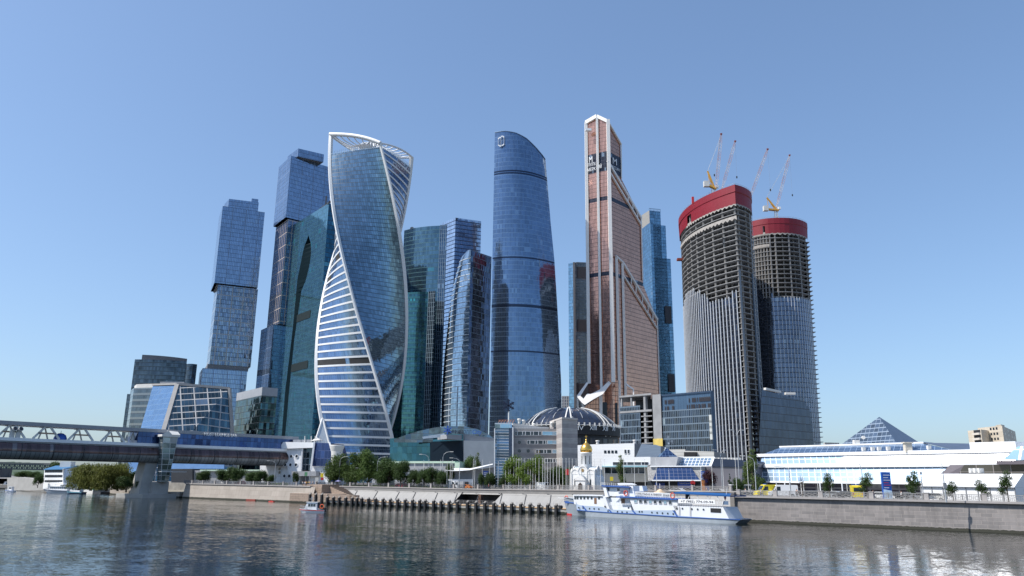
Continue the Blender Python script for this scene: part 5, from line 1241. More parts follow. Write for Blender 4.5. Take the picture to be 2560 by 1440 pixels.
b = MB(); cur = [(1114, 1174), (1130, 1171), (1150, 1170), (1175, 1171), (1200, 1166), (1232, 1159)]; lo = [(1114, 1176), (1130, 1177.5), (1150, 1177), (1175, 1175), (1200, 1169), (1232, 1161)]
b.grid(lambda u, v: at(lerp(lo, u)[0], lerp(lo, u)[1]+(lerp(cur, u)[1]-lerp(lo, u)[1])*v, 258+14*v), 20, 3, 0); b.build('canopy_shell', M['white'], t)
pcx = Plane(at(1120, 1180, 262)[:2], at(1236, 1180, 262)[:2])
poly_on(pcx, [(1117, 1177), (1150, 1178), (1175, 1176), (1236, 1168), (1236, 1214), (1117, 1214)], M['grey'], 'wall', t, 0, 10)
poly_on(pcx, [(1120, 1198), (1182, 1198), (1182, 1214), (1120, 1214)], M['white'], 'kiosk_front', t, 3, 2)
# ------------------------------------------------------------------ striped stone office
t = thing('stone_office', 'grey banded stone office with round windows and glass stair tower', 'office building', tuple(at(1340, 1205, 238)), 'low office blocks')
pf_ = Plane(at(1280, 1150, 238)[:2], at(1405, 1150, 240)[:2])
def stripes():
    m, nt, b = newmat('banded_stone'); uv = _n(nt, 'ShaderNodeUVMap'); sp = _n(nt, 'ShaderNodeSeparateXYZ'); nt.links.new(uv.outputs[0], sp.inputs[0])
    f = _math(nt, 'FRACT', _math(nt, 'DIVIDE', sp.outputs[1], 2.86)); band = _math(nt, 'GREATER_THAN', f, .45)
    th = _math(nt, 'LESS_THAN', _math(nt, 'FRACT', _math(nt, 'MULTIPLY', f, 6)), .18)
    n = _n(nt, 'ShaderNodeTexNoise'); n.inputs['Scale'].default_value = .5; nt.links.new(uv.outputs[0], n.inputs['Vector'])
    c = _mix(nt, band, (.30, .275, .265), (.40, .375, .355)); c = _mix(nt, th, c, (.25, .23, .225))
    h = _n(nt, 'ShaderNodeHueSaturation'); nt.links.new(c, h.inputs['Color']); nt.links.new(_math(nt, 'MULTIPLY_ADD', n.outputs[0], .5, .75), h.inputs['Value'])
    nt.links.new(h.outputs[0], b.inputs['Base Color']); b.inputs['Roughness'].default_value = .8; return m
bst = stripes()
poly_on(pf_, [(1281, 1071), (1404, 1072), (1404, 1220), (1281, 1220)], bst, 'stone_wall', t, 0, 22, RF)
po = Plane(at(1405, 1150, 232)[:2], at(1444, 1150, 236)[:2]); po2 = Plane(at(1374, 1150, 250)[:2], at(1405, 1150, 232)[:2])
b = MB(); zt_ = po.sz(1405, 1047)[1]; pts = [at(1374, 1100, 250), at(1405, 1100, 232), at(1444, 1100, 236), at(1420, 1100, 256)]
b.prism([p[:2] for p in pts], GZ, zt_, 0, 1); b.build('stone_tower', [bst, RF], t)
b = MB(); b.prism([p[:2] for p in (at(1374, 1100, 249.6), at(1405, 1100, 231.6), at(1444.5, 1100, 235.6), at(1420, 1100, 256.4))], zt_, zt_+.5); b.build('tower_parapet', mat('pale_stone', (.5, .46, .42), .8), t)
b = MB(); cA = po2.p(1388, 1062, .15); b.tube([cA, cA+Vector((0, 0, -.1))], .1)
P = [po2.w(po2.sz(1388, 1060)[0]+1.3*math.cos(R(a)), po2.sz(1388, 1062)[1]+1.3*math.sin(R(a)), .12) for a in range(0, 181, 15)]; P = [po2.w(po2.sz(1388, 1060)[0]-1.3, po2.sz(1388, 1072)[1], .12), po2.w(po2.sz(1388, 1060)[0]+1.3, po2.sz(1388, 1072)[1], .12)]+P
b = MB(); b.face(P); b.build('arched_window', M['glassdark'], t)
def window(pl, x0, y0, x1, y1, m, t, off=.05, frame=M['white'], fw=.09):
    a0, z1 = pl.sz(x0, y0, off); a1, z0 = pl.sz(x1, y1, off); b = MB(); b.face([pl.w(a0, z0, off), pl.w(a1, z0, off), pl.w(a1, z1, off), pl.w(a0, z1, off)]); w_ = b.build('window', m, t)
    if frame:
        b = MB(); o = off+.04
        b.bar(pl.w(a0, z0, o), pl.w(a1, z0, o), fw); b.bar(pl.w(a0, z1, o), pl.w(a1, z1, o), fw); b.bar(pl.w(a0, z0, o), pl.w(a0, z1, o), fw); b.bar(pl.w(a1, z0, o), pl.w(a1, z1, o), fw); b.build('frame', frame, w_)
    return w_
for (y0, y1, x0, xb) in ((1078.5, 1088.5, 1287, 1356), (1101, 1110.5, 1318, 1369), (1124, 1133.5, 1340, 1381), (1147, 1156, 1362, 1400)):
    x = x0; k = 0
    while x < xb-3:
        wd = 13 if k % 2 else 7; wd = min(wd, xb-x); window(pf_, x, y0, x+wd-1, y1, M['glassdark'], t); x += wd; k += 1
    if xb < 1396: window(pf_, xb, y0, 1395.5, y1, M['glassblue'], t)
for x, y in ((1298.5, 1105.5), (1298.5, 1127.5), (1320.5, 1127.5), (1298.5, 1150.5), (1343, 1150.5), (1320.5, 1150.5)):
    s, z = pf_.sz(x, y); c = pf_.w(s, z, 0); b = MB(); b.tube([c-pf_.n*.1, c+pf_.n*.05], .5, 18); b.build('round_window', M['glassdark'], t)
pst = Plane(at(1237, 1100, 236)[:2], at(1272, 1100, 236)[:2])
gst = facade('stair_glass', (.15, .22, .33), 4.0, .82, line=(.62, .64, .64), lw=.0, lh=.14, tilt=.08, wave=.05, var=.4, blind=0, lrough=.5)
poly_on(pst, [(1237, 1071), (1272, 1071), (1272, 1218), (1237, 1218)], gst, 'stair_glass', t, 0, 8)
poly_on(pst, [(1237, 1057), (1280, 1057), (1280, 1070), (1237, 1070)], facade('stair_sky', (.35, .5, .62), 3, 3, line=(.5, .55, .6), tilt=.1, wave=.15, var=.2, blind=0), 'top_glass', t, .1, 8)
poly_on(pst, [(1272.2, 1070), (1281, 1070), (1281, 1218), (1272.2, 1218)], mat('blue_slate', (.10, .13, .19), .3, .3), 'side_strip', t, -.3, 8)
b = MB(); b.bar(pst.p(1236.5, 1071, .2), pst.p(1236.5, 1218, .2), .3); b.build('corner_mast', M['white'], t); b = MB(); b.bar(pst.p(1282, 1068, .5), pst.p(1282, 1218, .5), .35); b.build('corner_mast', M['white'], t)
b = MB(); p = pst.p(1237, 1057, -1)
for i in range(6):
    a, c = pst.w(pst.sz(1246+i*7, 1056, -2)[0], p.z, -1), pst.w(pst.sz(1250+i*7, 1050, -2)[0], p.z+.9, -2); b.bar(a, c, .1); b.bar(c, pst.w(pst.sz(1254+i*7, 1056, -3)[0], p.z, -3), .1)
b.bar(pst.p(1246, 1050.5, -2), pst.p(1288, 1049.5, -2), .12); b.build('sign_truss', mat('orange_truss', (.35, .15, .09), .7), t)
b = MB(); b.tube([pst.p(1272, 1056, -2), pst.p(1272, 1028, -2)], .22, 8); b.build('sign_pole', M['offwhite'], t)
b = MB(); c = pst.p(1271, 1014, -2)
for k in range(6):
    a = math.pi*k/3+.52; d = Vector((math.cos(a), 0, math.sin(a))); b.bar(c, c+d*2.0, .42, .4)
    q = c+d*1.2
    for s_ in (-.9, .9): d2 = Vector((math.cos(a+s_), 0, math.sin(a+s_))); b.bar(q, q+d2*.6, .22, .3)
    q = c+d*.6
    for s_ in (-.9, .9): d2 = Vector((math.cos(a+s_), 0, math.sin(a+s_))); b.bar(q, q+d2*.5, .22, .3)
b.build('snowflake_sign', mat('sign_navy', (.008, .016, .045), .5), t)
poly_on(pf_, [(1282, 1058), (1345, 1066), (1372, 1068), (1372, 1071.5), (1282, 1071.5)], M['offwhite'], 'roof_wall', t, -3, 6)
b = MB(); 
for x, y in ((1298, 1054), (1309, 1057), (1335, 1066), (1380, 1063)): b = MB(); b.lathe([(0, .9), (.55, .9), (.6, .5), (.4, .3), (.35, -.6)], pf_.p(x, y, -4), 10); b.build('roof_vent', M['offwhite'], t)
b = MB()
for i in range(14): b.bar(pf_.p(1283+i*6.5, 1071, -.3), pf_.p(1283+i*6.5, 1066, -.3), .05)
b.bar(pf_.p(1283, 1066, -.3), pf_.p(1370, 1067, -.3), .06); b.build('roof_rail', M['grey'], t)
# ------------------------------------------------------------------ domed hall with numerals
t = thing('domed_hall', 'black round hall under ribbed glass dome with white roman numerals', 'concert hall', tuple(at(1426, 1205, 330)))
dc = at(1428, 1205, 330); rD = 20.6; zB0 = at(1428, 1066, 330).z; zT0 = at(1415, 1016, 330).z
cx_, cy_ = dc.x, dc.y+8
dp = [(rD, zB0), (rD*.93, zB0+2.0), (rD*.8, zB0+(zT0-zB0)*.52), (rD*.6, zB0+(zT0-zB0)*.78), (rD*.35, zB0+(zT0-zB0)*.94), (0, zT0)]
b = MB(); b.lathe([(a, z) for a, z in dp], (cx_, cy_, 0), 48); b.build('glass_dome', facade('dome_glass', (.10, .115, .15), 2.2, 1.7, line=(.02, .02, .025), lw=.2, lh=.1, tilt=.05, var=.5, blind=.0), t)
b = MB(); b.lathe([(rD+.3, GZ), (rD+.3, zB0-4.2), (rD+1.2, zB0-4), (rD+1.2, zB0-.3), (rD, zB0)], (cx_, cy_, 0), 48, smooth=False); b.build('black_drum', M['black'], t)
b = MB()
for k in range(28):
    a = 2*math.pi*k/28
    if k % 4 == 0: continue
    j0 = (k % 3)*.18; 
    for s0_, s1_ in ((.08+j0, .3+j0), (.45+j0*.5, .62+j0*.5)):
        q = [lerp(dp, s0_+(s1_-s0_)*i/4) for i in range(5)]
        P = [Vector((cx_+(r_+.15)*math.cos(a), cy_+(r_+.15)*math.sin(a), z+.15)) for r_, z in q]
        for x, y in zip(P, P[1:]): b.bar(x, y, .22, .12)
b.build('roof_dashes', M['steel'], t)
for k in range(7):
    a0 = 2*math.pi*k/7-math.pi/2-.1
    b = MB()
    for s_ in (-.075, .075):
        P = []
        for i in range(9):
            r_, z = lerp(dp, .02+.8*i/8); a = a0+s_*(1-i/8*.75)*1.0*(rD/max(r_, 6))**.3; P.append(Vector((cx_+(r_+.3)*math.cos(a), cy_+(r_+.3)*math.sin(a), z+.3)))
        for x, y in zip(P, P[1:]): b.bar(x, y, .45, .35)
        b.bar(P[0], P[0]+Vector((0, 0, -5)), .45, .5)
    b.build('white_rib', M['offwhite'], t)
b = MB(); b.lathe([(rD+1.1, zB0-.35), (rD+1.5, zB0-.35), (rD+1.5, zB0-.1), (rD+1.1, zB0-.1)], (cx_, cy_, 0), 48)
for k in range(60):
    a = 2*math.pi*k/60; p = Vector((cx_+(rD+1.25)*math.cos(a), cy_+(rD+1.25)*math.sin(a), 0)); b.bar(Vector((p.x, p.y, zB0-.6)), Vector((p.x, p.y, zB0+.8)), .5, .9)
b.build('cornice_teeth', M['offwhite'], t)
for txt, px in (('IV', 1452), ('XIII', 1483), ('XII', 1513), ('XI', 1534)):
    s = (px-1280)/FPX*315-cx_; f = max(-.97, min(.97, s/(rD+1.3))); a = math.asin(f)
    p = Vector((cx_+(rD+1.4)*math.sin(a), cy_-(rD+1.4)*math.cos(a), 0)); e = Vector((math.cos(a), math.sin(a), 0)); pl = Plane(p-e*3, p+e*3)
    hw = {'IV': 7, 'XIII': 8.5, 'XII': 6.5, 'XI': 3.5}[txt]; hh = hw
    text_on(pl, txt, px-hh, px+hh, 1075 if px < 1500 else 1077, 11, 'numeral', M['white'], t, off=.1)
b = MB(); tint = facade('drum_screens', (.06, .06, .07), 3.2, 3.5, line=(.01, .01, .012), lw=.9, lh=1.2, var=1.0, tilt=.05, blind=.1, blindcol=(.3, .3, .3), metal=.3)
b.lathe([(rD+.5, zB0-13), (rD+.5, zB0-5)], (cx_, cy_, 0), 48); b.build('drum_windows', tint, t)
# ------------------------------------------------------------------ chapel
def chapel():
    Y = 204; c = at(1466.5, 1213, Y); c.z = GZ; k = 1.0/9.4
    t = thing('white_chapel', 'small white chapel with arched gables and golden onion dome', 'chapel', tuple(c))
    w = MATS['white_paint']; ww = mat('chapel_white', (.74, .73, .71), .7, var=.08, scale=.6); rfm = mat('chapel_roof', (.33, .38, .43), .4, .4)
    ang = R(-24); Rm = Matrix.Rotation(ang, 3, 'Z')
    def X(p): q = Rm @ Vector(p); return c+q
    H = 5.6; hw = 3.1
    def place(b):
        for i, v in enumerate(b.v): b.v[i] = X(v)
        return b
    b = MB(); b.prism([(-hw, -hw), (hw, -hw), (hw, hw), (-hw, hw)], 0, H-1.0); place(b).build('wall', ww, t)
    # arched gables (zakomary) on each side
    for r in range(4):
        m = Matrix.Rotation(r*math.pi/2, 3, 'Z'); b = MB(); n = 14
        for (x0, wd, zb, th) in ((-2.1, 1.0, H-1.0, .5), (0, 1.25, H-.5, .6), (2.1, 1.0, H-1.0, .5)):
            P = [(x0+wd*math.cos(math.pi*i/n), zb+wd*1.1*math.sin(math.pi*i/n)) for i in range(n+1)]+[(x0-wd, H-1.2), (x0+wd, H-1.2)]
            F = [m @ Vector((x, -hw-.05, z)) for x, z in P]; K = [m @ Vector((x, -hw+2.9, z)) for x, z in P]; b.face(F, 0); 
            for i in range(len(P)): j = (i+1) % len(P); b.face([F[j], F[i], K[i], K[j]], 1)
            for i in range(n):       # raised archivolt
                a_, c_ = F[i], F[i+1]; b.bar(a_, c_, .22, .3, 0)
        place(b).build('arched_gable', [ww, rfm], t)
        b = MB()
        for x in (-3.05, -1.05, 1.05, 3.05): b.bar(m @ Vector((x, -hw-.08, 0)), m @ Vector((x, -hw-.08, H-1)), .28, .28)
        place(b).build('pilasters', ww, t)
        b = MB()
        if r in (0, 3, 1):
            for x in (-2.05, 2.05): P = [m @ Vector((x-.18, -hw-.06, 1.4)), m @ Vector((x+.18, -hw-.06, 1.4)), m @ Vector((x+.18, -hw-.06, 3.1)), m @ Vector((x, -hw-.06, 3.35)), m @ Vector((x-.18, -hw-.06, 3.1))]; b.face(P)
            place(b)
            for q in range(1): b.build('slit_window', M['glassdark'], t)
    b = MB(); b.face([X((-hw, -hw, H-.3)), X((hw, -hw, H-.3)), X((hw, hw, H-.3)), X((-hw, hw, H-.3))]); b.build('roof', rfm, t)
    # drum, apse, porch
    b = MB(); b.lathe([(1.42, H-.3), (1.42, 9.6), (1.55, 9.7), (1.55, 9.95), (1.3, 10.0)], (0, 0, 0), 24); place(b).build('drum', ww, t)
    b = MB(); b.lathe([(1.35, 9.95), (1.5, 10.2), (1.58, 10.7), (1.4, 11.4), (.95, 12.0), (.4, 12.4), (.15, 12.8), (.1, 13.1), (0, 13.2)], (0, 0, 0), 28); place(b).build('gold_dome', M['gold'], t)
    b = MB(); b.lathe([(.1, 13.0), (.22, 13.2), (.1, 13.4)], (0, 0, 0), 8); b.bar((0, 0, 13.3), (0, 0, 14.4), .08); b.bar((-.3, 0, 14.05), (.3, 0, 14.05), .08); b.bar((-.16, 0, 13.75), (.16, 0, 13.7), .06); place(b).build('cross', M['gold'], t)
    for i in range(8):
        a = i*math.pi/4+.2; b = MB(); p = Vector((1.44*math.cos(a), 1.44*math.sin(a), 0)); d = Vector((-math.sin(a), math.cos(a), 0))*.13
        b.face([p-d+Vector((0, 0, 7.0)), p+d+Vector((0, 0, 7.0)), p+d+Vector((0, 0, 9.1)), p-d+Vector((0, 0, 9.1))]); place(b).build('drum_window', M['glassdark'], t)
    b = MB()
    for j in range(3):       # apses at the right side
        cc = ((hw+.2), -1.7+1.7*j); b.lathe([(.95, 0), (.95, 3.6), (.6, 4.1), (0, 4.4)], (cc[0], cc[1], 0), 16)
    place(b).build('apse', ww, t)
    b = MB(); b.prism([(-1.3, -hw-1.9), (1.3, -hw-1.9), (1.3, -hw), (-1.3, -hw)], 0, 2.9); place(b).build('porch', ww, t)
    b = MB(); n = 12; P = [(-1.5+3.0*i/n, 2.9+1.3*math.sin(math.pi*i/n)) for i in range(n+1)]; F = [Vector((x, -hw-2.05, z)) for x, z in P]; K = [Vector((x, -hw, z)) for x, z in P]
    b.face(F, 0)
    for i in range(n): b.face([F[i], F[i+1], K[i+1], K[i]], 1)
    place(b).build('porch_roof', [ww, rfm], t)
    b = MB(); b.face([(-.55, -hw-1.93, 0.05), (.55, -hw-1.93, 0.05), (.55, -hw-1.93, 1.9), (0, -hw-1.93, 2.45), (-.55, -hw-1.93, 1.9)]); place(b).build('door', mat('door_brown', (.05, .035, .03), .6), t)
    b = MB(); b.lathe([(0, 0), (.42, 0)], (0, 0, 0), 14); b.v = [Vector((v.x, -hw-.12, v.y+H-.2)) for v in b.v]; place(b).build('icon', mat('icon_gold', (.3, .2, .08), .5), t)
chapel()
# ------------------------------------------------------------------ white exhibition wing left of the pavilion
t = thing('exhibition_wing', 'white two storey exhibition wing with ribbon windows behind chapel', 'exhibition hall', tuple(at(1560, 1205, 236)), 'exhibition halls')
pe = Plane(at(1505, 1150, 238)[:2], at(1628, 1150, 232)[:2])
cream = mat('cream_cladding', (.60, .55, .46), .6, var=.1)
poly_on(pe, [(1505, 1144), (1626, 1142), (1626, 1161), (1618, 1166), (1505, 1166)], M['white'], 'roof_fascia', t, 2.0, 14)
poly_on(pe, [(1505, 1164), (1618, 1164), (1618, 1205), (1505, 1205)], cream, 'wall', t, 0, 14)
poly_on(pe, [(1505, 1200), (1618, 1200), (1618, 1222), (1505, 1222)], M['dark'], 'ground_floor', t, -2, 10)
for x in range(1512, 1614, 17): window(pe, x, 1169, x+16, 1184, M['glassdark'], t, .1)
for x in range(1532, 1606, 18): window(pe, x, 1155, x+17, 1163, M['glassdark'], t, 2.06)
b = MB(); b.bar(pe.p(1505, 1166.5, 2.2), pe.p(1618, 1166.5, 2.2), .5, .3); b.build('teal_trim', mat('teal_trim', (.25, .45, .5), .5), t)
t = thing('white_hall', 'plain white corrugated hall standing behind the golden domed chapel', 'exhibition hall', tuple(at(1560, 1205, 262)), 'exhibition halls')
pv = Plane(at(1440, 1150, 270)[:2], at(1586, 1150, 258)[:2])
wc = facade('white_corrugated', (.74, .76, .78), 60, .5, line=(.5, .52, .55), lw=0, lh=.06, tilt=0, wave=0, var=.05, blind=0, metal=0, rough=.5)
poly_on(pv, [(1440, 1113), (1480, 1111), (1586, 1108), (1586, 1212), (1440, 1212)], wc, 'wall', t, 0, 25, RF)
pv2 = Plane(at(1586, 1150, 258)[:2], at(1652, 1150, 275)[:2]); poly_on(pv2, [(1586, 1109), (1640, 1112), (1652, 1116), (1652, 1212), (1586, 1212)], wc, 'side_wall', t, 0, 10)
for x in (1561, 1569): window(pv, x, 1124, x+5, 1134, M['glassdark'], t, .1)
for x in (1510, 1519, 1528, 1537): window(pv, x, 1126, x+6, 1133, M['glassdark'], t, .1, None)
b = MB(); b.lathe([(.6, 0), (.4, .6), (.7, .9), (.7, 1.2), (0, 1.3)], pv.p(1587, 1109, -4), 10); b.build('roof_vent', M['offwhite'], t)
b = MB(); b.lathe([(.6, 0), (.4, .6), (.7, .9), (.7, 1.2), (0, 1.3)], pv.p(1494, 1110, -4), 10); b.build('roof_vent', M['offwhite'], t)
t = thing('beige_hall', 'low ribbed beige hall behind the small blue pyramid', 'exhibition hall', tuple(at(1680, 1205, 285)), 'exhibition halls')
pg = Plane(at(1636, 1150, 290)[:2], at(1785, 1150, 280)[:2]); poly_on(pg, [(1636, 1124), (1713, 1123), (1713, 1127), (1785, 1129), (1785, 1212), (1636, 1212)], facade('beige_ribs', (.55, .54, .50), 60, 1.0, line=(.35, .34, .32), lw=0, lh=.12, tilt=0, wave=0, var=.1, blind=0, metal=0, rough=.6), 'wall', t, 0, 20, RF)
poly_on(pg, [(1710, 1130), (1740, 1130), (1738, 1144), (1710, 1144)], M['black'], 'roof_screen', t, 2, 6)
t = thing('entrance_pavilion', 'exhibition entrance with big sloping blue glass trapezoid and stone sides', 'exhibition hall', tuple(at(1690, 1210, 215)), 'exhibition halls')
pn = Plane(at(1618, 1180, 218)[:2], at(1752, 1180, 211)[:2])
marb = mat('flecked_stone', (.42, .41, .40), .6, var=.5, scale=2.5)
poly_on(pn, [(1618, 1166), (1755, 1166), (1755, 1202), (1620, 1202)], marb, 'stone_wall', t, 0, 10)
b = MB(); F = [pn.p(1632, 1200, 2.6), pn.p(1749, 1200, 2.6), pn.p(1727, 1167, .1), pn.p(1645, 1167, .1)]; b.face(F, 0, [(0, 0), (13, 0), (11, 4), (2, 4)]); b.face([F[3], F[2], pn.p(1727, 1167, 0), pn.p(1645, 1167, 0)], 0)
b.face([F[0], F[3], pn.p(1636, 1200, 0)]); b.face([F[2], F[1], pn.p(1745, 1200, 0)])
b.build('blue_glass', facade('entrance_blue', (.035, .07, .17), 1.2, 1.0, line=(.03, .055, .13), lw=.06, lh=.05, tilt=.01, var=.2, blind=0), t)
b = MB(); b.bar(pn.p(1630, 1201, 2.8), pn.p(1752, 1201, 2.8), .35, .3); b.bar(pn.p(1625, 1166, .3), pn.p(1755, 1165.5, .3), .3, .3); b.build('white_edge', M['white'], t)
poly_on(pn, [(1626, 1202), (1755, 1202), (1755, 1226), (1626, 1226)], mat('recess_dark', (.03, .035, .05), .4), 'recess', t, -2, 6)
rect(pn, 1694, 1204, 1731, 1221, mat('poster_blue', (.02, .08, .42), .5, var=.2, scale=.6), 'poster', t, .4); rect(pn, 1638, 1207, 1662, 1221, mat('poster_dkblue', (.02, .05, .22), .5, var=.4, scale=.8), 'poster', t, .3)
text_on(pn, 'ЭКСПОЦЕНТР', 1698, 1727, 1210, 2.6, 'lettering', M['white'], t, off=.45)
poly_on(pn, [(1626, 1143), (1695, 1142), (1690, 1165), (1626, 1165)], mat('roof_grey', (.36, .37, .39), .6), 'roof_block', t, -6, 12)
pk = Plane(at(1686, 1160, 224)[:2], at(1786, 1160, 218)[:2]); b = MB(); F = [pk.p(1689, 1166, 1.5), pk.p(1778, 1166, 1.5), pk.p(1785, 1144, -2), pk.p(1698, 1144, -2)]; b.face(F, 0, [(0, 0), (12, 0), (12, 4), (0, 4)])
expo_glass = facade('roof_light_glass', (.24, .34, .46), 1.25, 1.33, line=(.8, .82, .84), lw=.16, lh=.12, tilt=.012, wave=.004, var=.15, blind=0, rough=.2, metal=.6)
b.build('roof_light', expo_glass, t); b = MB()
for i in range(4): b.bar(F[i]+Vector((0, -.1, .05)), F[(i+1) % 4]+Vector((0, -.1, .05)), .45, .35)
b.build('roof_light_frame', M['white'], t)
t2 = thing('small_pyramid', 'small dark blue glass pyramid on the entrance pavilion roof', 'glass pyramid', tuple(at(1668, 1143, 226)), 'glass pyramids')
def pyramid(t, cx, cy, zb, half, zt, m, rot=.3):
    P = [Vector((cx+half*math.sqrt(2)*math.cos(rot+math.pi/2*k+math.pi/4), cy+half*math.sqrt(2)*math.sin(rot+math.pi/2*k+math.pi/4), zb)) for k in range(4)]; T = Vector((cx, cy, zt)); b = MB()
    for i in range(4):
        a, c = P[i], P[(i+1) % 4]; L = (c-a).length; h = (T-(a+c)/2).length; b.face([a, c, T], 0, [(0, 0), (L, 0), (L/2, h)])
    return b.build('glass_face', m, t)
pc_ = at(1668, 1143, 229); pyramid(t2, pc_.x, pc_.y, pc_.z-.3, 2.9, at(1667, 1120, 229).z, facade('pyr_blue', (.06, .11, .22), 1.0, 1.0, line=(.10, .16, .28), lw=.08, lh=.08, var=.3, tilt=.02), .0)
t = thing('dark_hall', 'dark glass and mauve walled hall right of entrance pavilion', 'exhibition hall', tuple(at(1820, 1212, 214)), 'exhibition halls')
pj = Plane(at(1777, 1180, 213)[:2], at(1858, 1180, 207)[:2]); poly_on(pj, [(1778, 1166), (1786, 1146), (1850, 1150), (1858, 1152), (1858, 1168)], mat('hall_navy', (.03, .045, .085), .15, .5), 'upper_glass', t, .3, 14)
poly_on(pj, [(1755, 1166), (1856, 1166), (1853, 1222), (1755, 1222)], mat('mauve_wall', (.15, .145, .165), .35, .2, var=.3, scale=.15), 'wall', t, 0, 14)
b = MB()
for x in range(1792, 1850, 8): b = MB(); b.box(tuple(pj.p(x, 1147, -3)), (.8, .8, .6)); b.build('roof_fan', M['offwhite'], t)
# ------------------------------------------------------------------ big exhibition hall
t = thing('exhibition_hall', 'huge white exhibition hall with sloping pale glazed panels', 'exhibition hall', tuple(at(2200, 1215, 190)), 'exhibition halls')
PX = Plane(at(1889, 1150, 217)[:2], at(2413, 1150, 174)[:2]); LX = PX.sz(2640, 1150)[0]
eg = facade('expo_panels', (.24, .34, .46), 1.75, 1.32, line=(.66, .72, .78), lw=.2, lh=.12, tilt=.02, wave=.008, var=.12, blind=0, rough=.245, metal=.7, lrough=.28)
eg2 = facade('expo_roof_glass', (.14, .22, .34), 1.6, 1.3, line=(.22, .3, .42), lw=.1, lh=.1, tilt=.02, wave=.01, var=.3, blind=0, rough=.12, metal=.7)
glossw = mat('gloss_white_panel', (.82, .83, .85), .24, .8, var=.03, spec=.8)
sR = PX.sz(2352, 1190)[0]; sm_ = PX.sz(2095, 1150)[0]
def strip(s0, s1, pr, m, part, skew=0, e0=0, e1=0):
    b = MB(); u = 0
    for (o0, z0), (o1, z1) in zip(pr, pr[1:]):
        h = math.hypot(o1-o0, z1-z0)
        f0 = (z0-pr[0][1])/(pr[-1][1]-pr[0][1]+1e-6); f1 = (z1-pr[0][1])/(pr[-1][1]-pr[0][1]+1e-6)
        b.face([PX.w(s0+e0*f0, z0, o0), PX.w(s1+e1*f0, z0, o0), PX.w(s1+e1*f1, z1, o1), PX.w(s0+e0*f1, z1, o1)], 0, [(s0+e0*f0+skew*u, u), (s1+e1*f0+skew*u, u), (s1+e1*f1+skew*(u+h), u+h), (s0+e0*f1+skew*(u+h), u+h)]); u += h
    return b.build(part, m, t)
for k_ in range(8): strip(1.2+(sR-1.2)*k_/8, 1.2+(sR-1.2)*(k_+1)/8, [(0, 8.1), (-1.85, 11.75)], eg, 'glazed_slope', .3, -.9 if k_ == 0 else 0, 2.0 if k_ == 7 else 0)
strip(.2, sm_, [(-1.7, 12.6), (-2.75, 14.7)], eg, 'glazed_slope', .35)
strip(sm_, LX, [(-1.7, 12.6), (-2.75, 14.7)], glossw, 'white_panel')
strip(sR+2, LX, [(-1.0, 9.9), (-1.85, 11.75)], glossw, 'white_panel')
b = MB()
b.prism([PX.w(-.6, 0, -1.2)[:2], PX.w(LX, 0, -1.2)[:2], PX.w(LX, 0, -3)[:2], PX.w(-.6, 0, -3)[:2]], 11.75, 12.6)
b.prism([PX.w(-1.2, 0, -2.3)[:2], PX.w(LX, 0, -2.3)[:2], PX.w(LX, 0, -20)[:2], PX.w(-1.2, 0, -20)[:2]], 14.7, 15.5)
b.prism([PX.w(.8, 0, .35)[:2], PX.w(sR+1, 0, .35)[:2], PX.w(sR+1, 0, -4)[:2], PX.w(.8, 0, -4)[:2]], 7.75, 8.1); b.build('white_cornice', M['white'], t)
sT = PX.sz(2324, 1108, -10)[0]
strip(.5, sT+8, [(-3.2, 15.5), (-7, 17.3)], eg2, 'upper_glazing', .3, 3.0, -8)
b = MB(); b.prism([PX.w(3.2, 0, -6.8)[:2], PX.w(sT, 0, -6.8)[:2], PX.w(sT, 0, -12)[:2], PX.w(3.2, 0, -12)[:2]], 17.3, 17.7); b.build('roof_ridge', M['white'], t)
b = MB(); b.face([PX.w(sT+8, 15.5, -3.2), PX.w(sT+44, 15.8, -22), PX.w(sT, 17.5, -7)]); b.face([PX.w(sT, 17.5, -7), PX.w(sT+44, 15.8, -22), PX.w(sT, 17.5, -30)]); b.build('dark_roof', mat('slate_blue', (.09, .115, .165), .35, .2), t)
b = MB(); b.face([PX.w(.4, 15.5, -3.2), PX.w(3.4, 17.3, -7), PX.w(3.4, 17.3, -12), PX.w(.4, 15.5, -20)]); b.face([PX.w(-.6, 15, -3), PX.w(1.2, GZ, 0), PX.w(1.2, GZ, -20), PX.w(-.6, 15, -20)][::-1]); b.build('end_wall', M['offwhite'], t)
b = MB(); b.prism([PX.w(1.5, 0, -2.5)[:2], PX.w(sR+12, 0, -2.5)[:2], PX.w(sR+12, 0, -12)[:2], PX.w(1.5, 0, -12)[:2]], GZ, 7.8); b.build('ground_floor', facade('expo_ground', (.07, .06, .08), 3.6, 3.2, line=(.2, .18, .19), lw=.35, lh=.4, tilt=.03, var=.8, blind=.1, blindcol=(.2, .2, .22), metal=.3), t)
b = MB(); b.prism([PX.w(0, 0, -3.1)[:2], PX.w(LX, 0, -3.1)[:2], PX.w(LX, 0, -19)[:2], PX.w(0, 0, -19)[:2]], 8.1, 14.7); b.build('inner_wall', M['offwhite'], t)
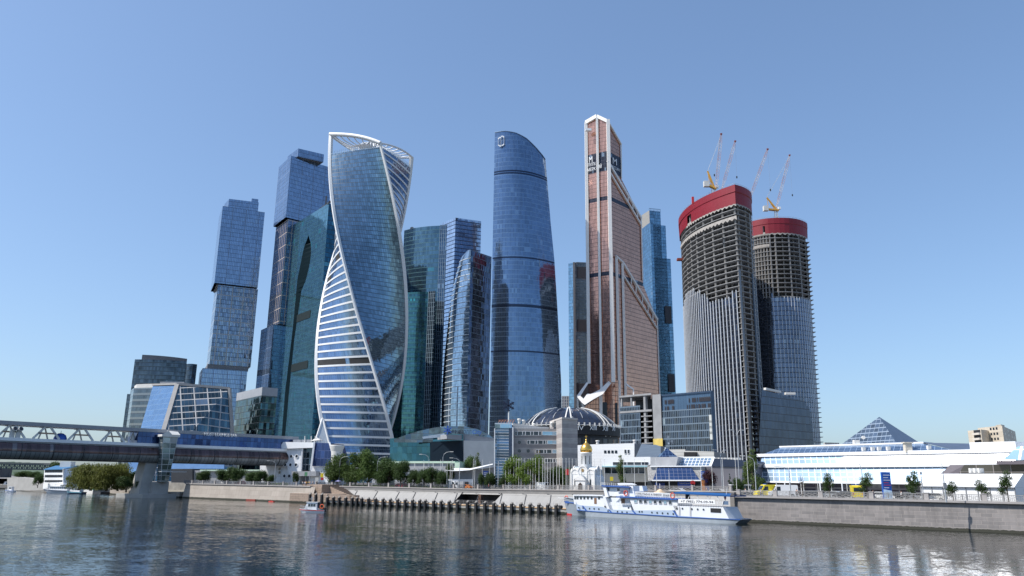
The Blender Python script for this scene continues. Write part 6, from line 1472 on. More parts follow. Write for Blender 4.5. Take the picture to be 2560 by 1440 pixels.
# right end: dark strip windows over the tent, brown wall
s0 = PX.sz(2372, 1165)[0]; b = MB(); b.face([PX.w(s0, 7.9, -.7), PX.w(LX, 7.9, -.7), PX.w(LX, 12.1, -.7), PX.w(s0+3, 12.1, -.7)], 0); b.build('dark_windows', facade('expo_dark_win', (.075, .07, .06), 3.4, 2.1, line=(.28, .25, .24), lw=.12, lh=.1, tilt=.04, var=.7, blind=.05, blindcol=(.3, .25, .18), metal=.4), t)
b = MB(); b.face([PX.w(s0-5.2, 7.9, -.75), PX.w(s0, 7.9, -.75), PX.w(s0+3.2, 12.1, -.75), PX.w(s0-.2, 12.1, -1.2)]); b.build('slanted_panel', mat('panel_plum', (.12, .105, .12), .6), t)
b = MB(); b.prism([PX.w(s0+10, 0, .4)[:2], PX.w(LX, 0, .4)[:2], PX.w(LX, 0, -1)[:2], PX.w(s0+10, 0, -1)[:2]], 12.1, 12.9); b.build('plum_fascia', mat('panel_plum', (.12, .105, .12), .6), t)
s3 = PX.sz(2505, 1140)[0]; b = MB(); b.face([PX.w(s3, 13.0, .3), PX.w(LX, 13.0, .3), PX.w(LX, 15.9, -2.1), PX.w(s3+2.6, 15.9, -2.1)]); b.build('end_glazing', facade('expo_end', (.35, .55, .62), 3.0, 3.2, line=(.8, .8, .82), lw=.5, lh=.2, tilt=.02, var=.3, metal=.5, rough=.2), t)
s4 = PX.sz(2413, 1127)[0]; b = MB(); b.prism([PX.w(s4, 0, -2.6)[:2], PX.w(s3+2, 0, -2.6)[:2], PX.w(s3+2, 0, -12)[:2], PX.w(s4, 0, -12)[:2]], 15.5, 17.0); b.build('raised_parapet', M['white'], t)
for x in (2160, 2183, 2199, 2222, 2271, 2324):
    b = MB(); p = PX.w(PX.sz(x, 1135, -4)[0], 15.9, -4); b.box((p.x, p.y, p.z+.25), (.8, .8, 1.0)); b.build('roof_vent', M['offwhite'], t)
b = MB(); p = PX.w(PX.sz(2271, 1135, -3)[0], 16.2, -3); b.box((p.x, p.y, p.z), (1.6, 1.2, 2.2)); b.box((p.x, p.y, p.z+1.2), (2.2, 1.6, .25)); b.build('roof_box', cream, t)
b = MB(); p = PX.w(PX.sz(2141, 1112, -9)[0], 18.2, -9); b.box(tuple(p), (1.4, 1.1, 1.1)); b.tube([p+Vector((1.8, -.2, 1.2)), p+Vector((1.7, -.9, 1.2))], .42, 12); b.build('roof_duct', M['offwhite'], t)
for k, x in enumerate((1962, 2003, 2050, 2105, 2140)):
    b = MB(); p = PX.w(PX.sz(x, 1210, 1.2)[0], 0, 1.2); b.tube([(p.x, p.y, GZ), (p.x, p.y, 7.8)], .16, 8); b.build('column', M['white'], t)
t2 = thing('glass_pyramid', 'large blue glass pyramid rising behind the exhibition hall roof', 'glass pyramid', tuple(at(2200, 1112, 245)), 'glass pyramids')
pgm = facade('pyr_panels', (.17, .23, .31), 2.0, 1.6, line=(.23, .29, .37), lw=.16, lh=.3, tilt=.05, wave=.01, var=.35, blind=0, rough=.15, metal=.7)
ap = at(2198, 1042, 250); Bz = 13.6
bl = at(2058, 1114, 270); br = at(2256, 1112, 234); bl.z = br.z = Bz+3; rr = at(2352, 1108, 262); rr.z = Bz+3
b = MB(); ap2 = ap.copy(); L = (br-bl).length; h = (ap2-(bl+br)/2).length; b.face([bl, br, ap2], 0, [(0, 0), (L, 0), (L*.62, h)]); b.build('glass_face', pgm, t2)
b = MB(); b.face([br, rr, ap2]); bk_ = bl+rr-br; b.face([rr, bk_, ap2]); b.face([bk_, bl, ap2]); b.build('dark_face', mat('slate_blue', (.09, .115, .165), .35, .2), t2)
t2 = thing('small_pyramid', 'tiny pale blue glass pyramid near the apartment tower', 'glass pyramid', tuple(at(2511, 1122, 200)), 'glass pyramids')
p = at(2511, 1123, 200); pyramid(t2, p.x, p.y, p.z-.6, 1.7, at(2511, 1109, 200).z, pgm, .4)
# marquee tent
t = thing('marquee_tent', 'long white marquee tent with pitched roof behind the fence', 'tent', tuple(at(2430, 1235, 150)))
PT = Plane(at(2300, 1200, 152)[:2], at(2534, 1200, 139)[:2]); LT = PT.sz(2534, 1200)[0]; fab = mat('tent_fabric', (.72, .73, .74), .6, var=.05); WT = 9
zE = PT.sz(2400, 1217)[1]; zR_ = zE+2.4
b = MB(); b.face([PT.w(0, zE, .3), PT.w(LT, zE, .3), PT.w(LT, zR_, -WT/2), PT.w(1.5, zR_, -WT/2)]); b.face([PT.w(0, zE, -WT), PT.w(LT, zE, -WT), PT.w(LT, zR_, -WT/2), PT.w(1.5, zR_, -WT/2)][::-1]); b.build('tent_roof', fab, t)
b = MB(); b.prism([PT.w(0, 0, 0)[:2], PT.w(LT, 0, 0)[:2], PT.w(LT, 0, -WT)[:2], PT.w(0, 0, -WT)[:2]], GZ, zE-.02); b.face([PT.w(LT, zE, .3), PT.w(LT, zE, -WT), PT.w(LT, zR_, -WT/2)]); b.face([PT.w(0, zE, .3), PT.w(0, zE, -WT), PT.w(1.5, zR_, -WT/2)][::-1]); b.build('tent_wall', fab, t)
b = MB()
for i in range(9): s = LT*i/8; b.bar(PT.w(s, GZ, .06), PT.w(s, zE, .06), .14)
b.bar(PT.w(0, zE, .33), PT.w(LT, zE, .33), .14); b.build('tent_frame', M['grey'], t)
px_ = Plane(PT.w(LT, 0, 0)[:2], PT.w(LT, 0, -WT)[:2]); b = MB(); b.face([px_.w(3.8, GZ, .05), px_.w(5.6, GZ, .05), px_.w(5.6, GZ+2.3, .05), px_.w(3.8, GZ+2.3, .05)]); b.build('door', M['dark'], t)
b = MB()
for k in range(3): 
    b = MB(); p = PT.w(PT.sz(2375+k*11, 1190, -1)[0], 0, -10.5); zz = zR_+.7; b.box((p.x, p.y, zz), (.9, .7, .9)); b.tube([(p.x, p.y-.36, zz), (p.x, p.y-.42, zz)], .3, 12); b.build('air_conditioner', M['offwhite'], t)
# apartment tower at the right
t = thing('apartment_block', 'tall beige panel apartment block with balconies behind the exhibition hall', 'apartment block', tuple(at(2480, 1205, 430)))
pan = facade('panel_beige', (.55, .49, .40), 3.0, 2.9, line=(.40, .36, .30), lw=.08, lh=.1, tilt=0, wave=0, var=.15, blind=0, metal=0, rough=.8)
def apt(pix, H, part='wall'):
    L, Mm, Rr = [onz(x, y, H) for x, y in pix]; B = L+Rr-Mm; b = MB(); b.prism([p[:2] for p in (L, Mm, Rr, B)], GZ, H, 0, 1); b.build(part, [pan, M['midgrey']], t); return L, Mm, Rr
a1 = apt([(2419, 1077), (2452, 1073.5), (2478, 1077)], 39); a2 = apt([(2444, 1070), (2505, 1064), (2538, 1079)], 41); a3 = apt([(2489, 1063), (2502, 1061), (2511, 1063)], 44, 'lift_house')
pA1 = Plane(a1[0], a1[1]); LA1 = (a1[1]-a1[0]).length
for k in range(9):
    z = 39-2.9*(k+1); b = MB(); b.prism([pA1.w(LA1*.45, 0, 1.1)[:2], pA1.w(LA1*.95, 0, 1.1)[:2], pA1.w(LA1*.95, 0, 0)[:2], pA1.w(LA1*.45, 0, 0)[:2]], z, z+1.15); b.build('balcony', mat('balcony_beige', (.6, .56, .5), .8), t)
    b = MB(); b.face([pA1.w(LA1*.45, z+1.15, .05), pA1.w(LA1*.95, z+1.15, .05), pA1.w(LA1*.95, z+2.8, .05), pA1.w(LA1*.45, z+2.8, .05)]); b.build('balcony_shade', M['dark'], t)  # flat dark sheet on the wall paints the shade behind each balcony
pA2 = Plane(a2[0], a2[1]); pA3 = Plane(a2[1], a2[2]); L2, L3 = (a2[1]-a2[0]).length, (a2[2]-a2[1]).length
for k in range(9):
    for pl, L, f in ((pA2, L2, (.5, .62, .74)), (pA3, L3, (.15, .4, .65, .85))):
        for u in f:
            z = 41-2.9*(k+1); b = MB(); b.face([pl.w(L*u, z+.9, .04), pl.w(L*u+1.5, z+.9, .04), pl.w(L*u+1.5, z+2.3, .04), pl.w(L*u, z+2.3, .04)]); b.build('window', M['glassdark'], t)
t, P = box_tower('distant_block', 'thin pale rooftop strip left of the big glass pyramid', [(2058, 1108), (2062, 1106), (2098, 1107)], 62, facade('far_ribs', (.5, .48, .45), 2.4, 30, line=(.25, .24, .22), lw=.8, lh=0, metal=0, rough=.8, blind=0, tilt=0), RF, group='low office blocks', cat='building')
# ------------------------------------------------------------------ far left: white building, far bridge
t = thing('white_riverside_office', 'white four storey riverside office with blue sloped roof', 'office building', tuple(at(135, 1215, 345)), 'low office blocks')
pl = Plane(at(111, 1190, 352)[:2], at(158, 1190, 338)[:2]); ps_ = Plane(at(158, 1190, 338)[:2], at(196, 1190, 372)[:2])
poly_on(pl, [(111, 1173), (158, 1172), (158, 1222), (107, 1222)], M['white'], 'wall', t, 0, 12); poly_on(ps_, [(158, 1172), (196, 1166), (196, 1222), (158, 1222)], M['offwhite'], 'side_wall', t, -.05, 9, None, (-10, 14, 0))
b = MB(); b.face([pl.p(109, 1173, .6), pl.p(159, 1172, .6), ps_.p(196, 1164, -3), pl.p(140, 1164, -14)]); b.face([pl.p(109, 1175, .6), pl.p(159, 1174, .6), pl.p(159, 1172, .6), pl.p(109, 1173, .6)]); b.face([pl.p(159, 1174, .6), ps_.p(196, 1167, .3), ps_.p(196, 1164, .3), pl.p(159, 1172, .6)]); b.build('roof', mat('roof_blue', (.06, .16, .3), .8, spec=.1), t)
for r_, (y0, y1) in enumerate(((1174.5, 1181), (1187, 1193), (1200, 1205))):
    for i in range(11): window(pl, 112.5+i*4, y0, 115.2+i*4, y1, mat('window_black', (.02, .025, .035), .5, spec=.2), t, .12, None)
b = MB(); b.box(tuple(pl.p(169, 1162, -14)), (5, 4, 3)); b.build('roof_house', M['offwhite'], t)
t = thing('railway_bridge', 'dark steel lattice railway bridge far down the river', 'bridge', tuple(at(60, 1180, 620)))
pr_ = Plane(at(-200, 1170, 560)[:2], at(132, 1170, 640)[:2]); b = MB(); s0, s1 = pr_.sz(-300, 1170)[0], pr_.sz(130, 1170)[0]; zt_, zb_ = pr_.sz(60, 1161)[1], pr_.sz(60, 1173)[1]
for z in (zt_, zb_): b.bar(pr_.w(s0, z, 0), pr_.w(s1, z, 0), .8, .9)
n = 60
for i in range(n): a, c = s0+(s1-s0)*i/n, s0+(s1-s0)*(i+1)/n; b.bar(pr_.w(a, zt_ if i % 2 else zb_, 0), pr_.w(c, zb_ if i % 2 else zt_, 0), .45); b.bar(pr_.w(a, zb_, 0), pr_.w(a, zt_, 0), .4)
b.build('lattice_girder', mat('bridge_steel', (.07, .085, .11), .6), t)
b = MB(); b.bar(pr_.w(s0, zt_+1.0, -2), pr_.w(s1, zt_+1.0, -2), 5, .7); b.build('deck', M['midgrey'], t)
for x in (-30, 12): b = MB(); s = pr_.sz(x, 1180)[0]; b.prism([pr_.w(s-3.5, 0, 2)[:2], pr_.w(s+3.5, 0, 2)[:2], pr_.w(s+3.5, 0, -6)[:2], pr_.w(s-3.5, 0, -6)[:2]], -1, zb_); b.build('stone_pier', mat('dark_pier', (.12, .12, .125), .9, var=.2), t)
b = MB(); s = pr_.sz(22, 1180)[0]; b.bar(pr_.w(s, 0, 1), pr_.w(s, zb_, 1), 2.4); b.build('stone_pier', mat('dark_pier', (.12, .12, .125), .9, var=.2), t)
t = thing('blue_fence', 'long light blue hoarding behind the pier trees', 'fence', tuple(at(350, 1180, 380)))
pq_ = Plane(at(325, 1170, 385)[:2], at(690, 1170, 375)[:2])
poly_on(pq_, [(322, 1152), (372, 1152), (372, 1172), (318, 1172)], mat('hoarding_blue', (.18, .34, .62), .5), 'hoarding_panel', t, 0, .5)
poly_on(pq_, [(428, 1158), (560, 1158), (560, 1172), (428, 1172)], mat('hoarding_blue', (.18, .34, .62), .5), 'hoarding_panel', t, 0, .5)
t = thing('dark_shed', 'low dark construction shed under the footbridge', 'shed', tuple(at(450, 1205, 335)))
pq_ = Plane(at(430, 1170, 338)[:2], at(760, 1170, 325)[:2])
poly_on(pq_, [(428, 1173), (481, 1172), (481, 1212), (428, 1212)], M['dark'], 'shed_wall', t, 0, 8); 
t = thing('grey_shed', 'grey flat roofed shed with pale green edge beneath footbridge', 'shed', tuple(at(580, 1205, 335)))
poly_on(pq_, [(481, 1176), (650, 1176), (650, 1212), (481, 1212)], M['grey'], 'shed_wall', t, -1, 8); poly_on(pq_, [(500, 1174), (650, 1174), (650, 1177.5), (500, 1177.5)], mat('mint_panel', (.45, .58, .47), .5), 'roof_edge', t, 0, 9)
t = thing('garden_wall', 'low grey stone wall with stairs left of the white riverside office', 'garden wall', tuple(at(70, 1215, 360)))
pq_ = Plane(at(20, 1200, 375)[:2], at(112, 1200, 352)[:2]); poly_on(pq_, [(18, 1194), (45, 1193), (72, 1195), (95, 1200), (112, 1206), (112, 1226), (18, 1226)], M['concrete'], 'stone_wall', t, 0, 3)
# ------------------------------------------------------------------ moored ship
def ship():
    w0, w1 = onz(1398, 1287, 0), onz(1818, 1309.5, 0)
    t = thing('passenger_ship', 'white river passenger ship with blue trim and banners moored at the quay', 'passenger ship', tuple((w0+w1)/2), 'boats on the river')
    ps = Plane(w0, w1); Ls = (w1-w0).length; BM = 6.0
    X0, Y0, K = 1370, 1180, 5.12
    c = lambda x, y: (X0+x/K, Y0+y/K)
    def sz(x, y, off=0): return ps.sz(*c(x, y), off)
    white = mat('ship_white', (.68, .70, .73), .4, var=.05, scale=.8); hullm = mat('ship_hull_grey', (.30, .34, .38), .35, var=.15, scale=.8); lb = mat('ship_side_blue', (.36, .44, .55), .45, var=.06); bl = mat('ship_trim_blue', (.035, .10, .33), .4, var=.06)
    # hull lofted along its length
    sheer = [sz(*p) for p in ((88, 322), (140, 328), (330, 345), (340, 410), (430, 430), (700, 445), (780, 480), (1090, 492), (1600, 490), (1670, 560), (2340, 602), (2440, 608))]
    s_end = sz(2440, 608)[0]; s_bow = sheer[0][0]
    rub = sorted([sz(*p) for p in ((88, 323), (140, 329), (330, 346), (336, 400), (350, 486), (520, 500), (830, 522), (1130, 538), (1660, 573), (2340, 605), (2440, 610))])
    NS = 60
    def half(u): return BM/2*min(1, (u*5.5)**.6) if u < .18 else BM/2*(1 if u < .9 else 1-.25*(u-.9)/.1)
    def sec(u, v):      # v 0 keel .. 1 rub line .. 2 sheer
        s = s_bow+(s_end-s_bow)*u
        zr = interp(rub, s); zs = max(zr+.02, interp(sorted(sheer), s))
        if v <= 1:
            z = -1.0+(zr+1.0)*v; rake = (1-v)*(1.5*max(0, 1-u*8)**1.0); h = half(u)*(.55+.45*v) if u < .2 else half(u); s2 = s+rake
            if u > .93: s2 = s-(1-v)*2.6*(u-.93)/.07
        else: z = zr+(zs-zr)*(v-1); h = half(u)*(1 if u > .1 else 1+.1*(v-1)); s2 = s
        return s2, h, z
    for part, v0, v1, m, nv in (('hull', 0, 1, hullm, 5), ('bulwark', 1, 2, lb, 2)):
        b = MB()
        for side in (1, -1):
            b.grid(lambda u, v: (lambda q: ps.w(q[0], q[2], -BM/2+side*q[1]))(sec(u, v0+(v1-v0)*v)), NS, nv, 0, flip=(side < 0))
        if part == 'hull':
            b.grid(lambda u, v: (lambda q: ps.w(q[0], q[2]-.05, -BM/2+(2*v-1)*q[1]))(sec(u, 1)), NS, 2, 0)
            q0, q1 = sec(1, 0), sec(1, 1); b.face([ps.w(q0[0], q0[2], -BM/2+q0[1]), ps.w(q0[0], q0[2], -BM/2-q0[1]), ps.w(q1[0], q1[2], -BM/2-q1[1]), ps.w(q1[0], q1[2], -BM/2+q1[1])])
        b.build(part, m, t)
    b = MB(); 
    for i in range(NS):
        u, u2 = i/NS, (i+1)/NS; q, q2 = sec(u, 1), sec(u2, 1)
        if q[0] < sz(350, 486)[0]: continue
        b.bar(ps.w(q[0], q[2], -BM/2+q[1]+.05), ps.w(q2[0], q2[2], -BM/2+q2[1]+.05), .12, .16)
    b.build('rubbing_strake', bl, t)
    b = MB(); q = [sec(i/40*.25, .28) for i in range(11)]
    for a_, c_ in zip(q, q[1:]): b.bar(ps.w(a_[0], .12, -BM/2+a_[1]+.03), ps.w(c_[0], .12, -BM/2+c_[1]+.03), .06, .3)
    b.build('red_waterline', M['red'], t)
    def blk(pts, m, part, off=-.35, th=BM-.7, mt=None):
        b = MB(); F = [ps.w(*sz(x, y, off), off) for x, y in pts]; Kk = [p-ps.n*th for p in F]; b.face(F, 0); b.face(Kk[::-1], 0)
        for i in range(len(F)): j = (i+1) % len(F); b.face([F[j], F[i], Kk[i], Kk[j]], 0)
        return b.build(part, m, t)
    blk([(320, 302), (690, 312), (718, 330), (735, 478), (430, 440), (335, 410)], white, 'fore_cabin', -.6, BM-1.2)
    blk([(320, 290), (575, 296), (700, 292), (700, 310), (320, 303)], white, 'cabin_roof', -.3, BM-.6)
    blk([(720, 325), (1035, 330), (1072, 500), (780, 490), (740, 440)], mat('ship_shade_white', (.66, .69, .73), .5), 'deck_house', -1.3, BM-2.6)
    blk([(700, 310), (735, 320), (790, 480), (750, 478)], white, 'side_wing', -.2, BM-.4)
    blk([(1040, 340), (1655, 358), (1662, 490), (1100, 492)], white, 'saloon', -.3, BM-.6)
    blk([(1600, 430), (1668, 432), (2240, 450), (2320, 605), (1665, 574)], white, 'aft_house', -.3, BM-.6)
    blk([(870, 312), (1000, 314), (1650, 347), (1655, 360), (1000, 330), (870, 326)], bl, 'deck_edge', .05, BM+.1)
    b = MB()
    for i in range(12):
        A3 = []
        for u in (.004+.11*i/12, .004+.11*(i+1)/12): q = sec(u, .8); A3.append(ps.w(q[0], q[2], -BM/2+q[1]+.04))
        b.bar(A3[0], A3[1], .06, .22)
    b.build('bow_stripe', bl, t)
    blk([(735, 192), (1035, 205), (1040, 318), (770, 305), (725, 260)], white, 'wheelhouse', -1.1, BM-2.2)
    blk([(685, 170), (1035, 190), (1035, 202), (685, 184)], bl, 'wheelhouse_roof', -.4, BM-.8)
    blk([(700, 190), (740, 196), (775, 320), (735, 320)], white, 'raked_front', -.6, BM-1.2)
    blk([(1045, 178), (1085, 178), (1115, 322), (1045, 320)], white, 'funnel', -1.2, BM-2.4); blk([(1170, 178), (1205, 178), (1222, 245), (1170, 243)], white, 'vent_trunk', -2, 1.6)
    blk([(885, 140), (985, 140), (1050, 165), (900, 168)], white, 'liferaft_cover', -1.5, 2.6)
    # awning
    b = MB(); A = [ps.w(*sz(x, y, .2), .2) for x, y in ((1605, 262), (2330, 300))]; A2 = [ps.w(*sz(x, y, .2), .2) for x, y in ((1640, 248), (2280, 276))]
    b.face([A[0], A[1], A2[1]-ps.n*2, A2[0]-ps.n*2]); b.face([A2[0]-ps.n*2, A2[1]-ps.n*2, A[1]-ps.n*(BM+.2), A[0]-ps.n*(BM+.2)]); b.face([A[0]-Vector((0, 0, .22)), A[1]-Vector((0, 0, .25)), A[1], A[0]]); b.face([A[1]-Vector((0, 0, .25)), A[1]-ps.n*(BM+.2)-Vector((0, 0, .25)), A[1]-ps.n*(BM+.2), A[1]])
    b.build('awning', mat('awning_blue', (.02, .085, .24), .8, var=.1, spec=.1), t)
    b = MB()
    for x0, y0, x1, y1 in ((1690, 270, 1720, 360), (1820, 285, 1790, 352), (1910, 290, 1925, 355), (2040, 300, 2055, 360), (2165, 305, 2190, 370), (2260, 300, 2230, 430)):
        b = MB(); b.bar(ps.w(*sz(x0, y0, -.1), -.1), ps.w(*sz(x1, y1, -.1), -.1), .09); b.build('awning_pole', M['white'], t)
    def plate(x0, y0, x1, y1, m, part, off, par=t):
        a0, z1 = sz(x0, y0, off); a1, z0 = sz(x1, y1, off); b = MB(); b.face([ps.w(a0, z0, off), ps.w(a1, z0, off), ps.w(a1, z1, off), ps.w(a0, z1, off)]); return b.build(part, m, par)
    def panel(pts, m, part, off):
        b = MB(); b.face([ps.w(*sz(x, y, off), off) for x, y in pts][::-1]); return b.build(part, m, t)
    for x in (335, 365, 408, 452, 498, 545, 640): plate(x, 314, x+24, 350, M['glassdark'], 'window', -.55)
    plate(590, 330, 622, 408, mat('door_wood', (.2, .11, .06), .6), 'door', -.55); plate(935, 340, 985, 405, mat('door_wood', (.2, .11, .06), .6), 'door', -1.25)
    for i, x in enumerate((1105, 1168, 1230, 1292, 1354, 1420, 1482, 1548)):
        w_ = plate(x, 354+i*2.6, x+34, 393+i*2.6, M['glassdark'] if i % 3 else M['glassblue'], 'window', -.25)
        a0, z1 = sz(x-3, 351+i*2.6, -.25); a1, z0 = sz(x+37, 396+i*2.6, -.25); b = MB(); o = -.22
        for p, q in (((a0, z0), (a1, z0)), ((a0, z1), (a1, z1)), ((a0, z0), (a0, z1)), ((a1, z0), (a1, z1))): b.bar(ps.w(*p, o), ps.w(*q, o), .07)
        b.build('frame', white, w_)
    for x, y, x1, y1 in ((885, 210, 915, 250), (765, 192, 785, 240), (742, 192, 755, 235)): plate(x, y, x1, y1, M['glassdark'], 'window', -1.04)
    plate(900, 240, 975, 272, mat('slate_box', (.12, .15, .22), .5), 'locker', -1.0); plate(220, 372, 278, 402, bl, 'name_board', -1.6)
    plate(2078, 462, 2215, 522, M['black'], 'open_window', -.24); plate(2240, 372, 2310, 420, mat('flag_blue', (.10, .16, .26), .6), 'stern_board', -.2)
    for x, y in ((392, 457), (448, 460), (532, 468), (590, 470), (650, 474), (768, 500), (890, 508), (948, 513), (1010, 516), (1170, 508), (1203, 509), (1330, 518), (1397, 522), (1465, 527), (1533, 531), (1603, 537), (1650, 467), (1720, 468), (1840, 474), (1915, 478), (1990, 481), (728, 443), (1030, 460)):
        off = .03 if y > 485 or x < 700 else -.22
        off = .03 if (x < 1610 and y > 440) else -.25
        p = ps.w(*sz(x, y, off), off); b = MB(); b.tube([p-ps.n*.12, p+ps.n*.03], .19, 12); b.build('porthole', M['glassdark'], t)
    # blue slashes
    for pts in (((430, 430), (450, 430), (505, 498), (480, 496)), ((760, 470), (790, 482), (832, 528), (800, 520)), ((1070, 492), (1092, 492), (1135, 536), (1108, 534)), ((1592, 490), (1615, 492), (1668, 572), (1645, 570))): panel(pts, bl, 'blue_slash', .06)
    
    # banners
    cloth = mat('banner_cloth', (.76, .77, .78), .7, var=.04)
    def banner(x0, y0, x1, y1, h, off, txt, tp):
        a0, z0 = sz(x0, y0, off); a1, z1 = sz(x1, y1, off); zt = sz(x0, y0-h, off)[1]; zz = (z0+z1)/2; hh = zt-z0
        b = MB(); b.face([ps.w(a0, z0, off), ps.w(a1, z1, off), ps.w(a1, z1+hh, off), ps.w(a0, z0+hh, off)]); o = b.build('banner', cloth, t)
        xa, xb = X0+(x0+tp[0])/K, X0+(x1-tp[1])/K; tx = text_on(ps, txt, xa, xb, Y0+((y0+y1)/2-h*.22)/K, h*.55/K, 'lettering', mat('ink', (.03, .03, .035), .8), t, off=off+.03, depth=.02)
        if tx:
            org = ORG[t.name]; sl = (z1-z0)/(a1-a0)
            am = (ps.sz(xa, Y0+y0/K, off)[0]+ps.sz(xb, Y0+y1/K, off)[0])/2
            for v in tx.data.vertices:
                p = v.co+org; s = (Vector((p.x, p.y, 0))-ps.P).dot(ps.e); v.co.z += sl*(s-am)
    banner(1112, 300, 1560, 322, 50, -.3, '+7 (985) 774-09-14  м. Киевская  аренда', (10, 10))
    banner(1668, 398, 2135, 412, 54, -.1, '+7 (985) 774-09-94', (30, 20))
    b = MB()
    def railing(pts, h, off, rows=3, posts=10, part='railing'):
        b = MB()
        for (x0, y0), (x1, y1) in zip(pts, pts[1:]):
            a0, z0 = sz(x0, y0, off); a1, z1 = sz(x1, y1, off); hh = h/K/ FPX*150
            for r_ in range(1, rows+1): b.bar(ps.w(a0, z0+hh*r_/rows, off), ps.w(a1, z1+hh*r_/rows, off), .04)
            for i in range(posts+1): u = i/posts; b.bar(ps.w(a0+(a1-a0)*u, z0+(z1-z0)*u, off), ps.w(a0+(a1-a0)*u, z0+(z1-z0)*u+hh, off), .05)
        b.build(part, M['white'], t)
    railing([(680, 172), (1115, 190)], 42, -.5, 3, 16); railing([(785, 425), (1060, 430)], 28, -.3, 3, 8); railing([(1665, 425), (2240, 445)], 60, -.15, 4, 18); railing([(1115, 320), (1660, 345)], 70, -.2, 4, 18); railing([(120, 345), (320, 350)], 22, -2, 2, 6)
    b = MB()
    for i in range(8): x, y = 820+i*9, 312-i*9; b.bar(ps.w(*sz(x, y, -.5), -.5), ps.w(*sz(x+45, y, -.5), -.5), .05)
    b.build('stairs', M['white'], t)
    for x, y, o in ((995, 270, -.9), (1595, 302, -.2), (235, 335, -2.5)):
        p = ps.w(*sz(x, y, o), o); b = MB(); r_ = .5; n = 16
        P = [p+ps.e*r_*math.cos(2*math.pi*i/n)+Vector((0, 0, r_*math.sin(2*math.pi*i/n))) for i in range(n+1)]
        b.tube(P, .11, 6, caps=False); b.build('lifebuoy', mat('buoy_red', (.62, .1, .06), .6), t)
    p = ps.w(*sz(2270, 375, -.5), -.5); b = MB(); b.bar(p, p+Vector((.5, 0, 2.6)), .06); b.build('flagstaff', M['white'], t); b = MB(); b.face([p+Vector((.3, 0, 1.4)), p+Vector((-.3, 0, .8)), p+Vector((0, 0, .1)), p+Vector((.2, 0, .5))]); b.build('flag', M['red'], t)
    # black mooring gap, anchor
    p = ps.w(*sz(148, 450, .2), .1); b = MB(); b.tube([p-ps.n*.6, p+ps.n*.1], .42, 10); b.build('anchor', M['black'], t)
    for x in (1680, 1820):
        b = MB(); b.bar(ps.w(*sz(x, 440, -.1), -.1), ps.w(*sz(x, 590, -.1), -.1), .08); b.build('fender_rope', M['dark'], t)
    b = MB(); p = ps.w(*sz(1790, 345, -1.5), -1.5); b.box((p.x, p.y, p.z+.6), (.8, .8, 1.6)); b.build('deck_speaker', M['black'], t)
ship()
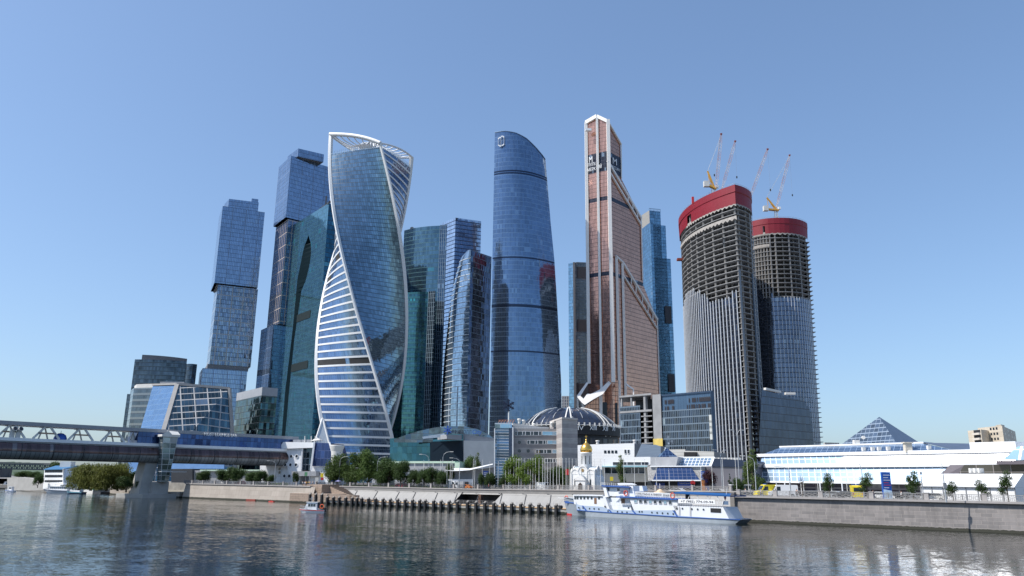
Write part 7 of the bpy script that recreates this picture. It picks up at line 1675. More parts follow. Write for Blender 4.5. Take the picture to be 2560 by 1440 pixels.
# ------------------------------------------------------------------ small boats
def boat(name, label, px, py, L, rz, hull, cabin=(.25, .45, 1.7), stripe=None, group='boats on the river', deck2=False, roof=None, Wd=None, windows=5):
    p = onz(px, py, 0); t = thing(name, label, 'boat', (0, 0, 0), group); Wd = Wd or L*.3; fb = max(.6, L*.085)
    b = MB()
    def hf(u): return Wd/2*min(1, ((1-u)*3.2)**.6)
    for sd_ in (1, -1): b.grid(lambda u, v: Vector((-L/2+L*u+(v-1)*.12*L*max(0, (u-.7)/.3), sd_*hf(u)*(.75+.25*v), -.3+(fb+.3+.35*fb*u*u)*v)), 20, 3, 0, flip=(sd_ > 0))
    b.grid(lambda u, v: Vector((-L/2+L*u, (2*v-1)*hf(u), fb+.35*fb*u*u-.06)), 20, 2, 0)
    b.face([(-L/2, -hf(0)*.75, -.3), (-L/2, hf(0)*.75, -.3), (-L/2, hf(0), fb), (-L/2, -hf(0), fb)]); b.build('hull', hull, t)
    x0, x1, h = cabin; xa, xb = -L/2+L*x0, -L/2+L*(x0+x1); w_ = Wd*.38
    b = MB(); b.walls([Vector(q) for q in ((xa+.1, -w_*.9, fb+h), (xb-h*.5, -w_*.9, fb+h), (xb-h*.5, w_*.9, fb+h), (xa+.1, w_*.9, fb+h))], [Vector(q) for q in ((xa, -w_, fb-.1), (xb, -w_, fb-.1), (xb, w_, fb-.1), (xa, w_, fb-.1))]); b.face([(xa+.1, -w_*.9, fb+h), (xb-h*.5, -w_*.9, fb+h), (xb-h*.5, w_*.9, fb+h), (xa+.1, w_*.9, fb+h)]); b.build('cabin', M['white'], t)
    b = MB(); b.box(((xa+xb-h*.4)/2, 0, fb+h+.06), (xb-xa-h*.2, w_*2.1, .1)); b.build('cabin_roof', roof or M['white'], t)
    for i in range(windows):
        a = xa+.3+(xb-xa-h*.6-.3)*i/windows; c = a+(xb-xa-h*.6)/windows*.72
        for sgn in (-1, 1):
            b = MB(); y = lambda k: sgn*(w_*(1-.1*k)+.025); F = [(a, y(.45), fb+h*.45), (c, y(.45), fb+h*.45), (c, y(.82), fb+h*.82), (a, y(.82), fb+h*.82)]; b.face(F if sgn < 0 else F[::-1]); b.build('window', M['glassdark'], t)
    b = MB(); b.face([(xb-.1+.02, -w_*.8, fb+h*.3), (xb-.1+.02, w_*.8, fb+h*.3), (xb-h*.42, w_*.75, fb+h*.9), (xb-h*.42, -w_*.75, fb+h*.9)]); b.build('windscreen', M['glassdark'], t)
    if stripe:
        b = MB()
        for sd_ in (1, -1): b.grid(lambda u, v: Vector((-L/2+L*u, sd_*(hf(u)+.02), fb*.62+.25*fb*u*u+.22*fb*v)), 16, 1, 0, flip=(sd_ > 0))
        b.build('stripe', stripe, t)
    if deck2:
        b = MB(); b.box(((xa+xb)/2-h*.6, 0, fb+h+.9), ((xb-xa)*.55, w_*1.7, .1)); b.build('upper_roof', roof or M['white'], t)
        for x in (-.25, .25):
            for s_ in (-1, 1): b = MB(); cx = (xa+xb)/2-h*.6+x*(xb-xa); b.bar((cx, s_*w_*.8, fb+h), (cx, s_*w_*.8, fb+h+.9), .07); b.build('roof_post', M['white'], t)
    b = MB(); n = 8
    for i in range(n):
        u0, u1 = .5+.48*i/n, .5+.48*(i+1)/n; z0, z1 = fb+.35*fb*u0*u0, fb+.35*fb*u1*u1
        for s_ in (1, -1): b.bar((-L/2+L*u0, s_*hf(u0), z0+.6), (-L/2+L*u1, s_*hf(u1), z1+.6), .05); b.bar((-L/2+L*u0, s_*hf(u0), z0), (-L/2+L*u0, s_*hf(u0), z0+.6), .04)
    b.build('bow_rail', M['steel'], t)
    t.location = p; t.rotation_euler = (0, 0, rz); return t
navy = mat('hull_navy', (.03, .05, .11), .35); cyan = mat('hull_cyan', (.2, .5, .6), .4)
b1 = boat('patrol_boat', 'small white cabin boat with red stripe and orange lifebuoy in mid river', 780, 1281, 6.0, math.pi*.97, mat('boat_white', (.7, .72, .75), .35), (.3, .5, 1.55), M['red'], windows=3)
b = MB(); n = 14; P = [Vector((-2.5, .9+.0, 1.35))+Vector((.42*math.cos(2*math.pi*i/n), 0, .42*math.sin(2*math.pi*i/n))) for i in range(n+1)]; b.tube(P, .1, 6, caps=False); b.build('lifebuoy', mat('buoy_orange', (.75, .13, .04), .6), b1, (0, 0, 0))
b = MB(); b.tube([(0.2, 0, 2.1), (.2, 0, 3.2)], .05, 6); b.tube([(-.4, 0, 2.9), (.8, 0, 2.9)], .04, 6); b.box((.2, 0, 3.2), (.3, .3, .25)); b.build('mast', M['steel'], b1)
b = MB(); b.box((-2.75, 0, .55), (.7, .9, 1.0)); b.build('outboard_motor', M['black'], b1)
b = MB(); b.box((-1.3, -.3, 1.6), (.9, .1, 1.3)); b.build('doorway', M['dark'], b1)
boat('motor_launch', 'tiny white motor launch at far left of the river', 24, 1229.5, 5.5, math.pi*.9, M['white'], (.2, .5, 1.5), M['blue'], windows=3)
boat('ferry', 'white river ferry with teal windows moored beyond the launch', 34, 1221, 15, math.pi*1.12, navy, (.1, .75, 2.2), None, deck2=True, windows=9, roof=M['grey'])
boat('cabin_cruiser', 'long white cabin cruiser moored below the white riverside office', 145, 1232, 12.5, math.pi*.98, mat('boat_white', (.7, .72, .75), .35), (.12, .7, 1.5), navy, deck2=True, windows=9)
boat('cabin_cruiser', 'dark hulled cruiser with cyan bow beside the floating pavilion', 188, 1234.5, 9, math.pi*.9, navy, (.15, .6, 1.5), cyan, windows=5)
t = thing('floating_pavilion', 'floating pavilion with green rail and blue glazing by the willows', 'floating pavilion', tuple(onz(226, 1234, 0)))
fp = Plane(onz(200, 1233, 0), onz(251, 1236, 0)); Lf = (fp.Q-fp.P).length
def fbx(s0, s1, z0, z1, o0, o1, m, part): b = MB(); b.prism([fp.w(s0, 0, o0)[:2], fp.w(s1, 0, o0)[:2], fp.w(s1, 0, o1)[:2], fp.w(s0, 0, o1)[:2]], z0, z1); b.build(part, m, t)
fbx(0, Lf*.62, -.2, 1.6, 0, -4, M['offwhite'], 'pontoon'); fbx(Lf*.62, Lf, -.2, 1.0, 0, -4, M['dark'], 'pontoon'); fbx(0, Lf*.7, 1.6, 2.2, -.1, -.2, mat('rail_green', (.1, .3, .2), .6), 'green_rail'); fbx(0, Lf*.55, 2.0, 3.8, -.6, -3.6, facade('pav_glass', (.2, .35, .5), .9, 2, line=(.6, .6, .6), lw=.1, lh=.1, var=.4), 'glazing'); fbx(-.2, Lf*.95, 3.9, 4.1, .3, -4, M['dark'], 'canopy')
for u in (.6, .75, .93): b = MB(); b.bar(fp.w(Lf*u, 1, -.2), fp.w(Lf*u, 3.9, -.2), .12); b.build('canopy_post', M['dark'], t)
t = thing('work_pontoon', 'rusty red work pontoon floating at foot of the beige wall', 'pontoon', tuple(onz(645, 1250, 0)), 'red pontoons')
q = Plane(onz(625, 1251, 0), onz(664, 1252.5, 0)); b = MB(); b.prism([q.w(0, 0, .3)[:2], q.w(4.6, 0, .3)[:2], q.w(4.6, 0, 1.6)[:2], q.w(0, 0, 1.6)[:2]], -.1, .45); b.build('float', M['rust'], t)
b = MB()
for s in (3.2, 4.3): b.bar(q.w(s, .45, .5), q.w(s, 1.1, .5), .06)
b.bar(q.w(3.2, 1.1, .5), q.w(4.3, 1.1, .5), .06); b.build('handrail', M['dark'], t)
b = MB(); q = Plane(onz(676, 1254, 0), onz(698, 1255, 0)); b.prism([q.w(0, 0, .3)[:2], q.w(2.8, 0, .3)[:2], q.w(2.8, 0, .9)[:2], q.w(0.3, 0, .9)[:2]], -.05, .22); b.box(tuple(q.w(1.4, .3, .6)), (.5, .3, .16)); tag(b.build('red_float', mat('float_red', (.5, .05, .04), .5)), 'small flat bright red float beside the rusty pontoon', 'float', 'red pontoons')
# ------------------------------------------------------------------ trees
def leafmat(name, c, hue=.5):
    if name in MATS: return MATS[name]
    m, nt, b = newmat(name); tc = _n(nt, 'ShaderNodeTexCoord'); n = _n(nt, 'ShaderNodeTexNoise'); n.inputs['Scale'].default_value = .9; n.inputs['Detail'].default_value = 3; nt.links.new(tc.outputs['Object'], n.inputs['Vector'])
    ge = _n(nt, 'ShaderNodeObjectInfo'); f = _math(nt, 'ADD', _math(nt, 'MULTIPLY_ADD', n.outputs[0], 1.5, .25), _math(nt, 'MULTIPLY_ADD', ge.outputs['Random'], .3, -.15))
    h = _n(nt, 'ShaderNodeHueSaturation'); h.inputs['Color'].default_value = (*c, 1); nt.links.new(f, h.inputs['Value']); nt.links.new(h.outputs[0], b.inputs['Base Color']); b.inputs['Roughness'].default_value = .65
    b.inputs['Specular IOR Level'].default_value = .25
    tr = _n(nt, 'ShaderNodeBsdfTranslucent'); nt.links.new(h.outputs[0], tr.inputs[0]); mx = _n(nt, 'ShaderNodeMixShader'); mx.inputs[0].default_value = .3
    nt.links.new(b.outputs[0], mx.inputs[1]); nt.links.new(tr.outputs[0], mx.inputs[2]); nt.links.new(mx.outputs[0], nt.nodes['Material Output'].inputs[0]); MATS[name] = m; return m
bark = mat('bark', (.09, .07, .05), .9, var=.3, scale=2)
def tree(label, h, w, lobes, n, leaf, m, seed, trunk=.22, shape='round', name='tree', group='trees along the embankment', droop=0.0):
    random.seed(seed); t = thing(name, label, 'tree', (0, 0, 0), group); b = MB(); cb = h*trunk; tips = []
    top = Vector((random.uniform(-.1, .1)*w, random.uniform(-.1, .1)*w, h*.8)); b.tube([(0, 0, -.2), (0, 0, cb), tuple(top)], [w*.045+.05, w*.032+.03, .03], 7)
    L = []
    for i in range(lobes):
        a = random.uniform(0, 2*math.pi); 
        if shape == 'round': z = cb+(h-cb)*random.uniform(.22, .86); k = math.sqrt(max(.05, 1-((z-cb)/(h-cb)-.42)**2/.36)); r_ = w*.5*k*random.uniform(.35, .72); s = w*random.uniform(.17, .27)
        elif shape == 'column': z = cb+(h-cb)*(i+.5)/lobes*.95; k = math.sin(math.pi*min(1, ((z-cb)/(h-cb))*.8+.15)); r_ = w*.28*k*random.uniform(.3, 1); s = w*random.uniform(.18, .3)*(.6+k*.5)
        else: z = cb*.4+(h-cb*.4)*(i+.3)/lobes; k = 1-(z/h)*.95; r_ = w*.3*k; s = w*.26*k+.12
        s *= random.uniform(.7, 1.25); z *= random.uniform(.88, 1.08); c = Vector((r_*math.cos(a), r_*math.sin(a), z)); L.append((c, s)); st = Vector((0, 0, max(cb*.9, min(z-s*.8, h*.6))))
        b.tube([tuple(st), tuple((st+c)/2+Vector((0, 0, -.1*s))), tuple(c)], [w*.018+.03, w*.012+.02, .02], 5)
    b.build('trunk', bark, t); b = MB(); tot = sum(s**2 for _, s in L)
    for c, s in L:
        for _ in range(int(n*s*s/tot)):
            d = Vector((random.gauss(0, 1), random.gauss(0, 1), random.gauss(0, 1))).normalized(); rr = s*(random.random()**.4)*random.uniform(.85, 1.2)
            p = c+Vector((d.x*rr, d.y*rr, d.z*rr*(.8 if shape != 'column' else 1.1)))
            if droop: p.z -= droop*random.random()*s*(1.2 if d.z < 0 else .4)
            if p.z < .3: continue
            u = (d+Vector((random.uniform(-1, 1), random.uniform(-1, 1), random.uniform(-1, 1)))*.9).normalized(); v = u.orthogonal().normalized(); ww = u.cross(v); a = random.uniform(0, 6.28); e1 = v*math.cos(a)+ww*math.sin(a); e2 = u.cross(e1)
            l = leaf*random.uniform(.7, 1.3)
            if droop: e1 = (e1*.5+Vector((0, 0, -1))).normalized()*1.6; 
            b.face([p-e1*l*.5, p+e2*l*.32, p+e1*l*.5, p-e2*l*.32])
    b.build('crown', m, t); return t
lgr = leafmat('leaf_green', (.07, .115, .028)); ldk = leafmat('leaf_dark', (.045, .08, .022)); lwl = leafmat('leaf_willow', (.15, .165, .04)); lbi = leafmat('leaf_birch', (.085, .125, .035)); lrd = leafmat('leaf_plum', (.05, .02, .025)); lsp = leafmat('leaf_spruce', (.02, .05, .03)); lbr = leafmat('leaf_bright', (.11, .17, .03))
protos = {}
def WY(px, py=1210):
    if px < 459: return 0
    pl, off = (PA, -1.5) if px < 768 else ((PB, -11.3) if px < 1836 else (PC, -.8))
    return pl.p(px, py, off).y
def plant(kind, px, ytop, Y, label, wpx=None, zb=GZ, name=None):
    """kind -> prototype; crown top at pixel (px, ytop) at distance Y"""
    key, h0, w0 = kind; Y = max(Y, WY(px)+(wpx or 30)/FPX*Y*.5+1.5); top = at(px, ytop, Y); H = top.z-zb; sx = (wpx/FPX*Y/w0) if wpx else H/h0
    pl_ = protos[key]; o = pl_((top.x, Y, zb), random.uniform(0, 6.28), (sx, sx, H/h0), label); return o
protos['round'] = Placer(tree('x', 8, 7.2, 26, 8200, .34, ldk, 1, trunk=.1)); protos['round2'] = Placer(tree('x', 8, 7.8, 26, 8000, .36, lgr, 2, trunk=.13)); protos['willow'] = Placer(tree('x', 12, 12, 24, 9000, .5, lwl, 3, droop=1.1, trunk=.15, group='willows on the low bank')); protos['bush'] = Placer(tree('x', 4, 4.6, 14, 3200, .26, ldk, 4, trunk=.12)); protos['bright'] = Placer(tree('x', 8, 8, 22, 7000, .34, lbr, 5, trunk=.12)); protos['birch'] = Placer(tree('x', 9, 3.8, 14, 3200, .26, lbi, 6, shape='column', trunk=.1)); protos['spruce'] = Placer(tree('x', 6, 3, 14, 1800, .24, lsp, 7, shape='cone', trunk=.1, name='spruce')); protos['plum'] = Placer(tree('x', 7, 5, 14, 3600, .28, lrd, 8, trunk=.15)); protos['street'] = Placer(tree('x', 5.2, 3.6, 15, 2600, .2, ldk, 19, trunk=.18, group='young street trees behind the railing'))
random.seed(11)
R_ = ('round', 8, 6.5); R2 = ('round2', 8, 7.5); WI = ('willow', 12, 12); BU = ('bush', 4, 4.6); BR = ('bright', 8, 8); BI = ('birch', 9, 3.8); SP = ('spruce', 6, 3); PL = ('plum', 7, 5); ST = ('street', 5.2, 3.3)
for px, yt, Y, w_, lab in ((206, 1162, 306, 62, 'leftmost olive willow with drooping crown on low bank'), (236, 1157, 300, 78, 'big olive willow beside the floating pavilion'), (275, 1158, 296, 70, 'large olive willow in the middle of the bank group'), (303, 1156, 300, 56, 'rightmost tall willow of the low bank group')):
    plant(WI, px, yt, Y, lab, w_, 1.9)
plant(BU, 320, 1191, 285, 'rounded grey green bush on the bank before the pier', 44, 1.9); plant(BU, 352, 1202, 283, 'small dark bush tucked against the bridge pier', 22, 1.9); plant(R_, 338, 1172, 305, 'dark green tree between willows and bridge pier', 40, 3); plant(R_, 100, 1180, 345, 'dark green tree left of the white riverside office', 22, 2)
plant(R_, 147, 1151, 420, 'dark tree rising behind the blue roofed office', 38); plant(R_, 215, 1160, 420, 'low dark tree behind the willows', 30); plant(R_, 60, 1176, 430, 'small green tree above the river wall at far left', 40); plant(R_, 84, 1177, 425, 'second small green tree above the far left wall', 26)
plant(R_, 510, 1174, 262, 'compact dark tree standing alone above the beige wall', 36); plant(R_, 566, 1171, 258, 'dark leafy tree, left of the clump under the footbridge', 40); plant(R_, 594, 1164, 256, 'tallest dark tree of the clump under the footbridge', 44); plant(R_, 632, 1176, 250, 'dark round tree right of the tallest under the footbridge', 34); plant(R_, 655, 1173, 248, 'dark tree before the white porthole building', 34); plant(BU, 676, 1187, 245, 'low dark bush at the foot of the porthole building', 24); plant(BU, 740, 1180, 232, 'small dark bush by the porthole building entrance', 18)
plant(R2, 847, 1138, 240, 'large green tree left of the twisted tower foot', 60); plant(R2, 893, 1136, 243, 'large green tree in front of the twisted tower', 62); plant(R2, 925, 1128, 246, 'tallest green tree in front of the twisted tower', 56); plant(R_, 972, 1138, 238, 'dense dark tree right of the twisted tower foot', 54); plant(R_, 1005, 1146, 236, 'second dense dark tree near the white billboard', 44); plant(R2, 870, 1160, 228, 'lower green tree between two larger ones', 44); plant(R_, 955, 1172, 226, 'low dark tree under the dense pair', 36); plant(BU, 835, 1185, 222, 'low shrub behind the blue umbrellas', 34)
plant(R_, 1036, 1170, 228, 'small dark tree just right of the billboard', 30); plant(R_, 1060, 1168, 226, 'small dark tree near the first lamp post', 32); plant(R_, 1083, 1164, 225, 'dark tree between two lamp posts', 32); plant(R_, 1107, 1172, 223, 'small dark tree left of the swooping canopy', 28); plant(BU, 1125, 1160, 262, 'shrub on the mound behind the swooping canopy', 24)
plant(R2, 1170, 1144, 290, 'grey green tree behind the swooping canopy', 40); plant(BI, 1194, 1135, 288, 'pointed tree rising behind the swooping canopy', 26); plant(R_, 1226, 1178, 214, 'dark bush beside the blue banner', 28); plant(BU, 1206, 1183, 212, 'low dark bush left of the blue banner', 20); plant(BU, 1256, 1190, 208, 'sparse shrub under the glass stair tower', 26)
plant(BR, 1283, 1146, 214, 'bright green tree left of the pair behind flagpoles', 66); plant(BR, 1335, 1147, 212, 'bright green tree right of the pair behind flagpoles', 62); plant(BR, 1306, 1165, 208, 'lower bright green tree between the pair', 50); plant(R_, 1388, 1160, 214, 'dim green tree in shade of the stone office', 38); plant(R_, 1412, 1164, 212, 'dim dark tree left of the white chapel', 34)
plant(BI, 1552, 1142, 206, 'narrow weeping birch right of the white chapel', 34); plant(PL, 1775, 1172, 192, 'dark purple leaved tree by the dark hall', 44); plant(SP, 1823, 1184, 186, 'small spruce before the mauve wall', 22); plant(BI, 1880, 1128, 180, 'tall birch at the corner of the exhibition hall', 56); plant(BI, 1862, 1158, 182, 'shorter birch left of the tall one', 34); plant(BU, 1848, 1195, 178, 'shrub behind the bus shelter', 32); plant(BU, 1900, 1196, 176, 'low hedge bush beside the yellow ambulance', 26)
for px, yt, Y, w_, lab in ((2070, 1182, 152, 34, 'dense young street tree near the rear yellow ambulance'), (2164, 1181, 148, 36, 'young street tree left of the blue pylon sign'), (2277, 1176, 144, 42, 'young street tree with pointed top before the tent'), (2378, 1203, 139, 34, 'leaning low street tree before the tent wall'), (2449, 1199, 136, 34, 'low bushy street tree in front of the tent'), (2511, 1177, 134, 36, 'thin tall street tree at the right end of tent')):
    plant(ST, px, yt, Y, lab, w_)
t = tree('nearly bare young tree before the glazed exhibition slope', 5.5, 2.6, 9, 60, .14, lbi, 21, trunk=.2, group='young street trees behind the railing'); p = at(2002, 1180, 156); t.location = (p.x, 156, GZ)
# ------------------------------------------------------------------ hedges and dark fence behind the railing
t = MB(); random.seed(5)
for (x0, x1, Y0, Y1, h_) in ((860, 985, 226, 220, .7), (1010, 1120, 219, 212, .6), (640, 720, 245, 238, .9)):
    Y0, Y1 = max(Y0, WY(x0)+3), max(Y1, WY(x1)+3); A_, B_ = at(x0, 1205, Y0), at(x1, 1205, Y1)
    for i in range(900):
        p = A_.lerp(B_, random.random()); p.z = GZ+random.random()*h_; p.y += random.uniform(-.6, .6); l = .22
        d = Vector((random.gauss(0, 1), random.gauss(0, 1), random.gauss(0, 1))).normalized(); e = d.orthogonal().normalized()*l; f_ = d.cross(e).normalized()*l; t.face([p-e, p+f_, p+e, p-f_])
tag(t.build('hedge', lbr), 'clipped green hedge along the embankment road', 'hedge', kind='stuff')
def wirefence(label, x0, x1, Y0, Y1, h, m, gap=.35):
    Y0, Y1 = max(Y0, WY(x0)+14), max(Y1, WY(x1)+14); A_, B_ = at(x0, 1205, Y0), at(x1, 1205, Y1); A_.z = B_.z = GZ; t = thing('mesh_fence', label, 'fence', tuple(A_), 'dark fences beyond the road'); L = (B_-A_).length; n = int(L/gap); b = MB()
    for i in range(n+1): p = A_.lerp(B_, i/n); b.bar(p, p+Vector((0, 0, h)), .05)
    for z in (.15, h-.1): b.bar(A_+Vector((0, 0, z)), B_+Vector((0, 0, z)), .06)
    b.build('bars', m, t)
wirefence('dark vertical bar fence beyond the road under the trees', 960, 1245, 222, 208, 1.9, M['dark']); wirefence('dark bar fence beyond the road beside the stone office', 1250, 1440, 206, 198, 1.8, M['dark']); wirefence('light post fence in front of the exhibition hall', 1960, 2560, 160, 131, 1.5, M['grey'], 1.4)
# ------------------------------------------------------------------ flagpoles
fp_ = thing('flagpole', 'x', 'flagpole', (0, 0, 0), 'bare flagpoles along the embankment'); b = MB(); b.tube([(0, 0, 0), (0, 0, 7.6)], [.075, .04], 8); b.lathe([(0, .16), (.09, .08), (.09, 0), (0, -.05)], (0, 0, 7.65), 8); b.build('pole', mat('pole_white', (.68, .68, .66), .4, var=.05), fp_)
b = MB(); b.lathe([(.22, 0), (.22, .1), (.12, .3), (0, .3)], (0, 0, 0), 10); b.build('base', M['grey'], fp_)
PF = Placer(fp_)
def poles(xs, ytop, Yf, lab):
    for x in xs:
        Y = max(Yf(x), WY(x)+3); p = at(x, ytop(x), Y); o = PF((p.x, Y, GZ), 0, (1, 1, (p.z-GZ)/7.7), lab)
poles([1210+x/5.144 for x in (280, 320, 340, 385, 415, 450, 480, 525, 568, 598, 630, 662, 708, 755, 785, 818, 852, 890, 935, 968, 1012, 1055, 1095)], lambda x: 1147, lambda x: 199-(x-1264)*.03, 'bare white flagpole in the dense row before the stone office')
poles([1210+x/5.144 for x in (1135, 1185, 1250, 1325, 1420, 1495, 1545)], lambda x: 1148, lambda x: 190, 'bare white flagpole in the row before the white chapel')
poles([980+x/4.965 for x in (395, 605, 688, 728, 750, 1012, 1032, 1125, 1215, 1320)], lambda x: 1148+(x % 7), lambda x: 205, 'bare grey flagpole before the mall and swooping canopy')
poles([1540+x/4.967 for x in (95, 225, 355, 495)], lambda x: 1148, lambda x: 182, 'bare flagpole before the exhibition wing')
poles([1540+x/4.967 for x in (1045, 1185, 1320, 1480, 1625)], lambda x: 1150, lambda x: 176, 'bare flagpole before the dark mauve hall')
for x, lb_ in ((1672, 'short pole on the roadside by the entrance pavilion'),): poles([x], lambda x: 1177, lambda x: 176, lb_)
poles([1860+x/4.5 for x in (350, 500, 655, 815, 965, 1140)], lambda x: 1170, lambda x: 158, 'thin flagpole before the glazed exhibition slope')
# lamps ----------------------------------------------------------------------
def lamp(label, H, arm, double=False):
    t = thing('street_lamp', label, 'street lamp', (0, 0, 0), 'street lamps along the embankment'); b = MB(); b.tube([(0, 0, 0), (0, 0, H*.55), (0, 0, H*.86)], [.13, .1, .07], 8)
    for s_ in ((1, -1) if double else (1,)):
        b.tube([(0, 0, H*.84), (arm*.12*s_, 0, H*.93), (arm*.5*s_, 0, H*.985), (arm*s_, 0, H)], [.06, .055, .05, .045], 7)
    b.build('pole', M['steel'], t)
    for s_ in ((1, -1) if double else (1,)): b = MB(); b.box((arm*s_+.3*s_, 0, H+.0), (1.0, .32, .16)); b.build('lamp_head', M['offwhite'], t)
    return t
LA1_ = Placer(lamp('x', 9, 2.2)); LA2_ = Placer(lamp('x', 15, 1.2, True))
for px, yt, Y, rz, lab in ((1108, 1129, 206, 0, 'tall curved street lamp with arm to the right before mall'), (1073, 1136, 206, math.pi, 'street lamp with arm to the left before the mall'), (1150, 1145, 206, math.pi, 'street lamp with left arm near the swooping canopy'), (851, 1141, 214, 0, 'street lamp left of the large green trees'), (776, 1166, 222, 0, 'street lamp by the landing stairs'), (690, 1152, 238, math.pi, 'street lamp before the porthole building'), (945, 1142, 214, 0, 'street lamp between the dense dark trees'), (911, 1170, 214, math.pi, 'short lamp among trees before the twisted tower'), (1320, 1150, 196, math.pi, 'lamp hidden among the dense flagpoles'), (1885, 1140, 168, math.pi, 'street lamp at the tall birch'), (2152, 1155, 148, math.pi, 'street lamp before the white exhibition facade'), (1972, 1166, 156, math.pi, 'street lamp near the white van')):
    Y = max(Y, WY(px)+4); p = at(px, yt, Y); LA1_((p.x, Y, GZ), rz, (1, 1, (p.z-GZ)/9.0), lab)
for px, yt, Y, lab in ((1841, 1075, 196, 'very tall double headed mast lamp before the fins'), (1801, 1125, 196, 'double headed mast lamp before the dark hall')):
    Y = max(Y, WY(px)+6); p = at(px, yt, Y); LA2_((p.x, Y, GZ), .2, (1, 1, (p.z-GZ)/15.0), lab)
for px, yt, Y, lab in ((2354, 1156, 136, 'tall thin radio mast beside the tent'),):
    p = at(px, yt, Y); t = thing('mast', lab, 'mast', (p.x, Y, GZ)); H = p.z-GZ; b = MB(); b.tube([(p.x, Y, GZ), (p.x, Y, GZ+H*.6), (p.x, Y, p.z)], [.14, .1, .04], 8); b.build('pole', M['steel'], t); b = MB(); b.box((p.x, Y-.1, GZ+H*.42), (.5, .4, .9)); b.build('cabinet', M['grey'], t)
t = thing('mast', 'thin steel post left of the tent roof', 'mast', tuple(at(2304, 1235, 142))); p = at(2302, 1183, 142); b = MB(); b.tube([(p.x, 142, GZ), (p.x, 142, p.z)], .09, 8); b.build('pole', M['grey'], t); b = MB(); b.box((p.x, 142, p.z), (.3, .3, .5)); b.build('head', M['grey'], t)
# signs ----------------------------------------------------------------------
def pylon(label, x0, x1, y0, y1, Y, col, bottom=None, lines=(), group='advertising signs'):
    Y = max(Y, WY(x0)+3); pl = Plane(at(x0, y1, Y)[:2], at(x1, y1, Y)[:2]); t = thing('pylon_sign', label, 'sign', tuple(pl.w(0, GZ, 0)), group); s0, z1 = pl.sz(x0, y0); s1, _ = pl.sz(x1, y0)
    b = MB(); b.prism([pl.w(s0, 0, 0)[:2], pl.w(s1, 0, 0)[:2], pl.w(s1, 0, -.6)[:2], pl.w(s0, 0, -.6)[:2]], GZ, z1); b.build('sign_panel', col, t)
    if bottom: b = MB(); zz = GZ+(z1-GZ)*.33; b.face([pl.w(s0, GZ, .03), pl.w(s1, GZ, .03), pl.w(s1, zz, .03), pl.w(s0, zz+.3, .03)]); b.build('picture_panel', bottom, t)
    b = MB()
    for k, c_ in enumerate(lines):
        b = MB(); z = z1-(z1-GZ)*(.1+.09*k); w_ = (s1-s0)*(.8 if k % 2 == 0 else .6); b.face([pl.w(s0+(s1-s0)*.1, z-.11, .05), pl.w(s0+(s1-s0)*.1+w_, z-.11, .05), pl.w(s0+(s1-s0)*.1+w_, z, .05), pl.w(s0+(s1-s0)*.1, z, .05)]); b.build('text_line', M['white'] if c_ == 'w' else M['red'], t)
    return t, pl
pylon('blue pylon sign with text lines before white exhibition facade', 2204, 2225, 1180, 1232, 146, mat('sign_blue', (.02, .09, .38), .4), mat('sign_pic', (.5, .65, .8), .5, var=.5, scale=1.5), 'wwwrrw')
pylon('blue banner stand left of the small bush and flagpoles', 1208, 1221, 1177, 1208, 205, mat('sign_navyblue', (.02, .05, .22), .4), mat('sign_pic2', (.12, .2, .4), .5, var=.5, scale=2), 'wwww')
t, pl = pylon('tall blue sign with EXPO lettering beside the entrance pavilion', 1753, 1770, 1178, 1222, 196, mat('sign_blue', (.02, .09, .38), .4), None, '')
b = MB(); s0, z0 = pl.sz(1753, 1200); s1, z1 = pl.sz(1761, 1178); b.face([pl.w(s0, GZ, .05), pl.w(s1, GZ, .05), pl.w(s1, z0, .05), pl.w(s0, z0, .05)]); b.build('orange_strip', mat('sign_orange', (.8, .3, .1), .5), t)
def vtext(pl, txt, x, y0, y1, name, m, t, off):
    n = len(txt)
    for i, ch in enumerate(txt): y = y1+(y0-y1)*i/n; text_on(pl, ch, x, x+6, y, (y1-y0)/n*.7, name, m, t, off=off)
vtext(pl, 'EXPO', 1754, 1179, 1199, 'letter', M['white'], t, .08)
t = thing('billboard', 'small white billboard on two legs before the dense trees', 'billboard', tuple(at(1017, 1205, 214)), 'advertising signs'); pl = Plane(at(1009, 1190, WY(1009)+4)[:2], at(1026, 1190, WY(1026)+4)[:2])
rect(pl, 1009.5, 1180, 1024.5, 1189, M['white'], 'board', t, 0); b = MB()
for x in (1010, 1024): b = MB(); p = pl.p(x, 1189, -.05); b.bar(Vector((p.x, p.y, GZ)), p, .1); b.build('leg', M['grey'], t)
text_on(pl, 'VISIT', 1012, 1022, 1187, 3.6, 'lettering', M['grey'], t, off=.05, depth=.02)
def small_sign(name, label, x, y, Y, w_, h_, m, shape='rect'):
    Y = max(Y, WY(x)+2.5); c = at(x, y, Y); t = thing(name, label, 'road sign', (c.x, Y, GZ), 'road signs'); b = MB(); b.tube([(c.x, Y+.05, GZ), (c.x, Y+.05, c.z+h_/2)], .05, 6); b.build('post', M['grey'], t); b = MB(); 
    if shape == 'rect': b.box(tuple(c), (w_, .05, h_))
    else: b.tube([c+Vector((0, -.03, 0)), c+Vector((0, .02, 0))], w_/2, 16)
    b.build('sign_face', m, t); return t
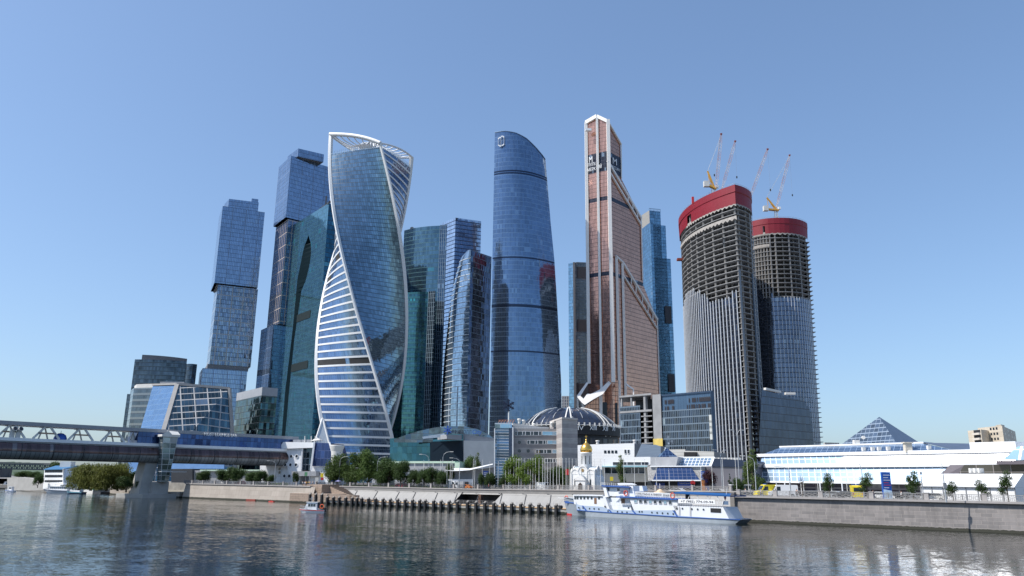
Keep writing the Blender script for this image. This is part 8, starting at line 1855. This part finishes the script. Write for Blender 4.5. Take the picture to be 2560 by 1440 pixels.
small_sign('road_sign', 'yellow bordered crossing sign left of the tree row', 805, 1188, 214, 1.0, 1.3, M['yellow']); small_sign('road_sign', 'red lower sign under the yellow crossing sign', 805.5, 1197, 213.8, .9, .8, M['red']); small_sign('road_sign', 'green and white sign by the stairs building', 765, 1185, 222, .9, 1.2, mat('sign_green', (.12, .3, .15), .5)); small_sign('road_sign', 'white arrow sign near the landing', 792, 1200, 214, 1.1, 1.6, M['offwhite']); small_sign('road_sign', 'white info board on red post by billboard', 1000.5, 1196, 212, 1.2, .8, M['white']); small_sign('road_sign', 'red no entry disc beside entrance pavilion', 1732, 1207, 180, 1.1, 1.1, M['red'], 'disc'); small_sign('road_sign', 'yellow square crossing sign behind the ship mast', 1529, 1197, 180, .8, 1.0, M['yellow']); small_sign('road_sign', 'small red board left of the white chapel', 1418.5, 1180, 205, 1.0, 1.5, M['red']); small_sign('road_sign', 'white disc sign under the no entry disc', 1732, 1214, 180, .8, .8, M['offwhite'], 'disc')
for x, lab in ((871, 'white traffic board among trees left'), (909, 'traffic signal on the pole among trees')): small_sign('traffic_light', lab, x, 1188 if x < 900 else 1180, 214, .5, 1.2, M['dark'])
# bus shelters
def shelter(label, x0, x1, y0, Y):
    Y = max(Y, WY(x0)+4); a, c = at(x0, y0, Y), at(x1, y0, Y); t = thing('bus_shelter', label, 'bus shelter', (a.x, Y, GZ), 'bus shelters'); b = MB(); b.box(((a.x+c.x)/2, Y+.8, a.z), (c.x-a.x, 2.2, .15)); b.build('roof', M['white'], t)
    b = MB(); b.face([(a.x+.2, Y+1.5, GZ+.2), (c.x-.2, Y+1.5, GZ+.2), (c.x-.2, Y+1.5, a.z-.1), (a.x+.2, Y+1.5, a.z-.1)]); b.build('back_glass', mat('shelter_glass', (.3, .34, .36), .1, .5), t)
    for x in (a.x+.2, (a.x+c.x)/2, c.x-.2): b = MB(); b.bar((x, Y, GZ), (x, Y, a.z), .12); b.build('post', M['offwhite'], t)
shelter('white bus shelter near the dense trees', 958, 987, 1195, 214); shelter('long white bus shelter left of the yellow ambulance', 1827, 1878, 1212, 172)
# vehicles --------------------------------------------------------------------
def wheels(t, xs, w_, r=.36):
    for x in xs:
        for s_ in (-1, 1):
            b = MB(); b.tube([(x, s_*(w_/2-.12), r), (x, s_*(w_/2+.02), r)], r, 14); o = b.build('wheel', mat('tyre', (.02, .02, .02), .8), t); b = MB(); b.tube([(x, s_*(w_/2+.0), r), (x, s_*(w_/2+.03), r)], r*.55, 10); b.build('rim', M['steel'], o)
def van(label, col, L=5.6, H=2.5, bar=None):
    t = thing('van', label, 'van', (0, 0, 0), 'vehicles on the embankment road'); W_ = 2.0; prof = [(-L/2, .4), (L/2, .4), (L/2, 1.05), (L/2-.9, 1.3), (L/2-1.6, H-.12), (L/2-1.9, H), (-L/2+.15, H), (-L/2, H-.2)]
    b = MB(); F = [Vector((x, -W_/2, z)) for x, z in prof]; K = [Vector((x, W_/2, z)) for x, z in prof]; b.face(F); b.face(K[::-1])
    for i in range(len(F)): j = (i+1) % len(F); b.face([F[j], F[i], K[i], K[j]])
    b.build('body', col, t); wheels(t, (-L/2+1.1, L/2-.95), W_)
    b = MB(); b.face([(L/2-.93, -.85, 1.36), (L/2-.93, .85, 1.36), (L/2-1.52, .8, H-.2), (L/2-1.52, -.8, H-.2)]); b.v = [v+Vector((.04, 0, .02)) for v in b.v]; b.build('windscreen', M['glassdark'], t)
    for s_ in (-1, 1):
        b = MB(); F = [(L/2-1.2, s_*(W_/2+.02), 1.35), (L/2-1.75, s_*(W_/2+.02), H-.35), (L/2-2.4, s_*(W_/2+.02), H-.35), (L/2-2.4, s_*(W_/2+.02), 1.35)]; b.face(F if s_ > 0 else F[::-1]); b.build('side_window', M['glassdark'], t)
        b = MB(); b.box((L/2-.02, s_*.75, .95), (.1, .3, .2)); b.build('headlight', M['offwhite'], t)
        b = MB(); b.box((-L/2, s_*.85, 1.0), (.06, .18, .5)); b.build('tail_light', M['red'], t)
    b = MB(); b.box((-L/2-.01, 0, 1.8), (.04, 1.5, .7)); b.build('rear_window', M['glassdark'], t)
    if bar: b = MB(); b.box((L/2-2.2, 0, H+.08), (.3, 1.4, .16)); b.build('light_bar', M['blue'], t)
    return t
def car(label, col):
    t = thing('car', label, 'car', (0, 0, 0), 'vehicles on the embankment road'); L, W_ = 4.4, 1.75; prof = [(-L/2, .35), (L/2, .35), (L/2, .7), (L/2-.9, .9), (L/2-1.6, 1.42), (-L/2+1.0, 1.42), (-L/2+.3, .95), (-L/2, .85)]
    b = MB(); F = [Vector((x, -W_/2, z)) for x, z in prof]; K = [Vector((x, W_/2, z)) for x, z in prof]; b.face(F); b.face(K[::-1])
    for i in range(len(F)): j = (i+1) % len(F); b.face([F[j], F[i], K[i], K[j]])
    b.build('body', col, t); wheels(t, (-L/2+.85, L/2-.85), W_, .31)
    for s_ in (-1, 1):
        b = MB(); F = [(L/2-1.05, s_*(W_/2+.015), .93), (L/2-1.62, s_*(W_/2+.015), 1.36), (-L/2+1.05, s_*(W_/2+.015), 1.36), (-L/2+.55, s_*(W_/2+.015), .95)]; b.face(F if s_ > 0 else F[::-1]); b.build('side_window', M['glassdark'], t)
    return t
def put(o, px, py, Y, rz):
    Y = max(Y, WY(px)+6.5); p = at(px, py, Y)
    o.location = (p.x, Y, GZ+.01); o.rotation_euler = (0, 0, rz); return o
rdA = math.atan2(PB.e.y, PB.e.x); rdC = math.atan2(PC.e.y, PC.e.x)
amb = mat('ambulance_yellow', (.75, .6, .03), .35)
put(van('yellow ambulance van facing left behind the right railing', amb, 5.4, 2.5, True), 1919, 1222, 160, rdC+math.pi*1.25)
put(van('white delivery van parked right of the yellow ambulance', M['white'], 5.8, 2.5), 1956, 1222, 163, rdC+math.pi*1.15)
put(van('yellow ambulance van seen from behind left of street tree', amb, 5.4, 2.6, True), 2140, 1225, 150, rdC+math.pi*.62)
put(van('white slant fronted minibus behind the flagpoles', M['white'], 6.5, 2.3), 1343, 1208, 194, rdA+math.pi)
put(van('white kiosk van under the swooping canopy', M['white'], 5.5, 2.4), 1133, 1203, 218, rdA)
put(van('dark van parked beside the white kiosk van', M['grey'], 5.0, 2.2), 1150, 1204, 214, rdA+math.pi)
for px, Y, c_, lab in ((2085, 158, M['steel'], 'silver car parked behind railing near dense street tree'), (2110, 156, M['dark'], 'dark car parked right of the silver one'), (2205, 141, M['white'], 'white car with red nose before the blue pylon sign'), (2240, 150, M['dark'], 'dark car right of the blue pylon sign'), (2265, 149, M['midgrey'], 'grey car left of the pointed street tree'), (2028, 160, M['dark'], 'dark car by the bare young tree'), (1005, 212, M['red'], 'red car behind the railing near the billboard'), (1060, 211, M['offwhite'], 'pale car behind the railing near the lamp'), (600, 246, M['red'], 'red car behind the left railing'), (1690, 178, M['white'], 'white car behind the ship wheelhouse'), (1795, 174, M['offwhite'], 'cream car left of the long bus shelter'), (2330, 140, M['offwhite'], 'pale car before the tent corner'), (1165, 209, M['orange'], 'orange car near the blue banner stand'), (565, 250, M['white'], 'white car under the dark clump of trees')):
    put(car(lab, c_), px, 1210, Y, (rdA if px < 1840 else rdC)+(0 if int(px) % 2 else math.pi))
# umbrellas near landing
for px, lab in ((835, 'blue market parasol left of the blue and white one'), (846, 'blue and white market parasol by the railing')):
    YY = WY(px)+3; c = at(px, 1201, YY); t = thing('market_parasol', lab, 'parasol', (c.x, YY, GZ), 'market parasols'); b = MB(); b.tube([(c.x, YY, GZ), (c.x, YY, c.z+.2)], .04, 6); b.build('pole', M['grey'], t); b = MB(); b.lathe([(1.25, -.35), (.6, .05), (0, .25)], tuple(c), 8, smooth=False); b.build('canopy', M['blue'] if px < 840 else mat('parasol_lilac', (.45, .45, .75), .7), t)
t = thing('orange_kiosk', 'low orange and white inflatable hut behind ship', 'hut', tuple(at(1650, 1225, 182))); c = at(1650, 1228, 182); b = MB(); b.lathe([(1.5, 0), (1.5, .5), (.7, .7), (.6, 1.0), (.2, 1.15), (0, 1.2)], (c.x, 182, GZ), 16); b.build('hut_cover', mat('hut_orange', (.6, .45, .3), .6, var=.5, scale=1.5), t); b = MB(); b.tube([(c.x, 182, GZ+1.1), (c.x, 182, GZ+2.4)], .05, 6); b.build('finial', M['white'], t)
# ------------------------------------------------------------------ people
def person(label, px, Y, z, top, legs, rz=0, arm=0.3, stride=.12, hair=(.05, .03, .02)):
    """one continuous body grown over a skeleton, clothes as short shells"""
    Y = max(Y, WY(px)+.8); c = at(px, 1205, Y); t = thing('person', label, 'person', (0, 0, 0), 'people on the embankment')
    V = [(0, 0, .95), (0, 0, 1.15), (0, 0, 1.38), (0, 0, 1.5), (0, .01, 1.6), (0, .02, 1.72), (-.1, 0, .9), (-.11, stride, .5), (-.11, stride*1.0-.03, .08), (-.11, stride+.13, .03), (.1, 0, .9), (.11, -stride, .5), (.11, -stride-.08, .08), (.11, -stride+.07, .03), (-.19, 0, 1.4), (-.24, -.03, 1.12), (-.23, .06+arm*.3, .9), (-.23, .1+arm*.35, .82), (.19, 0, 1.4), (.24, -.03, 1.12), (.23, .06, .88), (.23, .08, .8)]
    E = [(0, 1), (1, 2), (2, 3), (3, 4), (4, 5), (0, 6), (6, 7), (7, 8), (8, 9), (0, 10), (10, 11), (11, 12), (12, 13), (2, 14), (14, 15), (15, 16), (16, 17), (2, 18), (18, 19), (19, 20), (20, 21)]
    Rd = [.13, .12, .14, .055, .09, .075, .09, .06, .04, .035, .09, .06, .04, .035, .06, .045, .032, .03, .06, .045, .032, .03]
    def skin(name, Vs, Es, Rs, m, par):
        me = bpy.data.meshes.new(name); me.from_pydata(Vs, Es, []); o = bpy.data.objects.new(name, me); COL.objects.link(o); md = o.modifiers.new('Skin', 'SKIN')
        for i, r_ in enumerate(Rs): me.skin_vertices[0].data[i].radius = (r_, r_)
        me.skin_vertices[0].data[0].use_root = True; sb = o.modifiers.new('Sub', 'SUBSURF'); sb.levels = 1; sb.render_levels = 1; me.materials.append(m); dg = bpy.context.evaluated_depsgraph_get(); me2 = bpy.data.meshes.new_from_object(o.evaluated_get(dg)); me2.materials.clear(); me2.materials.append(m)
        for p in me2.polygons: p.use_smooth = True
        bpy.data.objects.remove(o); o = bpy.data.objects.new(name, me2); COL.objects.link(o); o.parent = par; return o
    def sub(idx, ee, k, name, m): mp = {a: i for i, a in enumerate(idx)}; return skin(name, [V[a] for a in idx], [(mp[a], mp[b_]) for a, b_ in ee], [Rd[a]*k for a in idx], m, t)
    skin('body', V, E, Rd, M['skin'], t)
    sub([1, 0, 2, 14, 15, 18, 19], [(1, 0), (1, 2), (2, 14), (14, 15), (2, 18), (18, 19)], 1.18, 'jacket', top)
    sub([0, 6, 7, 8, 10, 11, 12], [(0, 6), (6, 7), (7, 8), (0, 10), (10, 11), (11, 12)], 1.2, 'trousers', legs)
    b = MB(); b.lathe([(.085, 1.62), (.1, 1.68), (.08, 1.76), (0, 1.79)], (0, -.012, 0), 10); b.build('hair', mat('hair_dark', hair, .8), t)
    t.location = (c.x, Y, z); t.rotation_euler = (0, 0, rz); return t
vest = mat('vest_orange', (.8, .35, .03), .7); vesty = mat('vest_yellow', (.75, .65, .05), .7); blk = M['dark']; jean = mat('jeans', (.06, .09, .18), .8)
zP = GZ+.02
for px, tp, lg, lab, rz in ((757, M['offwhite'], blk, 'person in white top standing left of the workers', .3), (763, M['white'], jean, 'person in white shirt and blue jeans by the stairs', 2.5), (766.5, vest, blk, 'worker in orange vest leaning at the railing', .5), (771, vesty, blk, 'worker in yellow vest beside the orange one', 1.5), (774.5, vest, jean, 'worker in orange vest and blue trousers', 2.2), (782, M['grey'], blk, 'person in grey jacket on the landing stairs top', 3.0), (793, M['offwhite'], blk, 'person in pale top right of the workers', 0)):
    Y = PA.w(PA.sz(px, 1205, -2.2)[0], 0, -2.6).y if px < 768 else 0
    Yy = {757: 204.5, 763: 204, 766.5: 203.6, 771: 213, 774.5: 212.5, 782: 213, 793: 215}[px]; person(lab, px, Yy, 4.82 if px > 768 else 4.81, tp, lg, rz)
person('person in red top walking near the blue banner', 1222, 200, zP, M['red'], blk, 1.5); person('person in white top walking by bus shelter', 1862, 166, zP, M['white'], jean, 1.6); person('person in dark clothes standing behind the ship', 1766, 172, zP, blk, blk, 2)
for i, (px, tp, lab) in enumerate(((1900, M['offwhite'], 'pedestrian in pale top behind the railing left of ambulance'), (1990, M['dark'], 'pedestrian in black between the white van and street tree'), (2180, M['red'], 'pedestrian in red top left of the blue pylon sign'), (2250, M['white'], 'pedestrian in white top right of the blue pylon sign'), (1045, M['offwhite'], 'pedestrian in pale top near the first lamp post'), (1290, M['dark'], 'pedestrian in black among the dense flagpoles'), (1480, M['blue'], 'pedestrian in blue top before the white chapel'), (650, M['offwhite'], 'pedestrian in pale top above the beige wall'))): person(lab, px, WY(px)+1.2+i*.3, zP, tp, blk if i % 2 else jean, 1.5+i)
# ------------------------------------------------------------------ duckweed specks floating at lower left
random.seed(31); b = MB()
for i in range(2600):
    u = random.random(); x = -60+random.gauss(0, 1)*9+random.random()*26; y = 34+random.gauss(0, 1)*7; d = .05+random.random()*.12
    if x < -75 or y < 22: continue
    x += (y-34)*-.6
    a = random.uniform(0, 6.28); b.face([(x+d*math.cos(a+k*1.57), y+d*2*math.sin(a+k*1.57), .012) for k in range(4)])
tag(b.build('duckweed', mat('duckweed', (.22, .24, .08), .8)), 'pale green duckweed specks on the water at lower left', 'duckweed', kind='stuff')
